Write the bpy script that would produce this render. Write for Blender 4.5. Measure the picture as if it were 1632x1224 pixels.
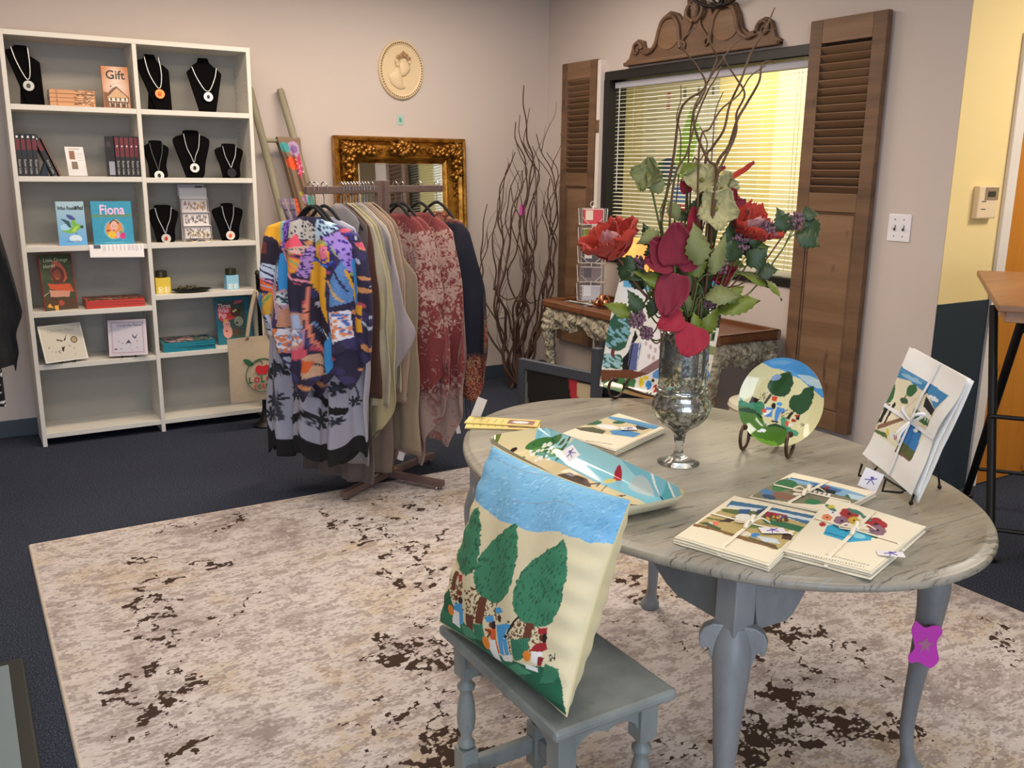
import bpy, bmesh, math, random
import numpy as np
from mathutils import Vector, Matrix
PI = math.pi
for o in list(bpy.data.objects): bpy.data.objects.remove(o)
SC = bpy.context.scene
COL = SC.collection

# ------------------------------------------------------------------ camera
yaw, pitch, roll, FPX = 0.54816, 0.23001, 0.01141, 1452.3
cy, sy, cp, sp = math.cos(yaw), math.sin(yaw), math.cos(pitch), math.sin(pitch)
fwd = Vector((sy*cp, cy*cp, -sp)); rgt = Vector((cy, -sy, 0)); upv = rgt.cross(fwd)
r2 = rgt*math.cos(roll)+upv*math.sin(roll); u2 = -rgt*math.sin(roll)+upv*math.cos(roll)
cam = bpy.data.cameras.new('camera'); cam.sensor_fit = 'HORIZONTAL'; cam.sensor_width = 36
cam.lens = FPX/1632*36; cam.clip_start = 0.05
camo = bpy.data.objects.new('camera', cam); COL.objects.link(camo)
camo.matrix_world = Matrix(((r2.x, u2.x, -fwd.x, 0), (r2.y, u2.y, -fwd.y, 0), (r2.z, u2.z, -fwd.z, 1.5), (0, 0, 0, 1)))
SC.camera = camo

# ------------------------------------------------------------------ world, exposure, lights
vs = SC.view_settings
SC.display_settings.display_device = 'sRGB'
vs.view_transform = 'Standard'; vs.look = 'None'; vs.gamma = 1; vs.use_curve_mapping = False
vs.exposure = 0.16
w = bpy.data.worlds.new('sky'); SC.world = w; w.use_nodes = True
w.node_tree.nodes['Background'].inputs[0].default_value = (0.62, 0.75, 1.0, 1)
w.node_tree.nodes['Background'].inputs[1].default_value = 1.6

def area(name, loc, rot, sx, sy_, power, col, spread=PI):
    l = bpy.data.lights.new(name, 'AREA'); l.shape = 'RECTANGLE'; l.size = sx; l.size_y = sy_
    l.energy = power; l.color = col; l.spread = spread
    o = bpy.data.objects.new(name, l); o.location = loc; o.rotation_euler = rot; COL.objects.link(o)
    return o
# daylight entering by the shop front behind the camera
area('shopfront_daylight', (-0.6, -2.35, 1.45), (PI/2, 0, 0), 3.8, 2.3, 78, (0.72, 0.84, 1.0))
# ceiling fluorescent panels of the shop (lenses further down); last one added to brighten the back wall
for p in ((-0.3, 0.6, 8), (1.5, 0.6, 13), (-0.3, 3.6, 4), (1.5, 3.0, 27), (2.5, 4.5, 17)):
    area('ceiling_panel_light', (p[0], p[1], 2.70), (0, 0, 0), 1.15, 0.55, p[2], (1.0, 0.90, 0.80))
# warm halogen above the shelving wall
area('warm_ceiling_light', (1.3, 4.4, 2.70), (0, 0, 0), 2.4, 0.3, 34, (1.0, 0.78, 0.56))
# corridor and office lamps
area('corridor_light', (4.7, 1.2, 2.70), (0, 0, 0), 1.0, 0.6, 46, (1.0, 0.92, 0.80))
area('office_light', (5.2, 5.2, 2.66), (0, 0, 0), 1.8, 1.8, 62, (1.0, 0.97, 0.88))

# ------------------------------------------------------------------ helpers
rnd = random.Random(7)
def lin(c):
    if isinstance(c, str):
        c = c.lstrip('#'); c = [int(c[i:i+2], 16)/255 for i in (0, 2, 4)]
    return tuple((v/12.92 if v <= 0.04045 else ((v+0.055)/1.055)**2.4) for v in c[:3])
MAT = {}
def newmat(name):
    m = bpy.data.materials.new(name); m.use_nodes = True
    nt = m.node_tree; b = nt.nodes['Principled BSDF']
    return m, nt, b
def nd(nt, t, **k):
    n = nt.nodes.new(t)
    for a, v in k.items(): setattr(n, a, v)
    return n
def coords(nt, scale=(1, 1, 1), kind='Object'):
    tc = nd(nt, 'ShaderNodeTexCoord'); mp = nd(nt, 'ShaderNodeMapping'); mp.inputs['Scale'].default_value = scale
    nt.links.new(tc.outputs[kind], mp.inputs['Vector']); return mp.outputs['Vector']
def noise(nt, vec, sc, det=4, rough=.6, dist=0):
    n = nd(nt, 'ShaderNodeTexNoise'); n.inputs['Scale'].default_value = sc; n.inputs['Detail'].default_value = det
    n.inputs['Roughness'].default_value = rough; n.inputs['Distortion'].default_value = dist
    nt.links.new(vec, n.inputs['Vector']); return n.outputs['Fac']
def ramp(nt, fac, stops, interp='LINEAR'):
    r = nd(nt, 'ShaderNodeValToRGB'); r.color_ramp.interpolation = interp
    el = r.color_ramp.elements
    while len(el) < len(stops): el.new(0.5)
    for e, (p, c) in zip(el, stops):
        e.position = p; e.color = (*(lin(c) if not isinstance(c, float) else (c, c, c)), 1)
    nt.links.new(fac, r.inputs['Fac']); return r.outputs['Color']
def mixc(nt, fac, a, b, mode='MIX'):
    m = nd(nt, 'ShaderNodeMix', data_type='RGBA', blend_type=mode)
    for s, v in ((0, fac), (6, a), (7, b)):
        if isinstance(v, (int, float)): m.inputs[s].default_value = v
        elif isinstance(v, (tuple, str)): m.inputs[s].default_value = (*(lin(v) if isinstance(v, str) else v), 1)
        else: nt.links.new(v, m.inputs[s])
    return m.outputs[2]
def bump(nt, b, h, st=.2, d=.01):
    n = nd(nt, 'ShaderNodeBump'); n.inputs['Strength'].default_value = st; n.inputs['Distance'].default_value = d
    nt.links.new(h, n.inputs['Height']); nt.links.new(n.outputs['Normal'], b.inputs['Normal'])
def setb(b, rough=.6, metal=0, **k):
    b.inputs['Roughness'].default_value = rough; b.inputs['Metallic'].default_value = metal
    for a, v in k.items(): b.inputs[a.replace('_', ' ')].default_value = v
def mat(name, col, rough=.6, metal=0, var=.08, scale=6, bst=0, bsc=60, stretch=(1, 1, 1), **k):
    """plain painted / woven / moulded surface with a slight procedural variation"""
    if name in MAT: return MAT[name]
    m, nt, b = newmat(name); v = coords(nt, stretch)
    c = lin(col); f = noise(nt, v, scale)
    lo = tuple(x*(1-var) for x in c); hi = tuple(min(1, x*(1+var)) for x in c)
    nt.links.new(mixc(nt, f, lo, hi), b.inputs['Base Color'])
    setb(b, rough, metal, **k)
    if bst: bump(nt, b, noise(nt, v, bsc, 3), bst, .004)
    MAT[name] = m; return m
def wood(name, c1, c2, axis=2, rough=.5, sc=14, metal=0):
    if name in MAT: return MAT[name]
    m, nt, b = newmat(name); s = [1, 1, 1]; s[axis] = .08
    v = coords(nt, tuple(s)); f = noise(nt, v, sc, 6, .65, .6)
    k = noise(nt, coords(nt, (1, 1, .4)), 9, 2)
    c = ramp(nt, f, [(.3, c1), (.62, c2), (.8, c1)])
    kn = ramp(nt, k, [(.68, 0.0), (.76, 1.0)])
    nt.links.new(mixc(nt, kn, c, tuple(x*.45 for x in lin(c1))), b.inputs['Base Color'])
    setb(b, rough, metal); bump(nt, b, f, .25, .003); MAT[name] = m; return m
def paintmat(name, rough=.6, bst=0, bsc=400, coat=0, fleck=0):
    """shows the colours painted on a mesh (attribute 'paint')"""
    if name in MAT: return MAT[name]
    m, nt, b = newmat(name); a = nd(nt, 'ShaderNodeVertexColor'); a.layer_name = 'paint'
    v = coords(nt); f = noise(nt, v, 90, 3)
    g = mixc(nt, f, (1-fleck,)*3, (1.0,)*3)
    nt.links.new(mixc(nt, 1.0, a.outputs['Color'], g, 'MULTIPLY'), b.inputs['Base Color'])
    setb(b, rough); b.inputs['Coat Weight'].default_value = coat; b.inputs['Coat Roughness'].default_value = .05
    if bst: bump(nt, b, noise(nt, v, bsc, 2), bst, .002)
    MAT[name] = m; return m
def glassmat(name, col=(1, 1, 1), rough=0.0, alpha=.12):
    """thin clear sheet: mostly transparent with a real gloss"""
    if name in MAT: return MAT[name]
    m, nt, b = newmat(name); nt.nodes.remove(b); out = nt.nodes['Material Output']
    t = nd(nt, 'ShaderNodeBsdfTransparent'); t.inputs[0].default_value = (*col, 1)
    g = nd(nt, 'ShaderNodeBsdfGlossy'); g.inputs['Roughness'].default_value = rough
    fr = nd(nt, 'ShaderNodeFresnel'); ge = nd(nt, 'ShaderNodeNewGeometry'); mr = nd(nt, 'ShaderNodeMapRange'); mr.inputs[3].default_value = 1.45; mr.inputs[4].default_value = 1/1.45
    nt.links.new(ge.outputs['Backfacing'], mr.inputs[0]); nt.links.new(mr.outputs[0], fr.inputs['IOR'])
    mx = nd(nt, 'ShaderNodeMixShader'); nt.links.new(fr.outputs[0], mx.inputs[0])
    nt.links.new(t.outputs[0], mx.inputs[1]); nt.links.new(g.outputs[0], mx.inputs[2]); nt.links.new(mx.outputs[0], out.inputs['Surface'])
    MAT[name] = m; return m

class MB:
    def __init__(s): s.v = []; s.f = []
    def add(s, vs_, fs):
        o = len(s.v); s.v += [tuple(p) for p in vs_]; s.f += [tuple(i+o for i in f) for f in fs]; return s
    def box(s, c, d, R=None):
        x, y, z = (k/2 for k in d)
        P = [Vector((a*x, b*y, e*z)) for a in (-1, 1) for b in (-1, 1) for e in (-1, 1)]
        if R is not None: P = [R @ p for p in P]
        c = Vector(c)
        return s.add([c+p for p in P], [(0, 1, 3, 2), (4, 6, 7, 5), (0, 4, 5, 1), (2, 3, 7, 6), (0, 2, 6, 4), (1, 5, 7, 3)])
    def bb(s, a, b):
        return s.box([(a[i]+b[i])/2 for i in range(3)], [abs(b[i]-a[i]) for i in range(3)])
    def tube(s, pts, r, n=8, closed=False, caps=True):
        P = [Vector(p) for p in pts]; m = len(P)
        R = r if hasattr(r, '__len__') else [r]*m
        ref = Vector((0, 0, 1)); rings = []; prev = None
        for i in range(m):
            if closed: t = P[(i+1) % m]-P[i-1]
            else: t = P[min(i+1, m-1)]-P[max(i-1, 0)]
            t = t.normalized() if t.length > 1e-9 else Vector((0, 0, 1))
            if prev is None:
                a = t.cross(ref)
                if a.length < .05: a = t.cross(Vector((1, 0, 0)))
            else:
                a = prev - t*prev.dot(t)
            a.normalize(); prev = a; b = t.cross(a)
            rings.append([P[i]+(a*math.cos(2*PI*k/n)+b*math.sin(2*PI*k/n))*R[i] for k in range(n)])
        F = []
        for i in range(m if closed else m-1):
            j = (i+1) % m
            for k in range(n): F.append((i*n+k, i*n+(k+1) % n, j*n+(k+1) % n, j*n+k))
        if caps and not closed: F += [tuple(range(n))[::-1], tuple((m-1)*n+k for k in range(n))]
        return s.add([p for q in rings for p in q], F)
    def rod(s, a, b, r, n=10): return s.tube([a, b], r, n)
    def lathe(s, prof, n=32, c=(0, 0, 0), sx=1, sy_=1):
        m = len(prof); V = []; F = []
        for r, z in prof:
            for k in range(n):
                a = 2*PI*k/n; V.append((c[0]+r*math.cos(a)*sx, c[1]+r*math.sin(a)*sy_, c[2]+z))
        for i in range(m-1):
            for k in range(n): F.append((i*n+k, i*n+(k+1) % n, (i+1)*n+(k+1) % n, (i+1)*n+k))
        if prof[0][0] > 1e-6: F.append(tuple(range(n))[::-1])
        if prof[-1][0] > 1e-6: F.append(tuple((m-1)*n+k for k in range(n)))
        return s.add(V, F)
    def prism(s, poly, d, T=None):
        """outline poly (a,b) extruded by d along the third axis; T maps (a,b,c)->xyz"""
        n = len(poly); T = T or (lambda a, b, c: (a, c, b))
        V = [T(a, b, 0) for a, b in poly]+[T(a, b, d) for a, b in poly]
        F = [tuple(range(n)), tuple(range(n, 2*n))[::-1]]+[(i, i+n, (i+1) % n+n, (i+1) % n) for i in range(n)]
        return s.add(V, F)
    def grid(s, fn, nx, ny, wrap=False):
        V = []
        for j in range(ny+1):
            for i in range(nx+(0 if wrap else 1)): V.append(fn(i/nx, j/ny))
        w_ = nx if wrap else nx+1; F = []
        for j in range(ny):
            for i in range(nx):
                i2 = (i+1) % nx if wrap else i+1
                F.append((j*w_+i, j*w_+i2, (j+1)*w_+i2, (j+1)*w_+i))
        return s.add(V, F)
    def ball(s, c, r, nu=10, nv=7, sc=(1, 1, 1)):
        V = []; F = []
        for j in range(nv+1):
            t = PI*j/nv
            for i in range(nu):
                a = 2*PI*i/nu; V.append((c[0]+r*sc[0]*math.sin(t)*math.cos(a), c[1]+r*sc[1]*math.sin(t)*math.sin(a), c[2]+r*sc[2]*math.cos(t)))
        for j in range(nv):
            for i in range(nu): F.append((j*nu+i, (j+1)*nu+i, (j+1)*nu+(i+1) % nu, j*nu+(i+1) % nu))
        return s.add(V, F)
    def build(s, name, m, parent=None, smooth=False, bevel=0, solid=0, label=None, loc=None, kind=None, subsurf=0, angle=40):
        me = bpy.data.meshes.new(name); me.from_pydata(s.v, [], s.f)
        bm = bmesh.new(); bm.from_mesh(me); bmesh.ops.remove_doubles(bm, verts=bm.verts, dist=1e-6)
        bmesh.ops.recalc_face_normals(bm, faces=bm.faces); bm.to_mesh(me); bm.free()
        me.materials.append(m)
        o = bpy.data.objects.new(name, me); COL.objects.link(o)
        if parent is not None: o.parent = parent
        if loc is not None: o.location = loc
        if solid:
            k = o.modifiers.new('solid', 'SOLIDIFY'); k.thickness = solid; k.offset = 0
        if bevel:
            k = o.modifiers.new('bevel', 'BEVEL'); k.width = bevel; k.segments = 2; k.limit_method = 'ANGLE'; k.angle_limit = .6
        if subsurf:
            k = o.modifiers.new('sub', 'SUBSURF'); k.levels = k.render_levels = subsurf
        if smooth:
            me.polygons.foreach_set('use_smooth', [True]*len(me.polygons))
            if angle < 180: me.set_sharp_from_angle(angle=math.radians(angle))
        if label: o['label'] = label
        if kind: o['kind'] = kind
        return o
def tag(o, label, cat, group=None, kind=None):
    o['label'] = label; o['category'] = cat
    if group: o['group'] = group
    if kind: o['kind'] = kind
    return o
def thing(name, label, cat, loc=(0, 0, 0), rot=0, group=None):
    o = bpy.data.objects.new(name, None); COL.objects.link(o); o.empty_display_size = .05
    o.location = loc; o.rotation_euler = rot if hasattr(rot, '__len__') else (0, 0, rot)
    return tag(o, label, cat, group)
def struct(name, mb, m, **k):
    o = mb.build(name, m, **k); o['kind'] = 'structure'; return o
def dup(root, loc, rotz=None, label=None):
    def cp(o, par):
        c = o.copy(); COL.objects.link(c); c.parent = par
        if par is not None: c.matrix_parent_inverse = o.matrix_parent_inverse
        for ch in list(o.children): cp(ch, c)
        return c
    r = cp(root, None); r.location = loc
    if rotz is not None: r.rotation_euler = rotz if hasattr(rotz, '__len__') else (0, 0, rotz)
    if label: r['label'] = label
    return r
def lettering(s, size, m, parent, loc, rot=(PI/2, 0, 0), name='lettering', bold=0, sx=1, ext=.0004, align='CENTER'):
    c = bpy.data.curves.new('t', 'FONT'); c.body = s; c.size = size; c.align_x = align; c.align_y = 'CENTER'
    c.extrude = ext; c.offset = bold; c.resolution_u = 3
    o = bpy.data.objects.new('t', c); COL.objects.link(o); bpy.context.view_layer.update()
    me = bpy.data.meshes.new_from_object(o.evaluated_get(bpy.context.evaluated_depsgraph_get()))
    bpy.data.objects.remove(o); me.name = name
    me.materials.clear(); me.materials.append(m)
    for v in me.vertices: v.co.x *= sx
    o = bpy.data.objects.new(name, me); COL.objects.link(o); o.parent = parent; o.location = loc; o.rotation_euler = rot
    return o

# ---- painting: small pictures made of polygons, carried by mesh vertices
def quadmap(Q):
    """homography taking the four corner points TL,TR,BR,BL to (0,1),(1,1),(1,0),(0,0)"""
    D = [(0, 1), (1, 1), (1, 0), (0, 0)]; A = []; B = []
    for (x, y), (u, v) in zip(Q, D):
        A.append([x, y, 1, 0, 0, 0, -u*x, -u*y]); B.append(u)
        A.append([0, 0, 0, x, y, 1, -v*x, -v*y]); B.append(v)
    h = np.linalg.solve(np.array(A, float), np.array(B, float)); H = np.append(h, 1).reshape(3, 3)
    def f(p):
        q = H @ np.array([p[0], p[1], 1.0]); return (q[0]/q[2], q[1]/q[2])
    return f
class Art:
    def __init__(s, nx, ny, base, Q=None, seed=1):
        s.nx, s.ny = nx, ny; s.img = np.ones((ny+1, nx+1, 3))*np.array(lin(base))
        s.U, s.V = np.meshgrid(np.linspace(0, 1, nx+1), np.linspace(0, 1, ny+1))
        s.m = quadmap(Q) if Q else (lambda p: p); s.rs = np.random.RandomState(seed); s.r = random.Random(seed)
    def inside(s, P):
        c = np.zeros(s.U.shape, bool); n = len(P)
        for i in range(n):
            x1, y1 = P[i]; x2, y2 = P[i-1]
            if abs(y1-y2) < 1e-12: continue
            k = ((y1 > s.V) != (y2 > s.V)) & (s.U < (x2-x1)*(s.V-y1)/(y2-y1)+x1); c ^= k
        return c
    def paint(s, k, col, jit=0):
        c = np.array(lin(col))
        s.img[k] = c*(1+jit*(s.rs.rand(int(k.sum()), 1)-.5)*2) if jit else c
    def poly(s, P, col, jit=0): s.paint(s.inside([s.m(p) for p in P]), col, jit); return s
    def ell(s, cx, cy_, rx, ry, col, rot=0, jit=0, n=20):
        a = math.radians(rot); P = []
        for i in range(n):
            t = 2*PI*i/n; x, y = rx*math.cos(t), ry*math.sin(t); P.append((cx+x*math.cos(a)-y*math.sin(a), cy_+x*math.sin(a)+y*math.cos(a)))
        return s.poly(P, col, jit)
    def line(s, P, w_, col):
        for a, b in zip(P, P[1:]):
            d = math.hypot(b[0]-a[0], b[1]-a[1]) or 1; nx_, ny_ = -(b[1]-a[1])/d*w_/2, (b[0]-a[0])/d*w_/2
            s.poly([(a[0]+nx_, a[1]+ny_), (b[0]+nx_, b[1]+ny_), (b[0]-nx_, b[1]-ny_), (a[0]-nx_, a[1]-ny_)], col)
        return s
    def dots(s, box, n, r, col, asp=1, rot=0, within=None):
        K = s.inside([s.m(p) for p in within]) if within else None
        for _ in range(n):
            x = s.r.uniform(box[0], box[2]); y = s.r.uniform(box[1], box[3])
            if K is not None:
                u, v = s.m((x, y)); i, j = int(round(u*s.nx)), int(round(v*s.ny))
                if not (0 <= i <= s.nx and 0 <= j <= s.ny and K[j, i]): continue
            s.ell(x, y, r*s.r.uniform(.7, 1.3), r*asp*s.r.uniform(.7, 1.3), col, rot+s.r.uniform(-15, 15), n=8)
        return s
    def wob(s, P, amp, k=4):
        """rough the edge of an outline"""
        o = []
        for i in range(len(P)):
            a, b = P[i], P[(i+1) % len(P)]
            for j in range(k):
                t = j/k; o.append((a[0]+(b[0]-a[0])*t+s.r.uniform(-amp, amp), a[1]+(b[1]-a[1])*t+s.r.uniform(-amp, amp)))
        return o
    def sample(s, u, v):
        i = min(s.nx, max(0, int(round(u*s.nx)))); j = min(s.ny, max(0, int(round(v*s.ny)))); return s.img[j, i]
    def mesh(s, fn, name, m, parent, smooth=True, solid=0, label=None, mod=None):
        """the picture on a surface fn(u,v)->xyz, one vertex per cell"""
        V = [fn(i/s.nx, j/s.ny) for j in range(s.ny+1) for i in range(s.nx+1)]; w_ = s.nx+1
        F = [(j*w_+i, j*w_+i+1, (j+1)*w_+i+1, (j+1)*w_+i) for j in range(s.ny) for i in range(s.nx)]
        me = bpy.data.meshes.new(name); me.from_pydata([tuple(p) for p in V], [], F)
        at = me.color_attributes.new('paint', 'FLOAT_COLOR', 'POINT')
        c = np.ones((len(V), 4), np.float32); c[:, :3] = s.img.reshape(-1, 3); at.data.foreach_set('color', c.ravel())
        if smooth: me.polygons.foreach_set('use_smooth', [True]*len(F))
        me.materials.append(m); o = bpy.data.objects.new(name, me); COL.objects.link(o)
        if parent is not None: o.parent = parent
        if solid:
            k = o.modifiers.new('solid', 'SOLIDIFY'); k.thickness = solid; k.offset = 0
        if label: o['label'] = label
        return o

def catmull(pts, n=8):
    P = [Vector(p) for p in pts]; P = [P[0]*2-P[1]]+P+[P[-1]*2-P[-2]]; o = []
    for i in range(1, len(P)-2):
        for k in range(n):
            t = k/n; a, b, c, d = P[i-1:i+3]
            o.append(.5*((2*b)+(c-a)*t+(2*a-5*b+4*c-d)*t*t+(3*b-a-3*c+d)*t**3))
    return o+[P[-2]]
def lerp(tab, x):
    """piecewise table [(x, y...)] interpolated"""
    if x <= tab[0][0]: return tab[0][1:]
    for a, b in zip(tab, tab[1:]):
        if x <= b[0]:
            t = (x-a[0])/(b[0]-a[0]); return tuple(p+(q-p)*t for p, q in zip(a[1:], b[1:]))
    return tab[-1][1:]

# ================================================================== room
YB, XW = 5.70, 3.75          # shelving wall and window wall
def plaster(name, col, var=.03):
    if name in MAT: return MAT[name]
    m, nt, b = newmat(name); v = coords(nt); c = lin(col)
    f = noise(nt, v, 1.2, 3)
    nt.links.new(mixc(nt, f, tuple(x*(1-var) for x in c), tuple(x*(1+var) for x in c)), b.inputs['Base Color'])
    setb(b, .75); bump(nt, b, noise(nt, v, 260, 2), .12, .002); MAT[name] = m; return m
WALLM = plaster('greige_wall_paint', '#c4b7af')
YEL = plaster('yellow_wall_paint', '#ead094'); DARK = plaster('dark_slate_dado_paint', '#1b2935')
def carpet():
    m, nt, b = newmat('dark_blue_carpet'); v = coords(nt)
    f = noise(nt, v, 190, 3, .8); g = noise(nt, v, 2.2, 3)
    c = ramp(nt, f, [(.34, '#181b24'), (.52, '#343947'), (.66, '#646a7b')])
    nt.links.new(mixc(nt, g, c, mixc(nt, .35, c, '#22242c')), b.inputs['Base Color'])
    setb(b, .95); b.inputs['Specular IOR Level'].default_value = .1
    bump(nt, b, f, .5, .006); return m
struct('floor', MB().bb((-2.6, -2.6, -.1), (6.4, 8.4, 0)), carpet())
struct('ceiling', MB().bb((-2.6, -2.6, 2.75), (6.4, 8.4, 2.85)), mat('ceiling_tile_white', '#d9d6d0', .9, bst=.3, bsc=80))
struct('wall_back', MB().bb((-2.6, YB, 0), (XW+.12, YB+.12, 2.75)), WALLM)
struct('wall_left', MB().bb((-2.7, -2.6, 0), (-2.6, YB+.12, 2.75)), WALLM)
# window wall with its opening
wy0, wy1, wz0, wz1 = 3.20, 5.0, .915, 2.13
mb = MB()
for a, b in (((XW, 2.485, 0), (XW+.12, wy0, 2.75)), ((XW, wy1, 0), (XW+.12, YB, 2.75)), ((XW, wy0, 0), (XW+.12, wy1, wz0)), ((XW, wy0, wz1), (XW+.12, wy1, 2.75))): mb.bb(a, b)
struct('wall_right', mb, WALLM)
# shop front behind the photographer: piers, sill and head around the glazing
mb = MB().bb((-2.6, -2.6, 0), (-2.45, -2.45, 2.75)).bb((1.45, -2.6, 0), (6.4, -2.45, 2.75)).bb((-2.45, -2.6, 0), (1.45, -2.45, .3)).bb((-2.45, -2.6, 2.6), (1.45, -2.45, 2.75))
struct('wall_front', mb, WALLM)
w2 = struct('window_2', MB().bb((-2.45, -2.56, .3), (-2.4, -2.5, 2.6)).bb((1.4, -2.56, .3), (1.45, -2.5, 2.6)).bb((-1.2, -2.56, .3), (-1.14, -2.5, 2.6)).bb((.1, -2.56, .3), (.16, -2.5, 2.6)).bb((-2.45, -2.56, .3), (1.45, -2.5, .36)).bb((-2.45, -2.56, 2.54), (1.45, -2.5, 2.6)), mat('bronze_aluminium', '#3a3733', .4, .6))
MB().bb((-2.4, -2.535, .36), (1.4, -2.527, 2.54)).build('window_pane', glassmat('clear_glass'), w2)
# corridor beyond the end of the window wall
YY = 2.485
struct('wall_corridor', MB().bb((XW+.121, YY, 0), (6.4, YY+.1, 2.75)).bb((XW+.003, YY-.003, .934), (XW+.121, YY, 2.75)), YEL)
struct('trim_1', MB().bb((XW+.004, YY-.006, 0), (4.142, YY-.0005, .934)), DARK)
struct('wall_corridor_end', MB().bb((6.3, -2.45, 0), (6.4, YY, 2.75)), plaster('pale_olive_yellow_paint', '#cfc57f'))
WHT = mat('white_trim_paint', '#ded3cb', .45)
struct('trim_2', MB().bb((4.142, YY-.02, 0), (4.212, YY-.0005, 2.12)).bb((4.212, YY-.02, 2.05), (5.16, YY-.0005, 2.12)).bb((5.09, YY-.02, 0), (5.16, YY-.0005, 2.05)), WHT, bevel=.004)
d1 = struct('door_1', MB().bb((4.214, YY-.012, .008), (5.088, YY-.0005, 2.048)), wood('orange_oak_veneer', '#b06a1c', '#c47a26', 2, .45, 6))
kn = MB().lathe([(.0, .06), (.022, .058), (.028, .045), (.02, .028), (.011, .02), (.011, 0), (.03, 0)], 20)
k = kn.build('door_knob', mat('brushed_steel', '#9c9a96', .3, 1, .02), d1, smooth=True); k.location = (5.02, YY-.012, 1.0); k.rotation_euler = (PI/2, 0, 0)
# baseboards
BB = mat('slate_blue_vinyl', '#39434f', .55)
def base(name, a, b): struct(name, MB().bb(a, b), BB, bevel=.003)
base('baseboard_back', (-2.6, YB-.012, 0), (XW, YB, .098)); base('baseboard_right', (XW-.012, YY, 0), (XW, YB-.012, .098))
base('baseboard_left', (-2.6, -2.45, 0), (-2.588, YB-.012, .098))
# framed opening to the office
FR = mat('black_window_frame', '#0f0e0e', .45)
w1 = struct('window_1', MB().bb((XW-.012, wy0-.01, wz1-.055), (XW+.13, wy1+.01, wz1)).bb((XW-.012, wy0-.01, wz0), (XW+.13, wy1+.01, wz0+.045))
            .bb((XW-.012, wy1-.045, wz0+.045), (XW+.13, wy1+.01, wz1-.055)).bb((XW-.012, wy0-.01, wz0+.045), (XW+.13, wy0+.03, wz1-.055)), FR, bevel=.003)
MB().bb((XW+.10, wy0+.03, wz0+.045), (XW+.106, wy1-.045, wz1-.055)).build('window_pane', glassmat('clear_glass'), w1)
OFF = plaster('office_yellow_paint', '#e3d8a2')
OX = 6.2
struct('wall_office', MB().bb((OX, 2.6, 0), (OX+.1, 8.3, 2.75)).bb((XW+.12, 8.3, 0), (6.4, 8.4, 2.75)).bb((XW+.125, YY+.1, 0), (6.3, YY+.12, 2.75)).bb((XW+.0201, YB+.12, 0), (XW+.12, 8.3, 2.75)), OFF)
struct('wall_office_column', MB().bb((OX-.16, 5.84, 0), (OX, 6.37, 2.75)), plaster('ochre_wall_paint', '#e0cd82'))
# venetian blind in the opening
t = thing('venetian_blind', 'white slatted venetian blind hanging in the black-framed office window', 'blind', (XW+.045, 0, 0))
bm_ = mat('white_blind_enamel', '#cfc9b4', .4)
MB().bb((-.02, wy0+.035, wz1-.105), (.03, wy1-.055, wz1-.068)).build('headrail', mat('grey_lilac_metal', '#a9a8b3', .4), t, bevel=.003)
mb = MB(); z = wz0+.085; k_ = 0
while z < wz1-.115:
    for s_ in (0, 1):
        pass
    mb.add([(-.012, wy0+.04, z-.0032), (-.012, wy1-.06, z-.0032), (.0, wy1-.06, z+.001), (.0, wy0+.04, z+.001), (.012, wy0+.04, z+.0028), (.012, wy1-.06, z+.0028)], [(0, 1, 2, 3), (3, 2, 5, 4)])
    z += .0245
mb.build('slats', bm_, t, solid=.0008)
MB().bb((-.014, wy0+.04, wz0+.052), (.014, wy1-.06, wz0+.072)).build('bottom_rail', bm_, t, bevel=.002)
for y in (wy0+.22, (wy0+wy1)/2, wy1-.25):
    MB().rod((-.014, y, wz0+.07), (-.014, y, wz1-.1), .0012, 5).rod((.014, y, wz0+.07), (.014, y, wz1-.1), .0012, 5).build('ladder_cord', bm_, t)
MB().rod((-.03, wy1-.12, wz1-.1), (-.03, wy1-.12, wz1-.75), .003, 6).build('tilt_wand', mat('clear_plastic_wand', '#cfcfc8', .2), t)
# children's wall chart in the office
a = Art(110, 150, '#efe9cf', seed=3)
a.poly([(.55, .35), (.62, .5), (.72, .72), (.6, .84), (.5, .7), (.42, .5)], '#8fc23a', .1)
a.ell(.33, .47, .14, .08, '#3f6b46', 0, .1); a.ell(.36, .5, .08, .06, '#35507e')
for i in range(4): a.poly([(.3, .93-i*.025), (.34, .93-i*.025), (.34, .915-i*.025), (.3, .915-i*.025)], '#c8382f')
for i in range(3): a.poly([(.5+i*.16, .95), (.53+i*.16, .95), (.53+i*.16, .89), (.5+i*.16, .89)], '#7a7870')
for i in range(14): a.line([(.05, .9-i*.03), (.18, .9-i*.03)], .004, '#9a9a80')
for i in range(10): a.line([(.25+.05*(i % 3), .16+.02*i), (.6, .15+.02*i)], .008, ['#d8c94a', '#6b9a4a', '#c86f3a'][i % 3])
a.poly([(.42, .3), (.62, .3), (.62, .4), (.42, .4)], '#5c86c8'); a.poly([(.42, .24), (.6, .2), (.6, .28), (.42, .3)], '#d2354a')
ch = a.mesh(lambda u, v: (OX-.006, 7.62-u*1.2, .72+v*1.66), 'wall_chart', paintmat('printed_paper'), None, False)
tag(ch, 'pale office wall chart with a green leaf shape seen through the blind', 'poster')
cab = MB().bb((OX-.5, 6.45, .0), (OX-.02, 7.5, .66)).build('storage_cabinet', mat('pale_green_laminate', '#9fb48a', .5), None, bevel=.005)
tag(cab, 'low pale green cabinet below the office wall chart, behind the blind', 'cabinet')

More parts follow.
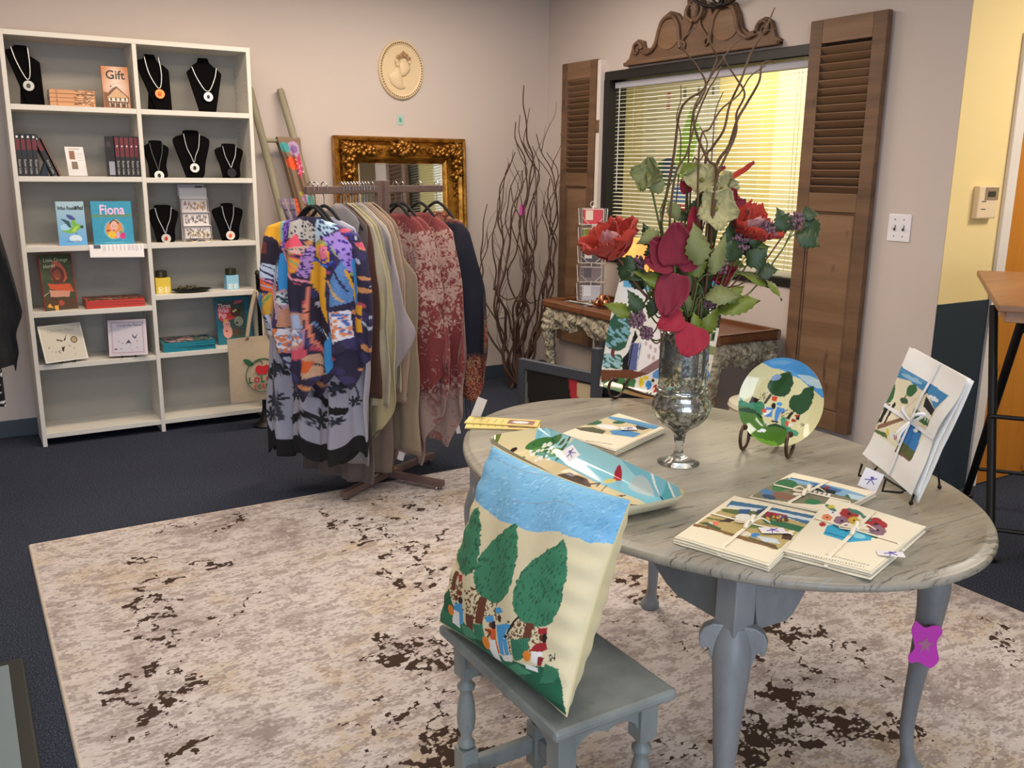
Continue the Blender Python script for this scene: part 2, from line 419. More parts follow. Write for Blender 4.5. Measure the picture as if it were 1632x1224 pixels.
# ceiling light panels (lit diffusers in metal frames); the last is an addition lifting the back wall
def emis(name, col, st):
    m, nt, b = newmat(name); b.inputs['Emission Color'].default_value = (*lin(col), 1); b.inputs['Emission Strength'].default_value = st
    b.inputs['Base Color'].default_value = (*lin(col), 1); return m
EM = emis('lit_diffuser', '#fff1dc', 2.0)
for i, p in enumerate(((-0.3, 0.6), (1.5, 0.6), (-0.3, 3.6), (1.5, 3.0), (5.2, 5.2), (4.7, 1.2), (2.5, 4.5))):
    lab = ['over the grey slab', 'over the oval table front', 'nearest the left wall corner', 'over the rug middle', 'in the yellow office', 'in the corridor by the orange door', 'added over the branches and mirror to brighten the back wall'][i]
    t = thing('ceiling_light', 'square lit ceiling panel ' + lab, 'light', (p[0], p[1], 2.75))
    MB().bb((-.6, -.3, -.03), (-.57, .3, 0)).bb((.57, -.3, -.03), (.6, .3, 0)).bb((-.57, -.3, -.03), (.57, -.27, 0)).bb((-.57, .27, -.03), (.57, .3, 0)).build('frame', WHT, t)
    MB().bb((-.57, -.27, -.018), (.57, .27, -.012)).build('diffuser', EM, t)

# ================================================================== rug
RX0, RX1, RY0, RY1 = .125, 3.08, -.25, 3.945
def rugmat():
    m, nt, b = newmat('distressed_floral_rug'); a = nd(nt, 'ShaderNodeVertexColor'); a.layer_name = 'paint'
    sep = nd(nt, 'ShaderNodeSeparateColor'); nt.links.new(a.outputs['Color'], sep.inputs[0])
    v = coords(nt)
    sn = nd(nt, 'ShaderNodeVectorMath', operation='SNAP'); nt.links.new(v, sn.inputs[0]); sn.inputs[1].default_value = (.010, .0055, 1)
    mp = nd(nt, 'ShaderNodeMapping'); mp.inputs['Scale'].default_value = (1, 1.9, 1); nt.links.new(sn.outputs[0], mp.inputs['Vector']); vs_ = mp.outputs['Vector']
    big = noise(nt, v, 1.7, 5, .62, .4); mid = noise(nt, vs_, 11, 8, .78, .2); fine = noise(nt, vs_, 38, 6, .85)
    c = ramp(nt, big, [(.3, '#938885'), (.40, '#b0a4a0'), (.48, '#c8bfbc'), (.55, '#c4b9b1'), (.60, '#bcab98'), (.66, '#c7bcb8'), (.8, '#9b8f8b')])
    k1 = ramp(nt, mid, [(.50, 0.0), (.53, .55)]); c = mixc(nt, k1, c, '#84756f')
    k2 = ramp(nt, fine, [(.55, 0.0), (.57, .55)]); c = mixc(nt, k2, c, '#867871')
    k3 = ramp(nt, noise(nt, vs_, 15, 8, .8, .2), [(.54, 0.0), (.57, .6)]); c = mixc(nt, k3, c, '#d2c8c4')
    # motif mask eroded by wear
    er = noise(nt, vs_, 19, 8, .9)
    ad = nd(nt, 'ShaderNodeMath', operation='MULTIPLY_ADD'); nt.links.new(er, ad.inputs[0]); ad.inputs[1].default_value = 3.4; nt.links.new(sep.outputs[0], ad.inputs[2])
    mk = nd(nt, 'ShaderNodeMapRange'); nt.links.new(ad.outputs[0], mk.inputs[0]); mk.inputs[1].default_value = 2.36; mk.inputs[2].default_value = 2.40
    c = mixc(nt, mk.outputs[0], c, '#43342c')
    nt.links.new(mixc(nt, sep.outputs[1], c, '#d9cab8'), b.inputs['Base Color'])
    setb(b, .95); b.inputs['Specular IOR Level'].default_value = .1
    h = noise(nt, v, 300, 2); bump(nt, b, h, .35, .004); return m
RNX, RNY = 370, 520
mask = np.zeros((RNY+1, RNX+1)); GX, GY = np.meshgrid(np.linspace(RX0, RX1, RNX+1), np.linspace(RY0, RY1, RNY+1))
rr = random.Random(11)
def blot(x, y, rx, ry, a, s=1.0):
    global mask
    dx, dy = GX-x, GY-y; u = dx*math.cos(a)+dy*math.sin(a); v = -dx*math.sin(a)+dy*math.cos(a)
    d = 1-np.sqrt((u/rx)**2+(v/ry)**2); mask = np.maximum(mask, np.clip(d*3, 0, 1)*s)
def stroke(P, w_, s=.9):
    Q = catmull([(p[0], p[1], 0) for p in P], 10)
    for p in Q: blot(p.x, p.y, w_, w_, 0, s)
def leaf(x, y, l, w_, a, s=1.0): blot(x+math.cos(a)*l/2, y+math.sin(a)*l/2, l/2, w_/2, a, s)
def flower(x, y, r, n=6, s=.9, full=False):
    for i in range(n):
        a = 2*PI*i/n+rr.uniform(-.2, .2)
        leaf(x+math.cos(a)*r*.3, y+math.sin(a)*r*.3, r*rr.uniform(.6, .9), r*(.5 if full else .28), a, s)
    if full: blot(x, y, r*.45, r*.4, 0, s)
def sprig(P, n, l, s=.9):
    stroke(P, .007, s); Q = catmull([(p[0], p[1], 0) for p in P], 8)
    for i in range(n):
        k = int((i+.5)/n*(len(Q)-2)); p = Q[k]; d = Q[k+1]-Q[k]; a = math.atan2(d.y, d.x)+(1 if i % 2 else -1)*rr.uniform(.6, 1.1)
        leaf(p.x, p.y, l*rr.uniform(.7, 1.2), l*.35, a, s)
def ring(x, y, r, a0, a1, s=.72, w_=.009):
    stroke([(x+r*math.cos(a0+(a1-a0)*i/8), y+r*math.sin(a0+(a1-a0)*i/8)) for i in range(9)], w_, s)
# motifs where the rug shows them
sprig([(.52, 3.40), (.47, 3.2), (.47, 3.02), (.40, 2.86)], 12, .13)
leaf(.60, 3.44, .16, .03, -.2); leaf(.66, 3.36, .14, .05, .1); leaf(.44, 3.53, .07, .05, .4); blot(.52, 3.55, .03, .025, 0)
stroke([(.57, 2.76), (.61, 2.90), (.66, 2.91), (.73, 3.0), (.80, 3.04)], .010); stroke([(.66, 2.91), (.74, 2.91)], .008)
flower(.36, 2.60, .16, 9); flower(.34, 2.43, .11, 6, .8); leaf(.28, 2.62, .10, .05, 2.6); leaf(.42, 2.56, .12, .06, -.3); leaf(.32, 2.2, .12, .05, .4)
sprig([(.98, 3.84), (.88, 3.76), (.8, 3.70)], 7, .07); stroke([(.76, 3.86), (.62, 3.84)], .015, .8); stroke([(.27, 3.60), (.245, 3.25)], .007, .85); stroke([(.40, 3.70), (.40, 3.48)], .007, .75)
for i in range(7): leaf(1.42+rr.uniform(-.25, .3), 3.35+rr.uniform(-.35, .3), rr.uniform(.08, .16), .04, rr.uniform(0, 3), .9)
sprig([(1.28, 3.55), (1.40, 3.4), (1.38, 3.2), (1.5, 3.05)], 12, .12); flower(1.50, 3.42, .09, 6); ring(1.5, 3.62, .07, 0, 5.2); ring(1.62, 3.72, .06, 1, 6); ring(1.75, 3.6, .08, 2, 7)
flower(1.33, 2.90, .14, 7, .9); flower(1.10, 2.42, .13, 7, 1, True); flower(1.22, 2.30, .10, 6, .95, True)
stroke([(1.05, 2.22), (1.08, 2.12), (1.0, 2.02), (1.02, 1.92)], .009); flower(.86, 2.12, .10, 6, .85); flower(.98, 1.88, .13, 7, 1, True); flower(.78, 1.93, .07, 5, .8)
ring(1.25, 2.62, .10, .3, 4.8)
# central medallion under the table
ring(1.62, 1.86, .42, -1.4, 1.2, .8, .011); ring(1.62, 1.86, .30, -1.7, 1.5, .75, .010); ring(1.62, 1.86, .42, 1.6, 3.6, .7, .010)
flower(2.02, 2.36, .12, 6, .9, True); flower(2.10, 2.03, .10, 6, .95); flower(2.22, 1.90, .11, 6, .95, True); flower(2.29, 1.82, .08, 5, .9, True)
stroke([(2.22, 1.83), (2.13, 1.74), (2.11, 1.66), (2.17, 1.57)], .009); flower(2.29, 1.70, .08, 5, .9); sprig([(2.33, 1.72), (2.32, 1.60), (2.25, 1.5)], 8, .06)
for a_ in (.4, 1.4, 2.4, 3.6): leaf(1.96, 1.60, .12, .07, a_, 1)
flower(1.93, 1.50, .10, 6, .95, True); flower(1.74, 1.50, .13, 7, 1, True); sprig([(1.9, 1.43), (2.02, 1.40), (2.1, 1.30)], 12, .08); leaf(1.97, 1.83, .09, .045, .5)
sprig([(2.92, 1.62), (2.86, 1.50), (2.78, 1.42), (2.72, 1.3)], 8, .07); flower(1.48, 1.60, .09, 6, .85); flower(1.55, 1.5, .08, 5, .8)
stroke([(1.9, 2.6), (2.05, 2.75), (2.2, 2.7)], .008); flower(2.3, 2.9, .12, 6); flower(2.7, 2.4, .1, 6, .8); sprig([(2.2, 3.3), (2.4, 3.5), (2.7, 3.5)], 9, .1)
for _ in range(26):
    x, y = rr.uniform(RX0+.1, RX1-.1), rr.uniform(RY0+.1, 1.3); flower(x, y, rr.uniform(.05, .10), 6, rr.uniform(.6, .85), rr.random() < .3)
def soft_noise(cells, amp, seed):
    rs = np.random.RandomState(seed); g_ = rs.rand(cells[1]+2, cells[0]+2)-.5
    x = np.linspace(0, cells[0], RNX+1); y = np.linspace(0, cells[1], RNY+1); xi, yi = x.astype(int), y.astype(int); fx, fy = x-xi, (y-yi)[:, None]
    fx = fx*fx*(3-2*fx); fy = fy*fy*(3-2*fy)
    return 2*amp*((g_[yi][:, xi]*(1-fx)+g_[yi][:, xi+1]*fx)*(1-fy)+(g_[yi+1][:, xi]*(1-fx)+g_[yi+1][:, xi+1]*fx)*fy)
# hand-drawn wobble in the motifs (cells of the weave)
dx_ = soft_noise((50, 72), 5.5, 1)+soft_noise((130, 180), 3.2, 2); dy_ = soft_noise((50, 72), 5.5, 3)+soft_noise((130, 180), 3.2, 4)
II, JJ = np.meshgrid(np.arange(RNX+1), np.arange(RNY+1))
mask = mask[np.clip((JJ+dy_).round().astype(int), 0, RNY), np.clip((II+dx_).round().astype(int), 0, RNX)]*np.clip(1.0+soft_noise((60, 84), .36, 5)+soft_noise((20, 28), .22, 6), .45, 1)
rg = Art(RNX, RNY, '#000000'); rg.img[:, :, 0] = mask
edge = np.minimum(np.minimum(GX-RX0, RX1-GX), np.minimum(GY-RY0, RY1-GY)); rg.img[:, :, 1] = (edge < .014)*.8
rug = rg.mesh(lambda u, v: (RX0+u*(RX1-RX0), RY0+v*(RY1-RY0), .009-(.006 if min(u, 1-u, v, 1-v) < .001 else 0)), 'area_rug', rugmat(), None)
k = rug.modifiers.new('solid', 'SOLIDIFY'); k.thickness = .006; k.offset = -1
tag(rug, 'distressed beige area rug with dark brown floral motifs on the dark carpet', 'rug')

# ================================================================== white bookcase
BW = mat('white_shelf_laminate', '#d8d4cb', .5, var=.03)
BX0, BX1, BFY, BKY = .300, 1.542, 5.395, 5.685
bc = thing('bookcase', 'tall white double-bay bookcase filled with books and necklaces', 'bookcase', (0, 0, 0))
BT = .022
for x, zt in ((BX0, 2.155), (.918, 2.13), (BX1-BT, 2.155)): MB().bb((x, BFY, 0), (x+BT, BKY, zt)).build('upright', BW, bc, bevel=.0015)
MB().bb((BX0+BT, BFY, 2.13), (BX1-BT, BKY, 2.155)).build('top_panel', BW, bc, bevel=.0015)
MB().bb((BX0+BT, BKY-.008, .05), (BX1-BT, BKY-.001, 2.13)).build('back_panel', mat('grey_white_back_panel', '#a5a096', .6, var=.03), bc)
LS = [1.800, 1.444, 1.083, .738, .453, .072]; RS_ = [1.800, 1.440, 1.083, .794, .460, .072]
for zz in LS: MB().bb((BX0+BT, BFY+.001, zz-.027), (.918, BKY-.008, zz)).build('shelf', BW, bc, bevel=.0015)
for zz in RS_: MB().bb((.918+BT, BFY+.001, zz-.027), (BX1-BT, BKY-.008, zz)).build('shelf', BW, bc, bevel=.0015)
# rows of peg holes for the shelf pins
hm = mat('dark_peg_hole', '#4c4944', .8)
for x, s_ in ((BX1-BT, -1), (.918, -1), (.918+BT, 1), (BX0+BT, 1)):
    for y in (5.44, 5.63):
        mb = MB(); z = .16
        while z < 2.08:
            if min(abs(z-q) for q in LS+RS_) > .03: mb.box((x+s_*.0006, y, z), (.0012, .004, .004))
            z += .032
        mb.build('peg_holes', hm, bc)

BLK = mat('black_velvet', '#0c0b0c', .95, bst=.2, bsc=300); BLK.node_tree.nodes['Principled BSDF'].inputs['Specular IOR Level'].default_value = .05
SIL = mat('silver_bead_chain', '#cfd3d2', .3, .85, .15, 200); PAPER = paintmat('printed_paper'); GLOSS = paintmat('printed_gloss_cover', .5)
def smoothpoly(P, n=6):
    Q = P[-2:]+P+P[:2]; Q = [(a, b, 0) for a, b in Q]; o = catmull(Q, n)
    return [(p.x, p.y) for p in o[2*n:-2*n]]
def bust(outline, label, loc, rz=0, lean=.16, rounded=True):
    """display neck form: a padded board cut to neck and shoulders, leaning on a strut"""
    t = thing('necklace_bust', label, 'display bust', loc, rz, 'black velvet necklace busts')
    P = smoothpoly(outline, 5) if rounded else outline
    T = lambda a_, b_, c_: (a_, .012+c_+b_*math.tan(lean), b_)
    MB().prism(P, .018, T).build('neck_board', BLK, t, smooth=False, bevel=.005)
    zt = max(p[1] for p in outline)
    MB().add([(-.03, .03, .004), (.03, .03, .004), (.03, .10, .0), (-.03, .10, .0), (-.02, .04+zt*.6*math.tan(lean), zt*.6), (.02, .04+zt*.6*math.tan(lean), zt*.6)], [(0, 1, 2, 3), (0, 4, 5, 1), (3, 2, 5, 4), (0, 3, 4), (1, 5, 2)]).build('strut', BLK, t)
    return t
def necklace(pts, label, loc, rz=0, lean=.16, pend='#dcd9d2', art=None, chain=SIL, r=.0032):
    t = thing('necklace', label, 'necklace', loc, rz, 'bead necklaces on the busts')
    F = lambda a_, b_: (a_, -.0005+b_*math.tan(lean)-.002, b_)
    Q = catmull([(p[0], p[1], 0) for p in pts], 14); n = len(Q)
    MB().tube([F(p.x, p.y) for p in Q], [r*(1 if i % 2 else .72) for i in range(n)], 8).build('bead_chain', chain, t, smooth=True, angle=180)
    x, z = pts[len(pts)//2]; z -= .030
    c = F(x, z)
    MB().lathe([(0, -.002), (.024, -.002), (.026, 0), (.024, .002), (0, .002)], 24).build('pendant', mat('pendant_'+pend, pend, .25, .2), t, smooth=True, loc=(c[0], c[1]-.004, c[2])).rotation_euler = (PI/2-lean, 0, 0)
    if art:
        MB().lathe([(0, 0), (.013, 0), (.010, .0015), (0, .0015)], 5).build('pendant_emblem', mat('emblem_'+art, art, .4), t, loc=(c[0], c[1]-.0085, c[2])).rotation_euler = (PI/2-lean, 0, .4)
    return t
ang = [(-.045, 0), (.035, 0), (.075, .215), (.095, .235), (.048, .262), (.046, .268), (.024, .275), (.022, .295), (-.030, .295), (-.034, .275), (-.050, .268), (-.098, .24), (-.094, .205)]
skew = lambda P, k, sx=1: [((x+k*(z/.29))*sx, z) for x, z in P]
angL = [(.0, 0), (.077, 0), (.076, .215), (.050, .235), (.030, .245), (.020, .295), (-.035, .295), (-.048, .275), (-.076, .27), (-.076, .245)]
bust(angL, 'black angular necklace bust at the left end of the top shelf', (.408, 5.455, LS[0]), 0, .12, False)
necklace([(-.052, .285), (-.036, .22), (-.008, .15), (.010, .125), (.022, .15), (.026, .21), (.024, .285)], 'silver bead necklace with silver locket pendant on the leftmost top-shelf bust', (.408, 5.455, LS[0]), 0, .12, '#c9c9c4', '#2b2b28')
angB = [(.0, 0), (.083, 0), (.085, .215), (.060, .24), (.036, .25), (.022, .27), (.016, .295), (-.038, .295), (-.044, .27), (-.080, .262), (-.084, .24)]
bust(angB, 'black angular necklace bust left in the right bay of the top shelf', (1.036, 5.465, RS_[0]), 0, .12, False)
necklace([(-.042, .285), (-.026, .20), (.004, .135), (.022, .118), (.034, .14), (.040, .20), (.032, .285)], 'silver bead necklace with an orange round pendant', (1.036, 5.465, RS_[0]), 0, .12, '#e8792a', '#d95a12')
angC = [(-.045, 0), (.045, 0), (.094, .215), (.070, .24), (.052, .25), (.030, .272), (.024, .295), (-.030, .295), (-.034, .272), (-.060, .255), (-.070, .24), (-.098, .215)]
bust(angC, 'black angular necklace bust right in the right bay of the top shelf', (1.313, 5.465, RS_[0]), 0, .12, False)
necklace([(-.072, .245), (-.052, .19), (-.018, .13), (.004, .115), (.022, .13), (.050, .19), (.064, .245)], 'silver bead necklace with a white cardinal pendant on the upper right bust', (1.313, 5.465, RS_[0]), 0, .12, '#dedce0', '#3a3338')
rd = lambda w_, h, nk: [(-.045, 0), (.045, 0), (w_*.7, h*.35), (w_, h*.75), (w_*.85, h*.86), (nk, h*.92), (nk*.8, h), (-nk*.8, h), (-nk, h*.92), (-w_*.85, h*.86), (-w_, h*.75), (-w_*.7, h*.35)]
def vneck(w_, h, dz, dx=0): return [(-w_+dx*.3, h), (-w_*.75+dx*.5, h*.7), (-w_*.3+dx*.8, h*.38+dz*.5), (dx, dz+.03), (w_*.3+dx, h*.4+dz*.5), (w_*.75+dx*.6, h*.7), (w_+dx*.3, h)]
L_ = [('small rounded black bust at the left of the second shelf right bay', 'dark twisted bead necklace with silver cat pendant, low on the second shelf', 1.020, RS_[1], .068, .200, .036, '#dcdcd6', '#2a2a2a', mat('gunmetal_beads', '#5e625f', .35, .8), .012),
      ('large rounded black bust between two smaller ones on the second shelf', 'silver bead necklace with a round penguin-shaped black emblem pendant on the large rounded bust', 1.215, RS_[1], .100, .260, .046, '#e3e1df', '#17171a', SIL, .055),
      ('small rounded black bust at the right of the second shelf right bay', 'silver bead necklace with dark disc pendant at the right of the second shelf', 1.420, RS_[1], .080, .192, .040, '#23262a', None, SIL, .030),
      ('rounded black bust at the left of the third shelf right bay', 'silver bead necklace with heart pendant left of the acrylic drawers', 1.032, RS_[2], .082, .205, .046, '#c9c4bd', '#b03028', SIL, .022),
      ('rounded black bust at the right of the third shelf right bay', 'silver bead necklace with white and orange paw pendant right of the acrylic drawers', 1.392, RS_[2], .088, .212, .036, '#e4dfd8', '#e0602a', SIL, .030)]
for lb, ln, x, z, w_, h, nk, pc, ec, ch_, dz in L_:
    bust(rd(w_, h, nk), lb, (x, 5.46, z), 0, .12); necklace(vneck(nk*.95, h*.93, dz), ln, (x, 5.46, z), 0, .12, pc, ec, ch_, .0028)

# ---- books
PAGE = mat('book_pages', '#e8e2d2', .8, var=.1, scale=4, stretch=(1, 1, 120))
def book(label, w_, h, th, cover, art=None, loc=(0, 0, 0), rot=(0, 0, 0), group=None, name='picture_book', hard=.003, spine_x=-1):
    """standing book facing -y; origin at its bottom left front; spine on the left"""
    t = thing(name, label, 'book', loc, rot, group)
    cm = mat('cover_'+cover, cover, .35, var=.05)
    MB().bb((0, .0, 0), (w_, hard, h)).bb((0, th-hard, 0), (w_, th, h)).bb((-.001, .0, 0), (hard, th, h)).build('cover', cm, t, bevel=.0008)
    MB().bb((hard, hard, .003), (w_-.004, th-hard, h-.003)).build('page_block', PAGE, t)
    if art: art.mesh(lambda u, v: (.001+u*(w_-.002), -.0007, .001+v*(h-.002)), 'cover_picture', GLOSS, t, False)
    return t
INK = mat('black_ink', '#181512', .5); WINK = mat('white_ink', '#eee9df', .5); RINK = mat('red_ink', '#b82430', .5)
# "Gift" paperback
a = Art(60, 96, '#c98a5c', [(760, 298), (978, 298), (978, 628), (765, 628)], 4)
for i in range(97):
    for j in range(61):
        d = abs(j/60-.5)*1.4+abs(i/96-.5)*.9; c = np.array(lin('#e6d3c4'))*(1-min(1, d))+np.array(lin('#bf7a48'))*min(1, d); a.img[i, j] = c
a.poly([(765, 500), (800, 510), (845, 470), (875, 455), (970, 545), (970, 628), (765, 628)], '#7a5236', .1)
a.poly([(790, 545), (875, 468), (960, 545)], '#c9a27c'); a.poly([(800, 550), (960, 550), (960, 575), (800, 575)], '#dfd3c2'); a.line([(785, 545), (875, 462), (968, 545)], 7, '#5a3822'); a.line([(795, 578), (968, 585)], 7, '#4a3020')
for x in (815, 855, 890, 930): a.poly([(x, 548), (x+14, 548), (x+14, 572), (x, 572)], '#5a4636')
for x in range(810, 968, 22): a.line([(x, 585), (x, 620)], 4, '#efe6d8')
for x in (825, 870, 915): a.poly([(x, 592), (x+14, 592), (x+14, 618), (x, 618)], '#3d2c22')
a.line([(815, 490), (860, 462)], 3, '#4f5270'); a.ell(828, 458, 9, 5, '#3e4260'); a.line([(830, 445), (910, 425)], 3, '#8a8aa8')
b_ = book('standing paperback with the title Gift over a sepia farmhouse, right of the lying paperbacks', .132, .213, .02, '#b9764a', a, (.763, 5.42, LS[0]), (-.06, 0, 0), name='paperback')
lettering('Gift', .062, INK, b_, (.066, -.0016, .168), bold=.0006)
# four lying paperbacks
for i in range(4):
    wv = ['lowest', 'second lowest', 'second from the top', 'topmost'][i]
    t = thing('paperback', wv + ' of the four tan paperbacks lying on the top shelf', 'book', (.505, 5.415, LS[0]+.0005+i*.0205), rnd.uniform(-.02, .02), 'lying tan paperbacks')
    MB().bb((0, 0, 0), (.215, .002, .02)).bb((0, 0, 0), (.215, .14, .001)).bb((0, 0, .019), (.215, .14, .02)).build('cover', mat('tan_paper_cover', '#c98f62', .45, var=.15, scale=14, stretch=(1, 1, 4)), t)
    MB().bb((.002, .002, .001), (.213, .137, .019)).build('page_block', PAGE, t)
    a = Art(40, 6, '#cf9668', seed=i); a.dots((.55, .1, .95, .9), 26, .03, '#4a3424', 2.2); a.dots((.60, .1, .97, .9), 10, .025, '#e9cfae', 2); a.line([(.15, 0), (.15, 1)], .01, '#9a6842')
    a.mesh(lambda u, v: (.001+u*.213, -.0008, .001+v*.018), 'spine_picture', GLOSS, t, False)
# dark novels
NB = mat('black_novel_cover', '#1d1b1c', .4)
def novel(label, loc, rot, group, first=False, w_=.024):
    t = thing('novel', label, 'book', loc, rot, group)
    MB().bb((0, 0, 0), (w_, .002, .212)).bb((0, 0, 0), (.0015, .14, .212)).bb((w_-.0015, 0, 0), (w_, .14, .212)).build('cover', NB, t, bevel=.0006)
    MB().bb((.0015, .002, .002), (w_-.0015, .138, .210)).build('page_block', PAGE, t)
    a = Art(10, 60, '#1d1a1b', seed=int(loc[0]*997))
    a.poly([(.1, .62), (.9, .62), (.9, .88), (.1, .88)], '#6d1f27', .3)
    if first: a.poly([(.1, .5), (.9, .5), (.9, .97), (.1, .97)], '#6d1f27', .3); a.poly([(.35, .74), (.65, .74), (.65, .78), (.35, .78)], '#e8dcd8')
    else: a.poly([(.3, .91), (.7, .91), (.7, .96), (.3, .96)], '#e2e2e2')
    a.mesh(lambda u, v: (.0008+u*(w_-.0016), -.0008, .002+v*.208), 'spine_picture', GLOSS, t, False)
    lettering('Roger Luke', .0155, mat('grey_ink', '#a9a6a2', .5), t, (w_/2, -.0016, .048), (PI/2, PI/2, 0), 'spine_lettering', .0003)
    return t
for i in range(4): novel(['leftmost', 'second', 'third', 'fourth'][i]+' of the four upright black novels at the left end of the second shelf', (.3245+i*.0253, 5.415, LS[1]+.0003), 0, 'upright black novels')
nl = novel('black novel leaning against the upright ones, spine outward', (.452, 5.42, LS[1]+.0005), (0, -.36, 0), None); nl.location = (.483, 5.42, LS[1]+.0003)
t = thing('novel', 'thin brown paperback leaning flat against the leaning black novel', 'book', (.517, 5.43, LS[1]+.0003), (0, -.36, 0))
MB().bb((0, 0, 0), (.0085, .002, .205)).bb((0, 0, 0), (.001, .13, .205)).bb((.0075, 0, 0), (.0085, .13, .205)).build('cover', mat('brown_cover', '#7b5644', .5, var=.3, scale=30), t)
MB().bb((.001, .002, .001), (.0075, .128, .204)).build('page_block', PAGE, t)
t = thing('book_easel', 'small black metal bookend propping the leaning novels', 'bookend', (.455, 5.43, LS[1]))
MB().add([(-.03, 0, 0), (.012, 0, 0), (.0, .0, .075), (-.03, .09, 0), (.012, .09, 0), (.0, .09, .075)], [(0, 1, 2), (3, 5, 4), (0, 2, 5, 3), (0, 3, 4, 1)]).build('prop', mat('black_tin', '#1c1d22', .3, .4), t)
for i in range(5): novel(['leftmost', 'second', 'middle', 'fourth', 'rightmost'][i]+' of the five black and red novels at the right end of the second shelf', (.796+i*.0243, 5.415, LS[1]+.0003), 0, 'black and red novels', True, .0235)
a = Art(30, 60, '#2e2a2b', seed=2); a.ell(.4, .8, .25, .08, '#4d4245', 0, .3); a.poly([(.3, .04), (.95, .04), (.95, .37), (.3, .37)], '#a7a8b6')
b_ = book('black novel standing face-out beside the five spines, with a grey label', .045, .212, .02, '#2e2a2b', a, (.752, 5.44, LS[1]), (0, 0, -.35), name='novel')
# acrylic-held leaflet
a = Art(40, 54, '#e3dedd', seed=3)
a.poly([(.2, .56), (.5, .56), (.5, .86), (.2, .86)], '#8a6248', .4); a.poly([(.24, .24), (.56, .24), (.56, .5), (.24, .5)], '#7d6a58', .4)
for i in range(12): a.line([(.58, .84-i*.03), (.92, .84-i*.03)], .008, '#b3b0b4')
a.line([(.2, .93), (.8, .93)], .02, '#55505a')
t = thing('leaflet_stand', 'white leaflet in a clear acrylic holder on the second shelf', 'leaflet', (.612, 5.45, LS[1]), 0)
a.mesh(lambda u, v: (-.047+u*.09+v*-.008, v*.03, .003+v*.150), 'leaflet', PAPER, t, False, .0006)
MB().bb((-.052, -.004, 0), (.05, -.002, .06)).bb((-.052, -.004, 0), (.05, .06, .002)).build('acrylic_holder', glassmat('clear_acrylic'), t)

# third shelf: two picture books, papers
a = Art(48, 82, '#7db4d9', [(95, 75), (585, 68), (635, 800), (165, 830)], 5)
for i in range(83):
    v = i/82; a.img[i, :] = np.array(lin('#5aa3dc'))*(1-v)+np.array(lin('#a3c0c9'))*v
a.ell(440, 700, 110, 60, '#cfe2ee'); a.ell(300, 520, 120, 60, '#9fd0ea')
a.poly([(175, 370), (250, 380), (330, 410), (380, 520), (330, 520), (240, 420)], '#1f4a52'); a.poly([(280, 290), (370, 310), (440, 360), (450, 400), (340, 380), (290, 330)], '#3b3f86')
a.poly([(360, 410), (440, 380), (455, 450), (520, 460), (570, 500), (575, 540), (530, 520), (440, 590), (370, 620), (260, 600), (200, 600), (190, 580), (330, 560), (390, 500)], '#6fb23c', .12); a.poly([(430, 500), (500, 480), (440, 580), (360, 600)], '#a9cf4f'); a.ell(550, 500, 28, 30, '#2c4a3a'); a.line([(440, 600), (470, 630)], 12, '#33495a')
b_ = book('pale blue picture book with a green parrot and the title Who Found Who', .136, .232, .012, '#8fbfdc', a, (.484, 5.425, LS[2]), (-.10, 0, 0))
lettering('Who Found', .026, INK, b_, (.052, -.0017, .196), bold=.0006, sx=.72); lettering('Who?', .028, INK, b_, (.110, -.0017, .197), bold=.0011, sx=.66); lettering('A NOVEL', .010, mat('blue_ink', '#2f5f8f', .5), b_, (.07, -.0017, .022), sx=1.6)
a = Art(84, 92, '#2f93b5', [(695, 75), (1440, 75), (1490, 815), (750, 815)], 6)
a.rs = np.random.RandomState(2)
a.img *= (1+.12*(np.kron(a.rs.rand(24, 22, 1), np.ones((4, 4, 1)))[:93, :85]-.5))
a.ell(1120, 560, 190, 170, '#58b6c9'); a.poly([(705, 300), (1450, 300), (1452, 345), (708, 345)], '#5d8a6e'); a.ell(1120, 560, 160, 160, '#dd8a4c'); a.ell(1150, 420, 50, 35, '#e0b24c')
a.ell(1118, 455, 85, 60, '#4a2d26'); a.ell(1118, 500, 72, 88, '#e0b0a0'); a.ell(1115, 572, 22, 12, '#8a3040'); a.ell(1090, 500, 9, 6, '#3a2420'); a.ell(1145, 500, 9, 6, '#3a2420')
a.ell(1010, 580, 38, 15, '#a33b28'); a.ell(1075, 650, 75, 60, '#e3bd2c', 0, .15); a.ell(1200, 650, 50, 55, '#d9a0b8'); a.ell(1275, 670, 55, 60, '#c8337c', 0, .2); a.ell(1235, 610, 22, 30, '#5aa04a'); a.line([(930, 780), (1310, 782)], 6, '#7ec3cf')
b_ = book('square teal picture book with a pink title and a smiling child in an orange circle', .205, .232, .016, '#2a86a8', a, (.652, 5.42, LS[2]), (-.08, 0, 0))
lettering('Fiona', .072, mat('pink_ink', '#e3bfe0', .5), b_, (.104, -.0017, .184), bold=.0016, sx=.82)
a = Art(40, 10, '#dcd8dc', seed=3)
p = MB().bb((0, 0, 0), (.19, .12, .0012)).build('paper_sheet', mat('white_paper', '#e9e5e4', .7), None, loc=(.335, 5.44, LS[2])); tag(p, 'loose pale papers lying flat at the left end of the third shelf', 'paper')
a = Art(70, 16, '#ebe7e6', seed=3); a.poly([(.08, .55), (.2, .55), (.2, .85), (.08, .85)], '#4c5365')
for i in range(30): a.line([(.26+i*.024, .35+.1*a.r.random()), (.26+i*.024, .95)], .006, '#b7b0b6')
ps = a.mesh(lambda u, v: (.622+u*.275, 5.398-.012*(1-v)+.03*max(0, v-.75)*4, LS[2]+.0012-.066*(1-min(1, v/.75))-.008*u*(1-v)), 'paper_sheet', PAPER, None, True, .0005); tag(ps, 'printed white sheet hanging over the shelf edge under the teal book', 'paper')
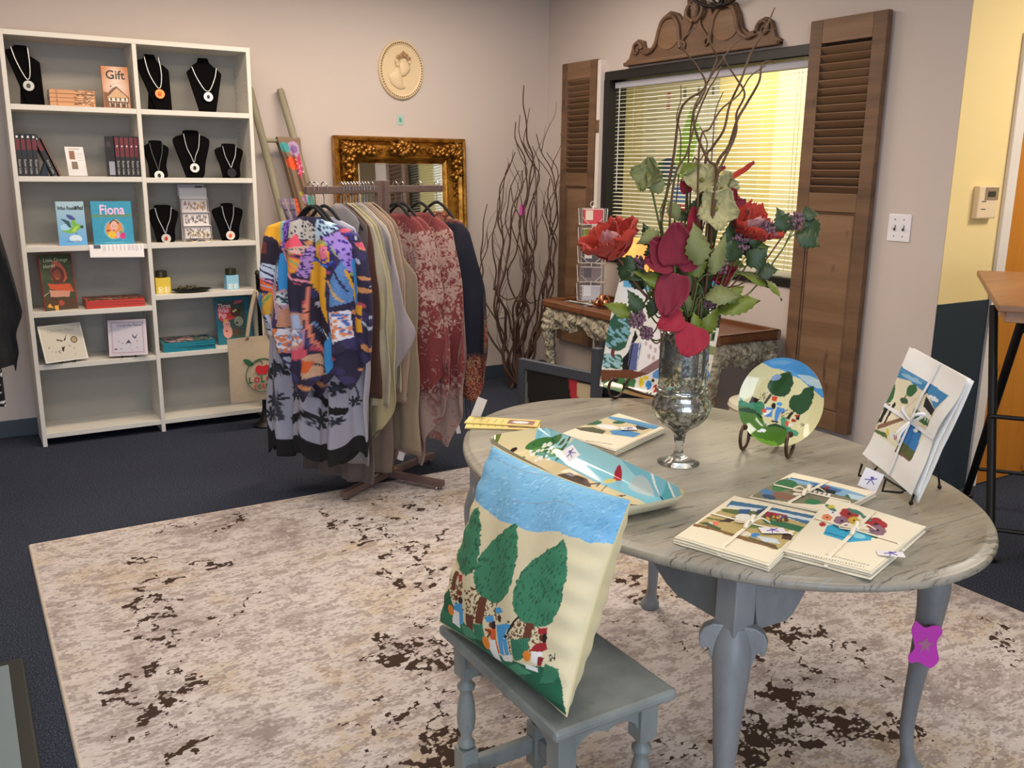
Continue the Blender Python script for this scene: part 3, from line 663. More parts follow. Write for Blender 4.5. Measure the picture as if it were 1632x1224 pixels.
# acrylic jewellery drawers
t = thing('jewellery_display', 'clear acrylic stair display of earrings and studs between two busts', 'display', (1.21, 5.45, RS_[2]), -.06)
AC = glassmat('clear_acrylic'); WHP = mat('white_card', '#e0dad8', .5)
a = Art(56, 60, '#d9d2d2', seed=9)
for k_ in range(3):
    a.dots((.08, .06+k_*.33, .92, .26+k_*.33), 46, .03, ['#8a7a6c', '#6f6a70', '#b08a66'][k_ % 3], 1.2); a.dots((.08, .06+k_*.33, .92, .26+k_*.33), 26, .02, '#f2e6da', 1.2); a.dots((.08, .06+k_*.33, .92, .26+k_*.33), 14, .018, '#3f3a44')
a.line([(.5, .92), (.85, .75)], .03, '#d59a5c'); a.line([(.62, .78), (.9, .95)], .025, '#e0b070')
def stair(u, v):
    k_ = min(2, int(v*3)); f = v*3-k_; return (-.072+u*.140, .005+k_*.032+f*.006, .018+k_*.075+f*.068)
a.mesh(stair, 'jewellery_cards', GLOSS, t, False)
for k_ in range(3):
    y = k_*.032; z = k_*.075
    MB().bb((-.078, y, .012+z), (.074, y+.0015, .088+z)).build('drawer_front', AC, t)
    MB().bb((-.078, y, .088+z), (.074, y+.034, .0905+z)).bb((-.078, y, z), (-.076, y+.034, .09+z)).bb((.072, y, z), (.074, y+.034, .09+z)).build('drawer_case', WHP, t)
a = Art(40, 24, '#b0acb2', seed=9); a.poly([(.0, 0), (1, 0), (1, .3), (.75, .45), (.6, .3), (.45, .62), (.3, .4), (0, .2)], '#56555c', .3); a.poly([(.66, 0), (.95, 0), (.95, .9), (.66, .9)], '#3e3f42', .4)
a.mesh(lambda u, v: (-.083+u*.145, .112, .235+v*.085), 'header_card', GLOSS, t, False, .002)
MB().bb((-.078, .095, 0), (.074, .110, .30)).build('backing_board', WHP, t)
t = thing('spectacles', 'round wire-rimmed spectacles resting at the foot of the acrylic display', 'glasses', (1.215, 5.41, RS_[2]))
GM = mat('brass_wire', '#b7a98a', .3, .8)
for s_ in (-1, 1):
    MB().tube([(s_*.038+.024*math.cos(q/20*2*PI), 0, .026+.024*math.sin(q/20*2*PI)) for q in range(20)], .0022, 6, True).build('rim', GM, t, smooth=True)
    MB().rod((s_*.062, 0, .03), (s_*.058, .028, .004), .0015, 6).build('temple', GM, t)
MB().tube(catmull([(-.014, 0, .028), (0, -.002, .034), (.014, 0, .028)], 4), .0018, 6).build('bridge', GM, t, smooth=True)
# fourth shelf
a = Art(52, 100, '#37432a', [(165, 205), (700, 130), (740, 1060), (235, 1165)], 7)
a.img *= (1+.5*(np.kron(a.rs.rand(26, 14, 1), np.ones((4, 4, 1)))[:101, :53]-.5)); a.poly([(690, 120), (730, 110), (800, 1080), (735, 1080), (700, 600)], '#8d2424')
a.poly([(350, 480), (380, 320), (440, 270), (520, 320), (590, 430), (610, 560), (560, 640), (360, 620)], '#b4533a', .2); a.ell(460, 530, 110, 150, '#5d241c', 0, .2); a.ell(450, 520, 60, 90, '#823a28', 0, .2); a.line([(425, 600), (475, 596)], 12, '#c9865e')
a.poly([(290, 690), (400, 700), (640, 650), (700, 780), (560, 800), (330, 790)], '#c4502a', .2); a.poly([(310, 810), (640, 780), (620, 880), (330, 920)], '#c98d78', .1); a.poly([(250, 940), (700, 900), (730, 1050), (250, 1130)], '#4e3420', .4)
a.poly([(260, 1100), (300, 1030), (360, 1100)], '#e0a23c'); a.poly([(370, 1060), (440, 1040), (435, 1130), (390, 1135)], '#e0a23c'); a.ell(490, 1000, 40, 45, '#a8442f'); a.line([(215, 920), (300, 850)], 10, '#c9a890')
b_ = book('red-edged hardcover picture book standing upright with a hooded figure on its leafy cover', .168, .300, .014, '#ad2b24', a, (.385, 5.43, LS[3]), (-.12, 0, .22))
lettering('Little Orange', .027, mat('pale_green_ink', '#c6d2a8', .5), b_, (.083, -.0017, .268), sx=.85); lettering('Honey', .027, mat('pale_green_ink', '#c6d2a8', .5), b_, (.048, -.0017, .238), (PI/2, -.15, 0), sx=.85)
for i in range(3):
    t = thing('picture_book', ['lowest', 'middle', 'topmost'][i]+' of the three red hardcovers lying on the fourth shelf', 'book', (.583, 5.41, LS[3]+.0004+i*.0148), rnd.uniform(-.01, .01), 'lying red hardcovers')
    MB().bb((0, 0, 0), (.300, .003, .0142)).bb((0, 0, 0), (.300, .20, .002)).bb((0, 0, .0122), (.300, .20, .0142)).build('cover', mat('red_hardcover', '#bb3324', .35), t, bevel=.0008)
    MB().bb((.004, .003, .002), (.296, .196, .0122)).build('page_block', PAGE, t)
    if i == 2:
        a = Art(60, 30, '#7a4a34', seed=4); a.dots((0, 0, 1, 1), 90, .05, '#3d3a24', 1.3); a.dots((0, 0, 1, 1), 40, .04, '#b4553a', 1.3); a.dots((0, 0, 1, 1), 30, .03, '#d2a090', 1.3)
        a.mesh(lambda u, v: (.01+u*.28, .01+v*.18, .0146), 'cover_picture', GLOSS, t, False)
def candle(label, x, col, zt, w_=.082, h=.088):
    t = thing('candle_box', label, 'candle', (x, 5.47, zt)); P = [(x_, y_) for x_, y_ in ((-w_/2, 0), (w_/2, 0), (w_/2, w_), (-w_/2, w_))]
    a = Art(26, 28, col, seed=5)
    for k_ in range(4): a.ell(.3+.45*(k_ % 2), .2+.3*(k_//2), .17, .14, '#efe9d2'); a.ell(.33+.45*(k_ % 2), .2+.3*(k_//2), .10, .08, col)
    MB().bb((-w_/2, 0, 0), (w_/2, w_, h)).build('box', mat('card_'+col, col, .5), t, bevel=.001)
    a.mesh(lambda u, v: (-w_/2+.002+u*(w_-.004), -.0008, .002+v*(h*.62)), 'printed_front', GLOSS, t, False)
    MB().lathe([(.026, h), (.032, h+.003), (.032, h+.034), (.028, h+.038), (0, h+.038)], 20, (0, w_/2, 0)).build('tin_lid', mat('black_lace_tin', '#4d493c', .35, .7, .8, 180), t, smooth=True)
    return t
candle('boxed candle in yellow card with a dark tin lid on the fourth shelf', 1.000, '#d9bd3e', RS_[3]); candle('boxed candle in pale blue card with a black lace tin lid', 1.392, '#8cc0dd', RS_[3], .072, .084)
t = thing('trinket_tray', 'shallow dark tray heaped with black and gold trinkets', 'tray', (1.152, 5.46, RS_[3]))
DM = mat('dark_pewter', '#2b2b26', .35, .6)
MB().lathe([(0, .003), (.07, .004), (.108, .018), (.112, .020), (.108, .014), (.07, 0), (0, 0)], 28, sx=1, sy_=.55).build('dish', DM, t, smooth=True)
gm = mat('black_gold_enamel', '#3f3a24', .3, .6, .6, 90)
for i in range(14):
    a_ = rnd.uniform(0, 6.28); r_ = rnd.uniform(0, .075); x, y = r_*math.cos(a_), r_*math.sin(a_)*.45
    MB().tube(catmull([(x-.02, y, .02), (x, y+.004, .03+rnd.uniform(0, .012)), (x+.022, y, .022)], 3), .003, 6).build('trinket', gm, t, smooth=True)
# fifth shelf: two tilted prints on easels
def print_on_easel(label, loc, rz, w_, h, tilt, edge, art, rollz=0):
    t = thing('framed_print', label, 'print', loc, (0, 0, rz))
    e = MB().bb((-w_/2, -.004, 0), (w_/2, .004, h)).build('mount_board', mat('frame_'+edge, edge, .4), t, bevel=.001); e.location = (0, 0, .012); e.rotation_euler = (-tilt, rollz, 0)
    o = art.mesh(lambda u, v: (-w_/2+.008+u*(w_-.016), -.0052, .008+v*(h-.016)), 'print', paintmat('glazed_print', .12, coat=.8), e, False)
    wm = mat('black_wire', '#1d1a18', .4, .5)
    for s_ in (-1, 1):
        MB().tube([(s_*.035, -.020, .018), (s_*.035, -.020, .006), (s_*.035, .012, .004), (s_*.03, .10, .004)], .002, 6).tube([(s_*.035, .012, .004), (s_*.02, .012+math.sin(tilt)*h*.5, .02+h*.45*math.cos(tilt))], .002, 6).build('easel_wire', wm, t)
    return t, o
a = Art(80, 72, '#cfc9bb', seed=12)
a.poly([(.32, .62), (.5, .56), (.56, .55), (.62, .72), (.54, .6), (.48, .53), (.36, .57)], '#2e2925'); a.ell(.78, .55, .085, .10, '#2f2820'); a.ell(.78, .55, .062, .078, '#b59b74'); a.poly([(.42, .28), (.46, .22), (.48, .30), (.52, .38), (.44, .36)], '#2a2421')
a.dots((.1, .1, .8, .5), 12, .012, '#5a534b', 1.6); a.line([(.15, .74), (.85, .74)], .006, '#8a8378'); a.line([(.6, .42), (.68, .34)], .012, '#77706a')
t, o = print_on_easel('tilted glazed print with hummingbirds and a dark ring, left end of the fifth shelf', (.462, 5.40, LS[4]), .28, .225, .205, .35, '#dcd9d2', a)
lettering('Cloud the Flame', .026, mat('grey_ink', '#8d8578', .5), o, (0, -.006, .170), sx=.8)
a = Art(80, 80, '#c5bfca', seed=13)
a.line([(.06, .05), (.94, .05), (.94, .95), (.06, .95), (.06, .05)], .012, '#a05a66'); a.poly([(.62, .62), (.7, .5), (.8, .62), (.72, .45), (.64, .50)], '#5a5560'); a.poly([(.42, .3), (.52, .44), (.6, .3), (.52, .34)], '#3c3a46'); a.dots((.15, .1, .9, .45), 10, .012, '#6a6470', 1.6); a.ell(.15, .16, .05, .03, '#8a6f78')
t, o = print_on_easel('tilted white print with a red border and butterflies, right of the hummingbird print', (.775, 5.40, LS[4]), -.20, .20, .205, .35, '#d8c6cb', a)
lettering('Cloud the Flame', .024, mat('dark_violet_ink', '#4d4658', .5), o, (.01, -.006, .172), sx=.8)
for x, w_, lb in ((.455, .24, 'clear acrylic sheet standing behind the left tilted print'), (.80, .23, 'clear framed acrylic sheet standing behind the right tilted print')):
    t = thing('acrylic_sheet', lb, 'display sheet', (x, 5.60, LS[4])); MB().bb((-w_/2, 0, 0), (w_/2, .003, .245)).build('clear_sheet', AC, t)
    MB().bb((-w_/2, -.002, .237), (w_/2, .004, .245)).bb((-w_/2, -.002, 0), (-w_/2+.008, .004, .237)).bb((w_/2-.008, -.002, 0), (w_/2, .004, .237)).build('edge', mat('grey_edging', '#8d8a8e', .4), t)
for i in range(4):
    t = thing('picture_book', ['lowest', 'second lowest', 'second from the top', 'topmost'][i]+' of the four turquoise picture books lying on the fifth shelf', 'book', (.965, 5.41, RS_[4]+.0004+i*.0136), rnd.uniform(-.025, .01), 'lying turquoise picture books')
    MB().bb((0, 0, 0), (.29, .003, .013)).bb((0, 0, 0), (.29, .21, .002)).bb((0, 0, .011), (.29, .21, .013)).build('cover', mat('turquoise_hardcover', '#1f7f92', .35), t, bevel=.0008)
    MB().bb((.004, .003, .002), (.286, .206, .011)).build('page_block', PAGE, t)
    if i == 3:
        a = Art(60, 34, '#3f5a58', seed=4); a.dots((0, 0, 1, 1), 60, .06, '#22383c', 1.3); a.dots((.05, .1, .6, .9), 30, .05, '#c98a92', 1.3); a.dots((.3, 0, 1, 1), 40, .03, '#b8b0a0', 1.3)
        a.mesh(lambda u, v: (.012+u*.266, .01+v*.19, .0134), 'cover_picture', GLOSS, t, False)
a = Art(66, 92, '#1c6b7c', [(170, 100), (1000, 50), (1010, 1090), (185, 1150)], 8)
a.poly([(210, 180), (860, 150), (880, 980), (330, 1000), (300, 640), (220, 600)], '#37504a', .3); a.poly([(600, 250), (650, 160), (860, 140), (800, 200)], '#c65b74'); a.poly([(215, 310), (530, 300), (600, 560), (330, 640), (220, 560)], '#cf4a5c'); a.poly([(430, 420), (600, 400), (620, 560), (440, 560)], '#c03030')
a.ell(640, 420, 120, 100, '#4a2a1e', 0, .2); a.ell(600, 400, 30, 26, '#d8cc90'); a.ell(650, 370, 30, 22, '#d8cc90'); a.ell(700, 620, 110, 110, '#8f9484', 0, .2); a.ell(660, 660, 30, 22, '#1f1f1f'); a.ell(640, 860, 120, 90, '#4c4232', 0, .4)
a.ell(420, 850, 110, 150, '#dd9a90', 0, .06); a.ell(410, 690, 85, 90, '#dd9a90'); a.ell(400, 840, 22, 22, '#5e1f1c'); a.ell(400, 690, 12, 12, '#402020'); a.ell(450, 690, 16, 18, '#b04a50'); a.poly([(330, 620), (360, 570), (440, 570), (430, 630)], '#d8a040')
b_ = book('turquoise picture book with pink pig and red title block standing beside the tote bag', .212, .285, .014, '#1c6b7c', a, (1.295, 5.50, RS_[4]), (-.12, 0, .05))
for s_, z in (('Three', .232), ('Wild', .204), ('Pigs', .176)): lettering(s_, .036, mat('pale_pink_ink', '#f0c4cc', .5), b_, (.016, -.0017, z), bold=.0008, align='LEFT', sx=.85)
# ================================================================== wall pieces
# oval relief medallion
t = thing('wall_medallion', 'oval cream plaster medallion with a bust in profile, hung above the gilt mirror', 'wall plaque', (2.605, YB, 2.127))
CR = mat('cream_plaster', '#d8c09a', .5, bst=.3, bsc=60, scale=14)
MB().lathe([(0, 0), (.158, 0), (.158, .014), (.150, .022), (.138, .018), (.132, .012), (0, .012)], 48, sx=1, sy_=1.165).build('oval_plate', CR, t, smooth=True).rotation_euler = (PI/2, 0, 0)
BRB = mat('antique_brown_beading', '#6b4a2c', .5)
mb = MB()
for i in range(64):
    q = 2*PI*i/64; mb.ball((.144*math.cos(q), -.020, .168*math.sin(q)), .0052, 6, 4)
mb.build('beaded_rim', BRB, t, smooth=True)
def relief(pts, dpt, name, m=CR):
    P = smoothpoly(pts, 5); n = len(P); cx = sum(p[0] for p in P)/n; cz = sum(p[1] for p in P)/n; V = []; F = []
    K = 6
    for j in range(K+1):
        f = math.cos(j/K*PI/2); h = math.sin(j/K*PI/2)*dpt
        for x, z in P: V.append((cx+(x-cx)*max(f, .02), -.0125-h, cz+(z-cz)*max(f, .02)))
    for j in range(K):
        for i in range(n): F.append((j*n+i, j*n+(i+1) % n, (j+1)*n+(i+1) % n, (j+1)*n+i))
    return MB().add(V, F).build(name, m, t, smooth=True, angle=180)
relief([(-.095, -.035), (-.06, -.01), (-.025, .02), (.0, -.03), (.01, -.085), (.025, -.115), (-.02, -.12), (-.06, -.10), (-.085, -.07)], .016, 'shoulder')
relief([(-.02, .035), (.0, .055), (.045, .05), (.062, .02), (.060, .0), (.045, -.02), (.02, -.04), (-.004, -.035), (-.015, .0)], .020, 'face')
HR = mat('toned_plaster_hair', '#a9845a', .6, bst=.5, bsc=90)
for x, z, r_ in ((-.02, .075, .022), (.005, .09, .022), (.03, .088, .02), (.05, .07, .018), (-.035, .05, .016), (-.03, .03, .014), (.055, .05, .012), (.012, .105, .012)):
    MB().tube([(x+r_*.7*math.cos(q/10*2*PI)*(1-q/26), -.022-.004*(q/16), z+r_*.7*math.sin(q/10*2*PI)*(1-q/26)) for q in range(17)], .0048, 6).build('hair_curl', HR if z > .06 else CR, t, smooth=True)
a = Art(16, 18, '#9fc0b4', seed=3); a.ell(.5, .5, .2, .28, '#5f9a8c', 20, .1); a.ell(.6, .45, .1, .12, '#4d8678')
s = a.mesh(lambda u, v: (2.574+u*.046, YB-.0022, 1.784+v*.062), 'sticker', PAPER, None, False, .001); tag(s, 'small pale teal sticker on the wall between medallion and mirror', 'sticker')
def plate_outlet(name, label, cat, loc, rot, w_, h_, kind):
    t = thing(name, label, cat, loc, rot)
    wp = mat('white_switch_plastic', '#e6e2e6', .35); dk = mat('dark_slot', '#55504e', .6)
    MB().bb((-w_/2, -.006, -h_/2), (w_/2, 0, h_/2)).build('cover_plate', wp if kind == 'switch' else mat('ivory_plastic', '#d8d0c4', .4), t, bevel=.003)
    if kind == 'switch':
        for x in (-.023, .023):
            MB().box((x, -.007, 0), (.011, .003, .026)).build('toggle_slot', dk, t); MB().box((x, -.014, .004), (.008, .018, .010), Matrix.Rotation(.5, 3, 'X')).build('toggle', wp, t, bevel=.001)
            for z in (-.038, .038): MB().lathe([(0, 0), (.003, 0), (.003, .001), (0, .001)], 8).build('screw', dk, t, loc=(x, -.0062, z)).rotation_euler = (PI/2, 0, 0)
    else:
        for z in (-.020, .020):
            mb = MB(); mb.box((-.006, -.0065, z+.003), (.002, .002, .009)).box((.006, -.0065, z+.003), (.002, .002, .008)).box((0, -.0065, z-.009), (.005, .002, .005)); mb.build('socket_slots', dk, t)
    return t
plate_outlet('light_switch', 'white double toggle switch plate on the lilac wall right of the large shutter', 'light switch', (XW, 2.717, 1.262), (0, 0, -PI/2), .120, .125, 'switch')
plate_outlet('wall_outlet', 'ivory wall outlet low behind the bare branches', 'outlet', (3.386, YB, .506), 0, .072, .118, 'outlet')
t = thing('thermostat', 'beige thermostat with a dark display on the yellow corridor wall', 'thermostat', (3.99, YY, 1.385))
BG = mat('beige_plastic', '#e2c9a6', .45)
MB().bb((-.070, -.030, -.072), (.078, 0, .072)).build('case', BG, t, bevel=.006)
MB().bb((-.026, -.0320, .010), (.074, -.0295, .066)).build('bezel', mat('taupe_plastic', '#8f7b62', .5), t, bevel=.001)
MB().bb((-.008, -.0335, .024), (.050, -.0315, .048)).build('display', mat('dark_lcd', '#23202a', .15), t, bevel=.001)
for z in (.004, -.030): MB().bb((-.045, -.0312, z-.002), (-.012, -.0298, z+.002)).build('slot', mat('dark_slot', '#55504e', .6), t)

# ---- carved pediment above the window
PW = wood('aged_pine', '#523b2a', '#74563e', 1, .6, 10); PW2 = wood('aged_pine_panel', '#65492f', '#83644a', 1, .6, 8)
t = thing('carved_pediment', 'scrolled carved brown wood pediment above the black-framed window', 'carved ornament', (XW, 4.142, 2.142))
T = lambda a_, b_, c_: (-c_-.001, -a_, b_)
half = [(.0, .30), (.04, .30), (.055, .255), (.10, .28), (.12, .21), (.17, .255), (.23, .275), (.29, .25), (.33, .19), (.355, .12), (.40, .085), (.455, .095), (.47, .135), (.52, .15), (.565, .125), (.585, .08), (.60, .045), (.632, .03), (.632, 0)]
outl = [(-x, z) for x, z in half[::-1]]+half[1:]
MB().prism(outl, .028, T).build('backboard', PW, t, bevel=.003)
MB().bb((-.050, -.632, 0), (-.002, .632, .022)).build('base_moulding', PW, t, bevel=.006)
for s_ in (-1, 1):
    MB().lathe([(0, 0), (.083, 0), (.083, .006), (.075, .009), (0, .009)], 28, sx=1, sy_=1.25).build('oval_panel', PW2, t, smooth=True, loc=(-.028, -s_*.235, .145)).rotation_euler = (0, -PI/2, 0)
    mb = MB()
    path = [(.12, .06), (.135, .13), (.15, .19), (.19, .235), (.235, .245), (.285, .225), (.315, .175), (.335, .115), (.37, .075), (.42, .06), (.465, .075)]
    mb.tube(catmull([(-.036, -s_*x, z) for x, z in path], 8), .0135, 8)
    mb.tube([(-.036, -s_*(.52+(.048-.0018*k_)*math.cos(PI+k_*.33)), .088+(.048-.0018*k_)*math.sin(PI-k_*.33)) for k_ in range(23)], [.013-.0004*k_ for k_ in range(23)], 8)
    mb.tube([(-.036, -s_*(.10+(.032-.0014*k_)*math.cos(k_*.35)), .065+(.032-.0014*k_)*math.sin(k_*.35)) for k_ in range(18)], [.010-.0003*k_ for k_ in range(18)], 8)
    mb.tube(catmull([(-.036, -s_*x, z) for x, z in ((.03, .20), (.05, .15), (.10, .10), (.13, .07))], 6), .009, 8)
    mb.build('scroll_carving', PW, t, smooth=True, angle=60)
mb = MB(); mb.ball((-.04, 0, .25), .04, 12, 8, (.6, .8, 1.7))
for s_ in (-1, 1):
    mb.tube(catmull([(-.044, s_*.01, .19), (-.05, s_*.05, .21), (-.05, s_*.065, .25), (-.044, s_*.03, .30)], 6), [.012]*18+[.008], 8)
    mb.tube(catmull([(-.044, s_*.01, .27), (-.05, s_*.045, .29), (-.044, s_*.05, .325)], 6), .010, 8)
mb.build('acanthus_crest', PW, t, smooth=True, angle=60)
t = thing('iron_wall_ornament', 'black wrought iron ornament just above the pediment, cut by the top edge', 'wall ornament', (XW-.06, 3.93, 2.375))
IR = mat('black_wrought_iron', '#15110f', .5, .3)
mb = MB()
for s_ in (-1, 1):
    mb.tube(catmull([(0, 0, .0), (0, s_*.05, .010), (0, s_*.13, .03), (0, s_*.22, .075), (0, s_*.26, .14)], 6), [.009]*24+[.005], 8)
    mb.tube(catmull([(0, 0, .0), (-.01, s_*.05, .05), (0, s_*.10, .13), (0, s_*.06, .2)], 6), [.008]*18+[.005], 8)
mb.ball((0, 0, .012), .022, 10, 8, (.8, 2.0, .7))
mb.tube([(0, 0, 0), (0, 0, .28)], .008, 8); mb.box((.03, 0, .1), (.06, .02, .02)); mb.build('scrolls', IR, t, smooth=True, angle=60)

# ---- louvred shutters
def shutter(label, y0, y1, z0, z1, zr, seed):
    """y0 far edge, y1 near edge; zr top of the solid lower panel"""
    w_ = y0-y1; t = thing('louvred_shutter', label, 'shutter', (XW-.0135, y1, z0))
    H = z1-z0; hr = zr-z0; st = w_*.17; T_ = .035
    for a_, b_ in (((-T_, 0, 0), (0, st, H)), ((-T_, w_-st, 0), (0, w_, H))): MB().bb(a_, b_).build('stile', PW, t, bevel=.003)
    for a_, b_ in (((-T_, st, 0), (0, w_-st, .10)), ((-T_, st, hr), (0, w_-st, hr+.09)), ((-T_, st, H-.11), (0, w_-st, H))): MB().bb(a_, b_).build('rail', PW2, t, bevel=.003)
    MB().bb((-T_+.010, st, .10), (-.008, w_-st, hr)).build('lower_panel', PW2, t)
    MB().tube([(-T_+.008, st+.008, .108), (-T_+.008, w_-st-.008, .108), (-T_+.008, w_-st-.008, hr-.008), (-T_+.008, st+.008, hr-.008)], .006, 6, True).build('panel_moulding', PW, t)
    mb = MB(); z = hr+.108; R = Matrix.Rotation(-.75, 3, 'Y')
    while z < H-.12:
        mb.box((-T_/2, w_/2, z), (.007, w_-2*st+.004, .042), R); z += .0385
    mb.build('louvres', PW2, t, bevel=.002)
    MB().bb((-.004, st, hr+.08), (-.001, w_-st, H-.1)).build('backing', mat('dark_brown_backing', '#3a2a20', .9), t)  # dark brown sheet behind the louvre gaps
    return t
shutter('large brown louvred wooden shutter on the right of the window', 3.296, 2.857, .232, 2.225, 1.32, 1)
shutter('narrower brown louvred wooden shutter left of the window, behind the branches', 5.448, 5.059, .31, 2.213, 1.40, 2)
t = thing('shutter_batten', 'thin white batten between the left shutter and the black frame', 'batten', (XW-.03, 5.035, .95)); MB().bb((-.008, -.018, 0), (.03, .018, 1.255)).build('batten', WHT, t)
MB().bb((-.012, -.016, .80), (-.008, .03, .88)).build('latch_block', PW, t)

# ---- leaning ladder with scarves
AG = wood('worn_sage_paint', '#77705c', '#918a74', 2, .7, 12)
t = thing('display_ladder', 'worn sage wooden pole ladder leaning on the wall beside the bookcase', 'ladder', (0, 0, 0))
lad = lambda x0, x1, f: (x0+(x1-x0)*f, 5.665-.42*f, 1.965*(1-f)+.012*f)
LA = [lad(1.606, 1.90, 0), lad(1.606, 1.90, 1)]; LB = [lad(1.79, 2.16, 0), lad(1.79, 2.16, 1)]
def at(L, z): f = (L[0][2]-z)/(L[0][2]-L[1][2]); return tuple(L[0][i]+(L[1][i]-L[0][i])*f for i in range(3))
for L in (LA, LB): MB().tube([L[0], at(L, 1.95), at(L, 1.0), L[1]], [.017, .022, .023, .024], 12).build('rail', AG, t, smooth=True)
for z in (1.66, 1.30, .94, .58, .24): MB().rod(at(LA, z), at(LB, z), .013, 10).build('rung', AG, t, smooth=True)
def scarf(label, x0, x1, z, lf, lb, art, seed, y=None):
    """cloth folded over a rung: front fall lf, back fall lb"""
    r_ = random.Random(seed); pa = at(LA, z); pb = at(LB, z); yc = (pa[1]+pb[1])/2; ph = r_.uniform(0, 6)
    def fn(u, v):
        s_ = v*(lf+lb+.07); x = x0+(x1-x0)*u; fold = .012*math.sin(u*13+ph)+.006*math.sin(u*29)
        if s_ < lf: zz = z-(lf-s_); d = -.026-.020*(1-s_/lf); k_ = (lf-s_)
        elif s_ < lf+.07: q = (s_-lf)/.07*PI; zz = z+.020*math.sin(q)+.002; d = -.026*math.cos(q); k_ = 0
        else: zz = z-(s_-lf-.07); d = .026; k_ = s_-lf-.07
        a_ = min(1, k_/.10)
        return (x+(pb[0]-pa[0])*0+k_*.16+(.5-u)*.03*a_, yc+d-k_*.21+fold*a_*1.0-.0, zz)
    o = art.mesh(fn, 'scarf', paintmat('printed_fabric', .85, .15, 300), None, True, .0015); return tag(o, label, 'scarf')
a = Art(50, 200, '#7d6653', seed=21)
a.ell(.62, .555, .30, .045, '#a88cab', 0, .25); a.ell(.62, .555, .16, .022, '#7d5f92', 0, .2); a.ell(.2, .565, .22, .03, '#3f8f90', 0, .2)
a.ell(.35, .475, .30, .040, '#e0562a', 0, .15); a.ell(.70, .46, .16, .045, '#c8386a', 20, .15); a.dots((.55, .41, .85, .50), 14, .03, '#f0c0c8', .12); a.dots((.1, .44, .6, .52), 14, .04, '#8a3a24', .1)
a.ell(.55, .27, .22, .03, '#b090a8', 0, .3); a.ell(.85, .25, .25, .045, '#3e938c', 0, .2); a.ell(.4, .30, .15, .015, '#9a9440', 0, .2); a.ell(.5, .13, .3, .04, '#b0447a', 0, .2); a.ell(.4, .75, .3, .04, '#5a3a58', 0, .2)
scarf('taupe embroidered scarf with violet, orange and teal flowers, over the top rung', 1.735, 1.875, 1.66, .62, .34, a, 3)
a = Art(40, 160, '#6f6376', seed=22)
for i in range(22): a.line([(0, i/22), (1, i/22)], .012, ['#3f3a4c', '#8a7a80', '#55506a'][i % 3])
for i in range(5): a.line([(.1+i*.2, 0), (.1+i*.2, 1)], .05, ['#584e66', '#8b7c86'][i % 2])
a.poly([(.70, 0), (1, 0), (1, 1), (.70, 1)], '#c4512c')
for i in range(30): a.line([(.70, i/30), (1, i/30)], .008, '#8e2f22')
scarf('plaid grey-violet scarf with an orange border on the second rung', 1.70, 1.84, 1.30, .55, .30, a, 4)

# ---- gilt floor mirror leaning on the wall
def giltmat():
    m, nt, b = newmat('antique_gilt'); v = coords(nt); f = noise(nt, v, 18, 5, .7)
    nt.links.new(ramp(nt, f, [(.3, '#664114'), (.5, '#a8742c'), (.72, '#d6a24c')]), b.inputs['Base Color'])
    setb(b, .34, .85); bump(nt, b, noise(nt, v, 60, 4), .35, .004); return m
GILT = giltmat(); GDK = mat('dark_antique_gilt', '#96682c', .3, .85, .4, 60, .6, 90)
MZ, MW, MH = 1.70, .936, 1.70
tm = thing('gilt_mirror', 'large ornate gilt-framed mirror leaning on the wall behind the clothes rail', 'mirror', (2.114, 5.60, 0.004), (-.052, 0, 0))
FWd = .165
prof = [(0, 0), (0, .050), (.012, .062), (.026, .058), (.032, .044), (.055, .034), (.095, .040), (.112, .036), (.118, .044), (.132, .044), (.140, .030), (.152, .024), (.165, .012), (.165, 0)]
def mitred(w_, h_, prof, side):
    """one moulded side of a picture frame, mitred at both ends"""
    V = []
    for o_, d in prof:
        if side == 'bottom': V += [(o_, -d, o_), (w_-o_, -d, o_)]
        if side == 'top': V += [(w_-o_, -d, h_-o_), (o_, -d, h_-o_)]
        if side == 'left': V += [(o_, -d, h_-o_), (o_, -d, o_)]
        if side == 'right': V += [(w_-o_, -d, o_), (w_-o_, -d, h_-o_)]
    n = len(prof); F = [(2*i, 2*i+1, 2*((i+1) % n)+1, 2*((i+1) % n)) for i in range(n)]; F += [tuple(2*i for i in range(n))[::-1], tuple(2*i+1 for i in range(n))]
    return MB().add(V, F)
for s_ in ('bottom', 'top', 'left', 'right'): mitred(MW, MH, prof, s_).build('frame_moulding', GILT, tm, smooth=True, angle=30)
m_, nt_, b_ = newmat('mirror_glass'); setb(b_, .02, 1); b_.inputs['Base Color'].default_value = (.80, .82, .80, 1)
MB().bb((FWd, -.016, FWd), (MW-FWd, -.010, MH-FWd)).build('mirror_glass', m_, tm)
MB().tube([(FWd+.006, -.017, FWd+.006), (MW-FWd-.006, -.017, FWd+.006), (MW-FWd-.006, -.017, MH-FWd-.006), (FWd+.006, -.017, MH-FWd-.006)], .0035, 6, True).build('inner_bead', mat('pale_gilt_bead', '#d8bf88', .3, .6), tm)
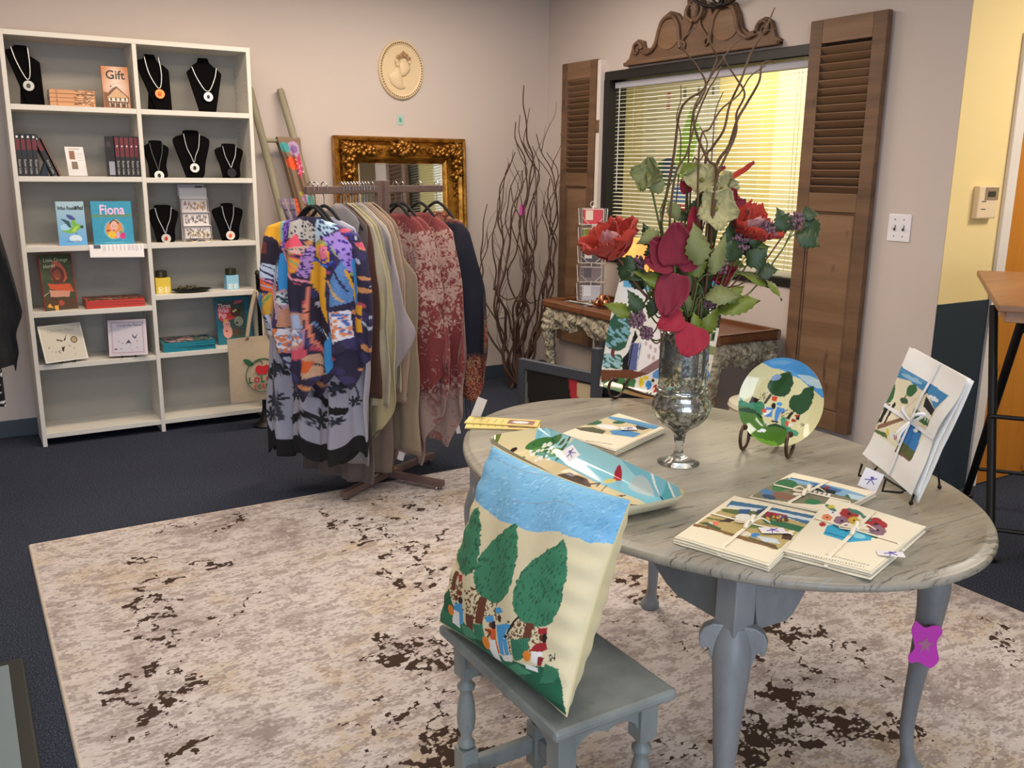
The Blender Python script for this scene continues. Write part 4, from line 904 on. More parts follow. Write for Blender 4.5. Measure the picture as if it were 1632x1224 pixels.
def acanthus(cx, cz, dirs, sc, name):
    mb = MB(); r_ = random.Random(int(cx*100+cz*10))
    for i in range(len(dirs)):
        a_ = dirs[i]; l = sc*r_.uniform(.8, 1.15)
        p0 = (cx, -.060, cz); p1 = (cx+math.cos(a_)*l*.5, -.085, cz+math.sin(a_)*l*.5); p2 = (cx+math.cos(a_+.25)*l, -.060, cz+math.sin(a_+.25)*l)
        mb.tube(catmull([p0, p1, p2], 5), [.006, .010, .013, .015, .015, .014, .012, .010, .008, .006, .004][:11], 6)
        for k_ in (-1, 1):
            q = (p1[0]+math.cos(a_+k_*1.1)*l*.32, -.068, p1[2]+math.sin(a_+k_*1.1)*l*.32); mb.tube([p1, ((p1[0]+q[0])/2, -.082, (p1[2]+q[2])/2), q], [.010, .011, .004], 6)
    for i in range(9):
        a_ = i*.7; mb.ball((cx+math.cos(a_)*sc*.25, -.072, cz+math.sin(a_)*sc*.25), .011, 7, 5)
    mb.ball((cx, -.075, cz), sc*.18, 10, 7)
    return mb.build(name, GDK, tm, smooth=True, angle=60)
c0, c1 = .085, MW-.085
for cx, cz in ((c0, MH-.085), (c1, MH-.085), (c0, .085), (c1, .085)):
    sx_ = 1 if cx < MW/2 else -1; sz_ = -1 if cz > MH/2 else 1
    acanthus(cx, cz, [i*PI/4.5 for i in range(9)], .062, 'corner_acanthus')
    for k_ in range(4):
        acanthus(cx+sx_*(.05+.035*k_), cz+.012*(-1)**k_, [.6+k_, 2.4+k_, 4.2+k_, 5.5], .046, 'corner_leaf'); acanthus(cx+.012*(-1)**k_, cz+sz_*(.05+.035*k_), [.2+k_, 1.9+k_, 3.8+k_, 5.0], .046, 'corner_leaf')
for cx, cz in ((MW/2, MH-.075), (MW/2, .075), (.08, MH/2), (MW-.08, MH/2)):
    acanthus(cx, cz, [0, .5, 2.6, 3.14, 3.7, 4.3, 4.9, 5.6, 1.2, 1.9], .075, 'centre_cartouche')
    for s_ in (-1, 1):
        hx, hz = (s_, 0) if abs(cx-MW/2) < .1 else (0, s_); acanthus(cx+hx*.07, cz+hz*.07, [.4, 1.8, 3.2, 4.6], .05, 'cartouche_leaf')
for cx, cz, hz in ((.27, MH-.085, 1), (.66, MH-.085, 1), (.082, MH-.32, 0), (MW-.082, MH-.32, 0), (.082, .32, 0), (MW-.082, .32, 0)):
    mb = MB()
    for k_ in range(3):
        for q in range(1):
            x, z = (cx+(k_-1)*.045, cz) if hz else (cx, cz+(k_-1)*.05)
            mb.tube([(x+(.020-.0011*j)*math.cos(j*.5+k_), -.048, z+(.020-.0011*j)*math.sin(j*.5+k_)) for j in range(15)], .0045, 6)
    mb.build('scroll_ornament', GDK, tm, smooth=True, angle=60)
for L_a, L_b in (((.006, .05), (.006, MH-.05)), ((MW-.006, .05), (MW-.006, MH-.05)), ((.05, MH-.006), (MW-.05, MH-.006))):
    mb = MB(); n = int(math.hypot(L_b[0]-L_a[0], L_b[1]-L_a[1])/.014)
    for i in range(n):
        f = i/n; mb.ball((L_a[0]+(L_b[0]-L_a[0])*f, -.052, L_a[1]+(L_b[1]-L_a[1])*f), .006, 5, 4)
    mb.build('outer_beading', GDK, tm, smooth=True, angle=180)

# ---- bare curly branches in the corner
BRN = mat('brown_willow_bark', '#4b342a', .8, var=.25, scale=40, bst=.3, bsc=120)
t = thing('branch_bundle', 'tall bundle of bare curly brown branches in the room corner', 'branches', (3.30, 5.36, 0))
rb = random.Random(5)
def outline_x(z): return lerp([(0, -.06, .06), (.2, -.08, .12), (.5, -.18, .25), (.75, -.22, .28), (1.0, -.19, .29), (1.3, -.14, .25), (1.5, -.10, .22), (1.75, -.06, .08), (2.05, -.01, .05)], z)
def branch(z0, z1, f0, f1, r0, x0=None, seed=0):
    r_ = random.Random(seed); n = max(5, int((z1-z0)/.11)); P = []; ph = r_.uniform(0, 6); am = r_.uniform(.02, .045); fq = r_.uniform(7, 13); yo = r_.uniform(-.14, .12)
    for i in range(n+1):
        q = i/n; z = z0+(z1-z0)*q; a_, b_2 = outline_x(z); f = f0+(f1-f0)*q
        x = (a_+b_2)/2+(b_2-a_)/2*f+am*math.sin(z*fq+ph)*min(1, q*4)+.012*math.sin(z*31+ph)
        if i == 0 and x0 is not None: x = x0
        P.append((x, yo*min(1, q*2)+.03*math.sin(z*fq*.8+ph*2), z))
    Q = catmull(P, 5); m = len(Q)
    return P, MB().tube(Q, [r0*(1-.75*i/m)+.0009 for i in range(m)], 6)
stems = [(0, 2.04, -.1, .0, .011), (0, 1.82, .1, .5, .010), (0, 1.74, .5, 1.1, .010), (0, 1.62, -.8, -.9, .009), (0, 1.50, -1, -.6, .011), (0, 1.45, .9, .9, .012), (0, 1.70, .0, .8, .009), (0, 1.35, .4, .2, .010), (0, 1.55, -.4, -1.2, .009), (0, 1.2, 1, 1.0, .009), (0, 1.66, -.2, .4, .008), (0, 1.28, -1.1, -1.2, .008), (0, 1.58, .7, 1.2, .008), (0, 1.4, .2, -.3, .008), (0, 1.86, -.3, .2, .008), (0, 1.5, -.9, -.2, .007), (0, 1.72, .2, -.4, .007), (0, 1.3, .6, .9, .008), (0, 1.1, -.6, -1.1, .007), (0, 1.62, .4, .8, .007), (0, 1.42, -.5, -.9, .007), (0, 1.9, .0, .3, .006)]
ends = []
for i, (z0, z1, f0, f1, r0) in enumerate(stems):
    P, mb = branch(z0+.004, z1, f0, f1, r0, rb.uniform(-.05, .06) if i % 3 else rb.uniform(.02, .22), 40+i)
    mb.build('branch', BRN, t, smooth=True); ends.append(P)
for i in range(58):
    P = ends[i % len(ends)]; k_ = rb.randint(2, len(P)-2); p = Vector(P[k_]); l = rb.uniform(.10, .34); s_ = rb.choice((-1, 1)); ph = rb.uniform(0, 6)
    Q = [p+Vector((s_*l*.35*q+.015*math.sin(q*7+ph), .02*math.sin(q*5+ph), l*q)) for q in (0, .25, .5, .75, 1)]
    Q = [Vector((max(-.24, min(.32, q.x)), q.y, q.z)) for q in Q]
    MB().tube(catmull(Q, 4), [.0032*(1-.7*j/16) for j in range(17)], 5).build('twig', BRN, t, smooth=True)
P = [(.20, .0, .62), (.10, -.02, .60), (.02, -.05, .66), (-.10, -.04, .64), (-.20, -.02, .72)]
MB().tube(catmull(P, 5), .004, 5).build('twig', BRN, t, smooth=True)
PK = mat('hot_pink_paper', '#d43fa8', .6)
tg = MB().bb((-.018, -.002, -.034), (.018, .002, .034)).build('price_tag', PK, None, loc=(3.33, 5.345, 1.24)); tg.rotation_euler = (0, .1, -.5)
tag(tg, 'small hot pink paper tag tied in the bare branches', 'tag')
# ================================================================== clothes rail
RL = Vector((1.28, 3.77, 1.41)); UD = Vector((.9117, .4108, 0)); WD = Vector((-.4108, .9117, 0))
TPE = mat('taupe_powder_coat', '#6f5a55', .4, .2)
ang_bar = math.atan2(UD.y, UD.x)
t = thing('clothes_rack', 'taupe metal clothes rack with a crossed foot standing on the rug edge', 'clothes rack', (RL.x, RL.y, 0), ang_bar)
z = 1.41
for a_, b_ in ((0, .452), (.482, .905)): MB().bb((a_, -.011, z-.016), (b_, .011, z+.016)).build('hanging_bar', TPE, t, bevel=.003)
for x in (.430, .478): MB().bb((x, -.012, .04), (x+.030, .012, z+.04)).build('post', TPE, t, bevel=.003)
foot = [((1.402, 3.773), 0), ((1.869, 3.682), 0), ((1.524, 4.195), 0), ((2.03, 4.12), 0)]
cxy = Vector((RL.x, RL.y, 0))+UD*.465
inv = Matrix.Rotation(-ang_bar, 3, 'Z')
for (fx, fy), _ in foot:
    p = inv @ (Vector((fx, fy, 0))-Vector((RL.x, RL.y, 0))); c = Vector((.465, 0, 0)); d = (p-c); l = d.length; an = math.atan2(d.y, d.x)
    mb = MB().box(c+d*.5+Vector((0, 0, .043)), (l, .036, .030), Matrix.Rotation(an, 3, 'Z')); mb.build('foot_bar', TPE, t, bevel=.003)
    q = c+d*.94
    MB().lathe([(.017, 0.0098), (.017, .018), (.006, .020), (.006, .030)], 14, (q.x, q.y, 0)).build('levelling_foot', mat('chrome', '#c8cacc', .15, 1, .02), t, smooth=True)
MB().box((.465, 0, .060), (.11, .045, .006)).box((.424, 0, .085), (.006, .03, .055)).build('brass_bracket', mat('polished_brass', '#c09a52', .25, .9), t, bevel=.001)

HK = mat('chrome', '#c8cacc', .15, 1, .02)
HB = mat('black_flocked_plastic', '#100f10', .85)
def hanger(tb, label):
    p = RL+UD*tb; t = thing('clothes_hanger', label, 'hanger', (p.x, p.y, 1.426), ang_bar+PI/2, 'black velvet clothes hangers')
    # local x = along the shoulders (far +), z up, origin on top of the bar
    r_ = .017; P = [(-.016-.004, 0, -.012)]+[(r_*math.cos(a_)-.002, 0, .006+r_*math.sin(a_)) for a_ in [PI-.15-k_*PI/9 for k_ in range(11)]]+[(.010, 0, -.020), (0, 0, -.034), (0, 0, -.080)]
    P = [(x, y, z_-.0055) for x, y, z_ in P]
    MB().tube(P, .0022, 8).build('hook', HK, t, smooth=True)
    Q = catmull([(-.13, 0, -.182), (-.08, 0, -.132), (-.04, 0, -.098), (0, 0, -.082), (.04, 0, -.098), (.08, 0, -.132), (.13, 0, -.182)], 6)
    MB().tube(Q, [.0075]*len(Q), 8).build('shoulder_bar', HB, t, smooth=True)
    MB().rod((-.12, 0, -.190), (.12, 0, -.190), .004, 6).build('trouser_bar', HB, t, smooth=True)
    return t
TB = [.030, .054, .105, .205, .222, .240, .262, .280, .298, .314, .334, .352, .370, .398, .560, .604, .734, .866]
LBL = ['foremost at the left end, inside the multicoloured kimono', 'second from the left, half behind the kimono', 'carrying the grey floral poncho', 'behind the grey poncho, with the mauve brown dress', 'first of the tight row, with the rust brown top', 'under the pale cream top', 'under the butter yellow top', 'under the sage grey top', 'under the lilac grey top', 'under the ivory top',
       'under the warm taupe dress', 'under the tan top', 'under the peach beige top', 'last before the posts, under the sleeveless beige dress', 'first right of the posts, under the partly hidden red toile kimono', 'under the front red toile kimono', 'under the second red toile kimono', 'at the right end, under the navy paisley shawl']
h0 = None
for tb, lb in zip(TB, LBL):
    lab = 'black velvet hanger '+lb
    if h0 is None: h0 = hanger(tb, lab)
    else:
        p = RL+UD*tb; dup(h0, (p.x, p.y, 1.426), ang_bar+PI/2, lab)

def garment(name, label, cat, tb, rows, material, group=None, art=None, amp=.02, folds=9, seed=0, srange=None, hem=None, thick=.035, N=72, NR=60, parts=None, drift=0, sub='body', border=False):
    """hanging cloth as a closed flattened tube; rows (z, s_near, s_far[, thickness]) from neck to hem; s grows away from the camera"""
    r_ = random.Random(seed); ph = [r_.uniform(0, 6) for _ in range(5)]
    p = RL+UD*tb; t = thing(name, label, cat, (p.x, p.y, 0), ang_bar+PI/2, group)
    tab = sorted([(r[0],)+tuple(r[1:]) for r in rows]); z0, z1 = tab[0][0], tab[-1][0]
    V = []; cols = []
    for j in range(NR+1):
        q = j/NR
        for i in range(N):
            a_ = 2*PI*i/N
            cs = math.cos(a_); sn = math.sin(a_); cs = math.copysign(abs(cs)**.8, cs); sg = math.copysign(abs(sn)**.6, sn)
            z = z1+(z0-z1)*q
            sn_, sf = lerp(tab, z)[:2]
            mid = (sn_+sf)/2; hw = (sf-sn_)/2
            s_ = mid+hw*cs
            if hem: 
                zz = z1+((z0+hem((cs+1)/2, sn)) - z1)*q
            else: zz = z
            k_ = min(1, q*2.2)
            fo = amp*k_*(math.sin(s_*folds*6.3+ph[0]+.8*math.sin(zz*3+ph[1]))+.45*math.sin(s_*folds*14+ph[2]+zz*2))
            th = thick*(.30+.70*min(1, q*5))*(1-abs(cs)**4*.55)
            x = s_+.006*k_*math.sin(zz*17+ph[3]+a_*2)
            y = sg*th+fo+drift*q
            V.append((x, y, zz)); cols.append((s_, zz, sn))
    F = []
    for j in range(NR):
        for i in range(N): F.append((j*N+i, j*N+(i+1) % N, (j+1)*N+(i+1) % N, (j+1)*N+i))
    me = bpy.data.meshes.new(sub); me.from_pydata(V, [], F)
    if art is not None:
        s0, s1, za, zb = srange; at_ = me.color_attributes.new('paint', 'FLOAT_COLOR', 'POINT'); c = np.ones((len(V), 4), np.float32)
        for k_, (s_, zz, sn) in enumerate(cols):
            u = (s1-s_)/(s1-s0); v = (zz-za)/(zb-za)
            c[k_, :3] = lin('#101014') if border and k_//N > NR*.925 else art.sample(u, v)
        at_.data.foreach_set('color', c.ravel())
    me.polygons.foreach_set('use_smooth', [True]*len(F)); me.materials.append(material)
    o = bpy.data.objects.new(sub, me); COL.objects.link(o); o.parent = t
    k_ = o.modifiers.new('solid', 'SOLIDIFY'); k_.thickness = .0016
    return t
def clothmat(name, col, rough=.9, sc=500, var=.06, trans=0):
    if name in MAT: return MAT[name]
    m, nt, b = newmat(name); v = coords(nt); c = lin(col)
    wv = nd(nt, 'ShaderNodeTexWave', wave_type='BANDS', bands_direction='Z'); wv.inputs['Scale'].default_value = 160; nt.links.new(v, wv.inputs['Vector']); wv.inputs['Distortion'].default_value = 1.5
    f = noise(nt, v, 30, 4); cc = mixc(nt, f, tuple(x*(1-var*2) for x in c), tuple(min(1, x*(1+var)) for x in c))
    nt.links.new(cc, b.inputs['Base Color']); setb(b, rough); b.inputs['Sheen Weight'].default_value = .15
    bump(nt, b, wv.outputs['Fac'], .12, .002); MAT[name] = m; return m
PF = paintmat('printed_fabric', .85, .15, 300)

# --- multicoloured kimono, painted from its printed panels
KQ = [(45, 156), (844, 198), (870, 1321), (100, 1167)]       # cloth print drawn in these units
a = Art(240, 230, '#2a2440', KQ, 31)
a.dots((100, 180, 860, 1250), 120, 40, '#3a3360', .6, 40); a.dots((100, 180, 860, 1250), 26, 34, '#c98a5c', .5, 20); a.dots((100, 180, 860, 1250), 34, 20, '#a9b2c8', .5, 60); a.dots((100, 180, 860, 1250), 22, 34, '#b84a60', .4, 30)
a.poly([(150, 330), (170, 240), (230, 205), (275, 210), (310, 350), (240, 300), (175, 285)], '#e0a326'); a.poly([(270, 200), (300, 195), (315, 340), (305, 345)], '#7fb0a0'); a.poly([(298, 190), (340, 190), (325, 380), (310, 380)], '#7d56c4'); a.dots((300, 195, 335, 370), 30, 5, '#2b1d52', 1.2)
a.poly([(340, 210), (400, 190), (520, 230), (520, 330), (420, 310), (345, 310)], '#b9b4b2', .1); a.dots((345, 200, 520, 330), 40, 9, '#2a2a35', .6, 40)
a.poly([(155, 330), (180, 285), (240, 305), (310, 360), (300, 450), (285, 560), (180, 430)], '#241a2e'); a.poly([(170, 310), (220, 330), (230, 400), (170, 390)], '#6a2f2c', .2); a.poly([(165, 440), (290, 480), (290, 570), (210, 540)], '#b8c4d6', .15); a.line([(170, 450), (280, 560)], 8, '#253058'); a.line([(200, 450), (285, 520)], 6, '#253058')
a.poly([(325, 340), (400, 280), (440, 350), (500, 370), (450, 420), (330, 370)], '#e0526a'); a.poly([(330, 370), (480, 350), (500, 380), (460, 410), (350, 385)], '#c9a79c'); a.line([(330, 372), (480, 372)], 5, '#2e2440')
a.poly([(300, 400), (330, 390), (345, 470), (380, 560), (360, 640), (295, 620), (288, 480)], '#3c97dc'); a.poly([(330, 395), (440, 440), (425, 510), (400, 520), (345, 450)], '#e39a3a'); a.line([(340, 400), (430, 470)], 9, '#6fae7a'); a.line([(335, 430), (425, 500)], 7, '#d86a7a')
a.poly([(440, 420), (490, 350), (515, 370), (500, 480), (480, 550), (425, 535)], '#b38bd2'); a.dots((430, 370, 510, 545), 46, 8, '#2f2470', .8, 30)
a.line([(318, 370), (350, 470), (410, 555), (490, 575)], 13, '#e391a8'); a.line([(322, 372), (356, 470), (415, 545), (490, 562)], 4, '#3a1e3e')
a.poly([(360, 620), (400, 580), (480, 600), (470, 730), (390, 730), (360, 680)], '#241f38'); a.poly([(130, 520), (165, 480), (240, 580), (290, 615), (260, 640), (130, 560)], '#d9622f', .1); a.line([(150, 500), (290, 600)], 7, '#e391a8'); a.line([(140, 540), (280, 625)], 6, '#8fb0d0')
a.poly([(125, 640), (200, 650), (215, 700), (170, 760), (115, 800)], '#3c97dc'); a.poly([(200, 640), (270, 640), (260, 770), (180, 770)], '#c9982e', .1); a.line([(255, 650), (190, 770)], 10, '#5a8f5a'); a.line([(240, 640), (150, 770)], 8, '#4a2a80')
a.poly([(110, 800), (250, 770), (260, 870), (130, 860)], '#b7c2dc', .15); a.dots((110, 780, 260, 870), 30, 9, '#23284e', .7, 40)
a.poly([(180, 880), (265, 870), (270, 1000), (230, 1010)], '#dfe0ec'); a.dots((180, 880, 268, 1000), 14, 10, '#d98a5c'); a.dots((180, 880, 268, 1000), 10, 7, '#6a8ac0')
a.poly([(262, 640), (320, 620), (370, 680), (370, 740), (330, 830), (275, 800)], '#b99aa8', .1); a.poly([(270, 640), (360, 650), (320, 720), (275, 700)], '#cdd4dc'); a.dots((268, 640, 350, 710), 16, 8, '#2f4a55'); a.line([(300, 720), (350, 860)], 8, '#2e2440'); a.poly([(300, 740), (480, 770), (460, 860), (280, 850)], '#c78f74', .12); a.poly([(385, 770), (440, 770), (460, 860), (400, 850)], '#aab8d8')
a.poly([(265, 860), (470, 865), (470, 960), (330, 1010), (270, 950)], '#e3e0ea'); a.dots((270, 870, 465, 1000), 40, 13, '#db8352'); a.dots((270, 870, 465, 1000), 26, 8, '#5f86c4')
a.poly([(320, 1010), (470, 960), (500, 1040), (420, 1050)], '#d8596e'); a.line([(470, 860), (470, 960), (330, 1015)], 8, '#b98fb8')
a.poly([(500, 430), (560, 450), (600, 490), (620, 830), (560, 760), (520, 640), (495, 580)], '#e3a428'); a.line([(500, 440), (560, 450), (600, 480), (640, 440)], 14, '#3c6fc8'); a.line([(510, 340), (580, 330), (640, 380), (690, 440), (720, 540)], 20, '#8fa06a')
a.poly([(515, 345), (580, 340), (620, 400), (620, 470), (520, 420)], '#dca02c'); a.poly([(540, 360), (600, 350), (610, 440), (570, 440)], '#d8738a', .15); a.poly([(560, 300), (650, 265), (720, 350), (735, 520), (700, 520), (660, 400)], '#a487d8'); a.dots((570, 280, 730, 520), 60, 9, '#3a2a90', .7, 50)
a.poly([(500, 190), (560, 200), (640, 250), (560, 300), (510, 330)], '#a8c4dc', .1); a.dots((505, 200, 620, 320), 26, 12, '#1f2a5c', .5, 45)
a.line([(490, 600), (480, 760), (500, 930), (560, 1040)], 14, '#e0836a'); a.poly([(490, 680), (560, 650), (620, 850), (610, 960), (520, 960), (488, 800)], '#251c30'); a.poly([(510, 700), (560, 690), (555, 730), (515, 730)], '#b8b8cc'); a.poly([(530, 790), (570, 800), (560, 850), (530, 840)], '#7a2638'); a.line([(500, 820), (560, 940)], 9, '#6f8cb8'); a.line([(560, 820), (610, 920)], 7, '#cfd6c8')
a.poly([(630, 560), (680, 440), (710, 560), (720, 700), (640, 730)], '#5a86c0', .2); a.line([(610, 560), (690, 700)], 12, '#c8a070'); a.line([(640, 480), (700, 640)], 8, '#2b2a50'); a.poly([(715, 440), (745, 430), (760, 720), (725, 700)], '#3c97dc'); a.line([(690, 500), (740, 720)], 10, '#e3a428')
a.poly([(630, 760), (710, 750), (725, 920), (650, 940)], '#dcdcea'); a.dots((635, 760, 715, 920), 26, 9, '#d98a5c'); a.dots((635, 760, 715, 920), 16, 7, '#4a6ab8')
a.poly([(575, 960), (635, 880), (645, 1080), (600, 1140), (575, 1060)], '#3c97dc'); a.poly([(460, 1040), (520, 1010), (600, 1140), (470, 1170)], '#c9a184', .12); a.line([(470, 1050), (590, 1130)], 10, '#2e2440'); a.poly([(475, 1050), (510, 1060), (500, 1130), (468, 1130)], '#d8622f')
a.poly([(740, 720), (790, 720), (790, 890), (745, 890)], '#e3a428'); a.line([(745, 780), (790, 800)], 24, '#3a2a55')
g = garment('printed_kimono', 'multicoloured patchwork print kimono, foremost at the left end of the rack', 'kimono', .030,
        [(1.300, -.055, .055), (1.283, -.10, .10), (1.262, -.20, .20), (1.235, -.27, .265), (1.17, -.318, .300), (1.05, -.335, .335), (.94, -.338, .357), (.80, -.336, .385), (.74, -.315, .35), (.69, -.24, .30), (.60, -.20, .24)], PF, None, a, .024, 5, 2, (-.36, .42, .55, 1.3),
        lambda u, sn: .05*math.sin(u*9)+.03*math.sin(u*21)+(.13 if u > .78 else 0)-.02, .05, 330, 200)
# grey floral poncho
GQ = [(102, -708), (845, -670), (882, 948), (179, 763)]
a = Art(200, 280, '#a3a3b3', GQ, 41)
def rose(x, y, r_):
    for k_ in range(7): a.ell(x+math.cos(k_*.9)*r_*.6, y+math.sin(k_*.9)*r_*.6, r_*.42, r_*.2, '#24262f', math.degrees(k_*.9), 0, 8)
    a.ell(x, y, r_*.3, r_*.3, '#2d3340')
for x, y, r_ in ((260, 270, 55), (430, 390, 60), (700, 360, 50), (570, 560, 70), (690, 560, 34), (320, 430, 50), (330, 240, 60), (520, 330, 45), (760, 130, 40), (770, 450, 36), (300, 520, 50), (680, 200, 40), (760, -200, 50), (780, -420, 50), (740, -560, 45), (700, -300, 40), (640, 60, 40), (790, -50, 40)): rose(x, y, r_)
a.line([(640, 150), (690, 180), (735, 155)], 6, '#24262f'); a.line([(300, 300), (330, 440), (350, 560)], 18, '#3a3d48'); a.line([(745, 60), (770, 300), (790, 440)], 8, '#3a3d48')
a.poly([(375, 250), (420, 205), (460, 230), (455, 300), (420, 330), (380, 310)], '#d7d7e4'); a.poly([(400, 220), (440, 260), (430, 300)], '#2a2c36')
a.line([(385, 575), (520, 500)], 50, '#101014'); a.line([(530, 385), (620, 470), (730, 510)], 44, '#101014'); a.line([(218, 430), (250, 560), (300, 690)], 36, '#101014'); a.poly([(200, 660), (270, 660), (270, 720), (200, 720)], '#101014')
garment('floral_poncho', 'silvery grey poncho with dark flowers and a black border, below the multicoloured kimono', 'poncho', .105,
        [(1.297, -.055, .055), (1.28, -.11, .10), (1.255, -.175, .20), (1.17, -.205, .27), (.9, -.235, .33), (.66, -.235, .40), (.45, -.225, .44), (.28, -.205, .46), (.20, -.19, .46)], PF, None, a, .026, 5, 5, (-.25, .5, .15, 1.3),
        lambda u, sn: .035*math.sin(u*11+1)+(-.03 if .55 < u < .8 else .02)+.02*math.sin(u*25), .035, 280, 220, border=True)
def simple(name, label, cat, tb, sn, z1, col, seed, near=None, amp=.014, hem=None, thick=.012, group='pale tops packed tightly on the rack', far=None):
    """plain top: near-side outline near=[(z,s)...]"""
    near = near or [(1.268, -.07), (1.20, -.185), (1.03, -.215), (.72, -.24), (z1, -.235)]
    rows = [(1.352, -.015, .015), (1.322, -.07, .07), (1.285, -.12, .12)]+[(z, (s_ if z < 1.25 else min(s_, -.15)), ((-s_ if z < 1.25 else .15) if far is None or z > 1.1 else far)) for z, s_ in near]
    return garment(name, label, cat, tb, rows, clothmat('cloth_'+col, col), group, None, amp, 6, seed, None, hem, thick, 56, 44)
hw = lambda am, k_, ph=0: (lambda u, sn: am*math.sin(u*k_+ph))
simple('hanging_top', 'dark rust brown top right behind the grey poncho', 'top', .222, 0, .50, '#4a2a1f', 1, [(1.262, -.09), (1.19, -.17), (1.0, -.20), (.75, -.205), (.50, -.20)])
simple('hanging_top', 'pale cream top, first of the light row behind the brown one', 'top', .240, 0, .46, '#aca189', 2, [(1.266, -.08), (1.20, -.18), (1.02, -.215), (.7, -.225), (.46, -.225)])
simple('hanging_top', 'butter yellow top with a long pointed hem', 'top', .262, 0, .30, '#aa9f78', 3, [(1.266, -.08), (1.19, -.185), (1.0, -.225), (.66, -.245), (.45, -.24), (.30, -.17)], hem=hw(.05, 7, 2))
simple('hanging_top', 'sage grey top between the butter yellow and lilac grey ones', 'top', .280, 0, .50, '#878072', 4, [(1.266, -.08), (1.205, -.18), (1.03, -.22), (.8, -.24), (.50, -.22)])
simple('draped_top', 'lilac grey top with a wide drooping sleeve corner', 'top', .298, 0, .55, '#948a8c', 5, [(1.264, -.07), (1.208, -.195), (1.02, -.245), (.90, -.285), (.80, -.325), (.72, -.29), (.62, -.22), (.55, -.20)])
simple('hanging_top', 'ivory top just right of the lilac grey one', 'top', .314, 0, .52, '#b3a691', 6, [(1.264, -.075), (1.205, -.185), (1.03, -.225), (.8, -.25), (.52, -.24)])
simple('long_dress', 'long warm taupe dress reaching nearly to the rack foot', 'dress', .334, 0, .14, '#7d6c60', 7, [(1.262, -.07), (1.20, -.18), (.98, -.20), (.6, -.16), (.3, -.14), (.10, -.13)], amp=.022, far=.16, thick=.022)
simple('hanging_top', 'tan top left of the peach beige one', 'top', .352, 0, .46, '#927c69', 8, [(1.262, -.075), (1.20, -.185), (1.02, -.22), (.75, -.235), (.46, -.23)])
simple('hanging_top', 'peach beige top beside the sleeveless dress', 'top', .370, 0, .50, '#a68b77', 9, [(1.262, -.075), (1.20, -.185), (1.02, -.215), (.75, -.235), (.50, -.23)])
simple('sleeveless_dress', 'long beige sleeveless dress, last before the rack posts', 'dress', .398, 0, .20, '#8d7c66', 10, [(1.262, -.085), (1.215, -.16), (1.12, -.19), (1.04, -.262), (.75, -.262), (.45, -.264), (.20, -.268)], amp=.010, hem=hw(.012, 9))
simple('sheer_slip', 'sheer grey-white layer showing below the poncho hem', 'slip', .19, 0, .18, '#8a8484', 11, [(1.2, -.10), (1.0, -.15), (.5, -.15), (.22, -.15), (.18, -.14)], group=None, far=.30)
simple('long_dress', 'mauve brown dress with a straight hem, left of the taupe one', 'dress', .205, 0, .075, '#5f5350', 12, [(1.262, -.07), (1.18, -.15), (.6, -.15), (.11, -.16), (.085, -.15)], amp=.018, group=None, far=.30)
# red toile kimonos
def toilemat():
    m, nt, b = newmat('red_toile_print'); v = coords(nt); tc = nd(nt, 'ShaderNodeTexCoord'); sp = nd(nt, 'ShaderNodeSeparateXYZ'); nt.links.new(tc.outputs['Object'], sp.inputs[0])
    vo = nd(nt, 'ShaderNodeTexVoronoi', feature='SMOOTH_F1'); vo.inputs['Scale'].default_value = 24; nt.links.new(v, vo.inputs['Vector'])
    f = noise(nt, v, 34, 6, .72, 1.5)
    ad = nd(nt, 'ShaderNodeMath', operation='ADD'); nt.links.new(f, ad.inputs[0]); 
    ml = nd(nt, 'ShaderNodeMath', operation='MULTIPLY'); ml.inputs[1].default_value = .22; nt.links.new(vo.outputs['Distance'], ml.inputs[0]); nt.links.new(ml.outputs[0], ad.inputs[1])
    bd = ramp(nt, nmap(nt, sp.outputs['Z'], 0, 1.3), [(.0, .0), (.36, .02), (.42, .17), (.55, .16), (.60, .06), (.78, .02), (.93, .0), (.965, .20)])
    a2 = nd(nt, 'ShaderNodeMath', operation='ADD'); nt.links.new(ad.outputs[0], a2.inputs[0]); nt.links.new(bd, a2.inputs[1])
    k = ramp(nt, a2.outputs[0], [(.61, 0.0), (.65, 1.0)])
    c = mixc(nt, k, '#a5877d', '#6f2628'); c2 = mixc(nt, ramp(nt, nmap(nt, sp.outputs['Z'], 0, 1.3), [(.30, 1.0), (.37, 0.0)]), c, mixc(nt, ramp(nt, noise(nt, v, 9, 4, .6, 1), [(.55, 0.0), (.6, .8)]), '#97807a', '#7d403d'))
    nt.links.new(c2, b.inputs['Base Color']); setb(b, .85); b.inputs['Sheen Weight'].default_value = .2; return m
def nmap(nt, v, a_, b_):
    n = nd(nt, 'ShaderNodeMapRange'); n.inputs[1].default_value = a_; n.inputs[2].default_value = b_; nt.links.new(v, n.inputs[0]); return n.outputs[0]
TO = toilemat()
TR = [(1.297, -.055, .055), (1.286, -.10, .10), (1.262, -.145, .15), (1.218, -.190, .19), (1.1, -.21, .21), (.987, -.226, .225), (.725, -.272, .26), (.608, -.298, .27), (.48, -.27, .26), (.349, -.225, .24), (.20, -.15, .20), (.06, -.09, .16)]
cl = lambda u, sn: .16*u+.03*math.sin(u*11)
garment('toile_kimono', 'red and pink toile kimono mostly hidden behind the rack posts', 'kimono', .560, TR[:8]+[(.45, -.20, .22)], TO, None, None, .02, 6, 8, None, cl, .030, 72, 60)
garment('toile_kimono', 'red and pink toile kimono just right of the rack posts', 'kimono', .604, TR, TO, None, None, .026, 6, 3, None, cl, .045, 90, 80)
TR2 = [(1.297, -.055, .055), (1.282, -.10, .10), (1.25, -.16, .16), (1.213, -.205, .20), (1.1, -.222, .22), (.976, -.236, .235), (.705, -.262, .26), (.584, -.288, .27), (.45, -.27, .25), (.358, -.252, .24), (.24, -.20, .2), (.14, -.17, .16)]
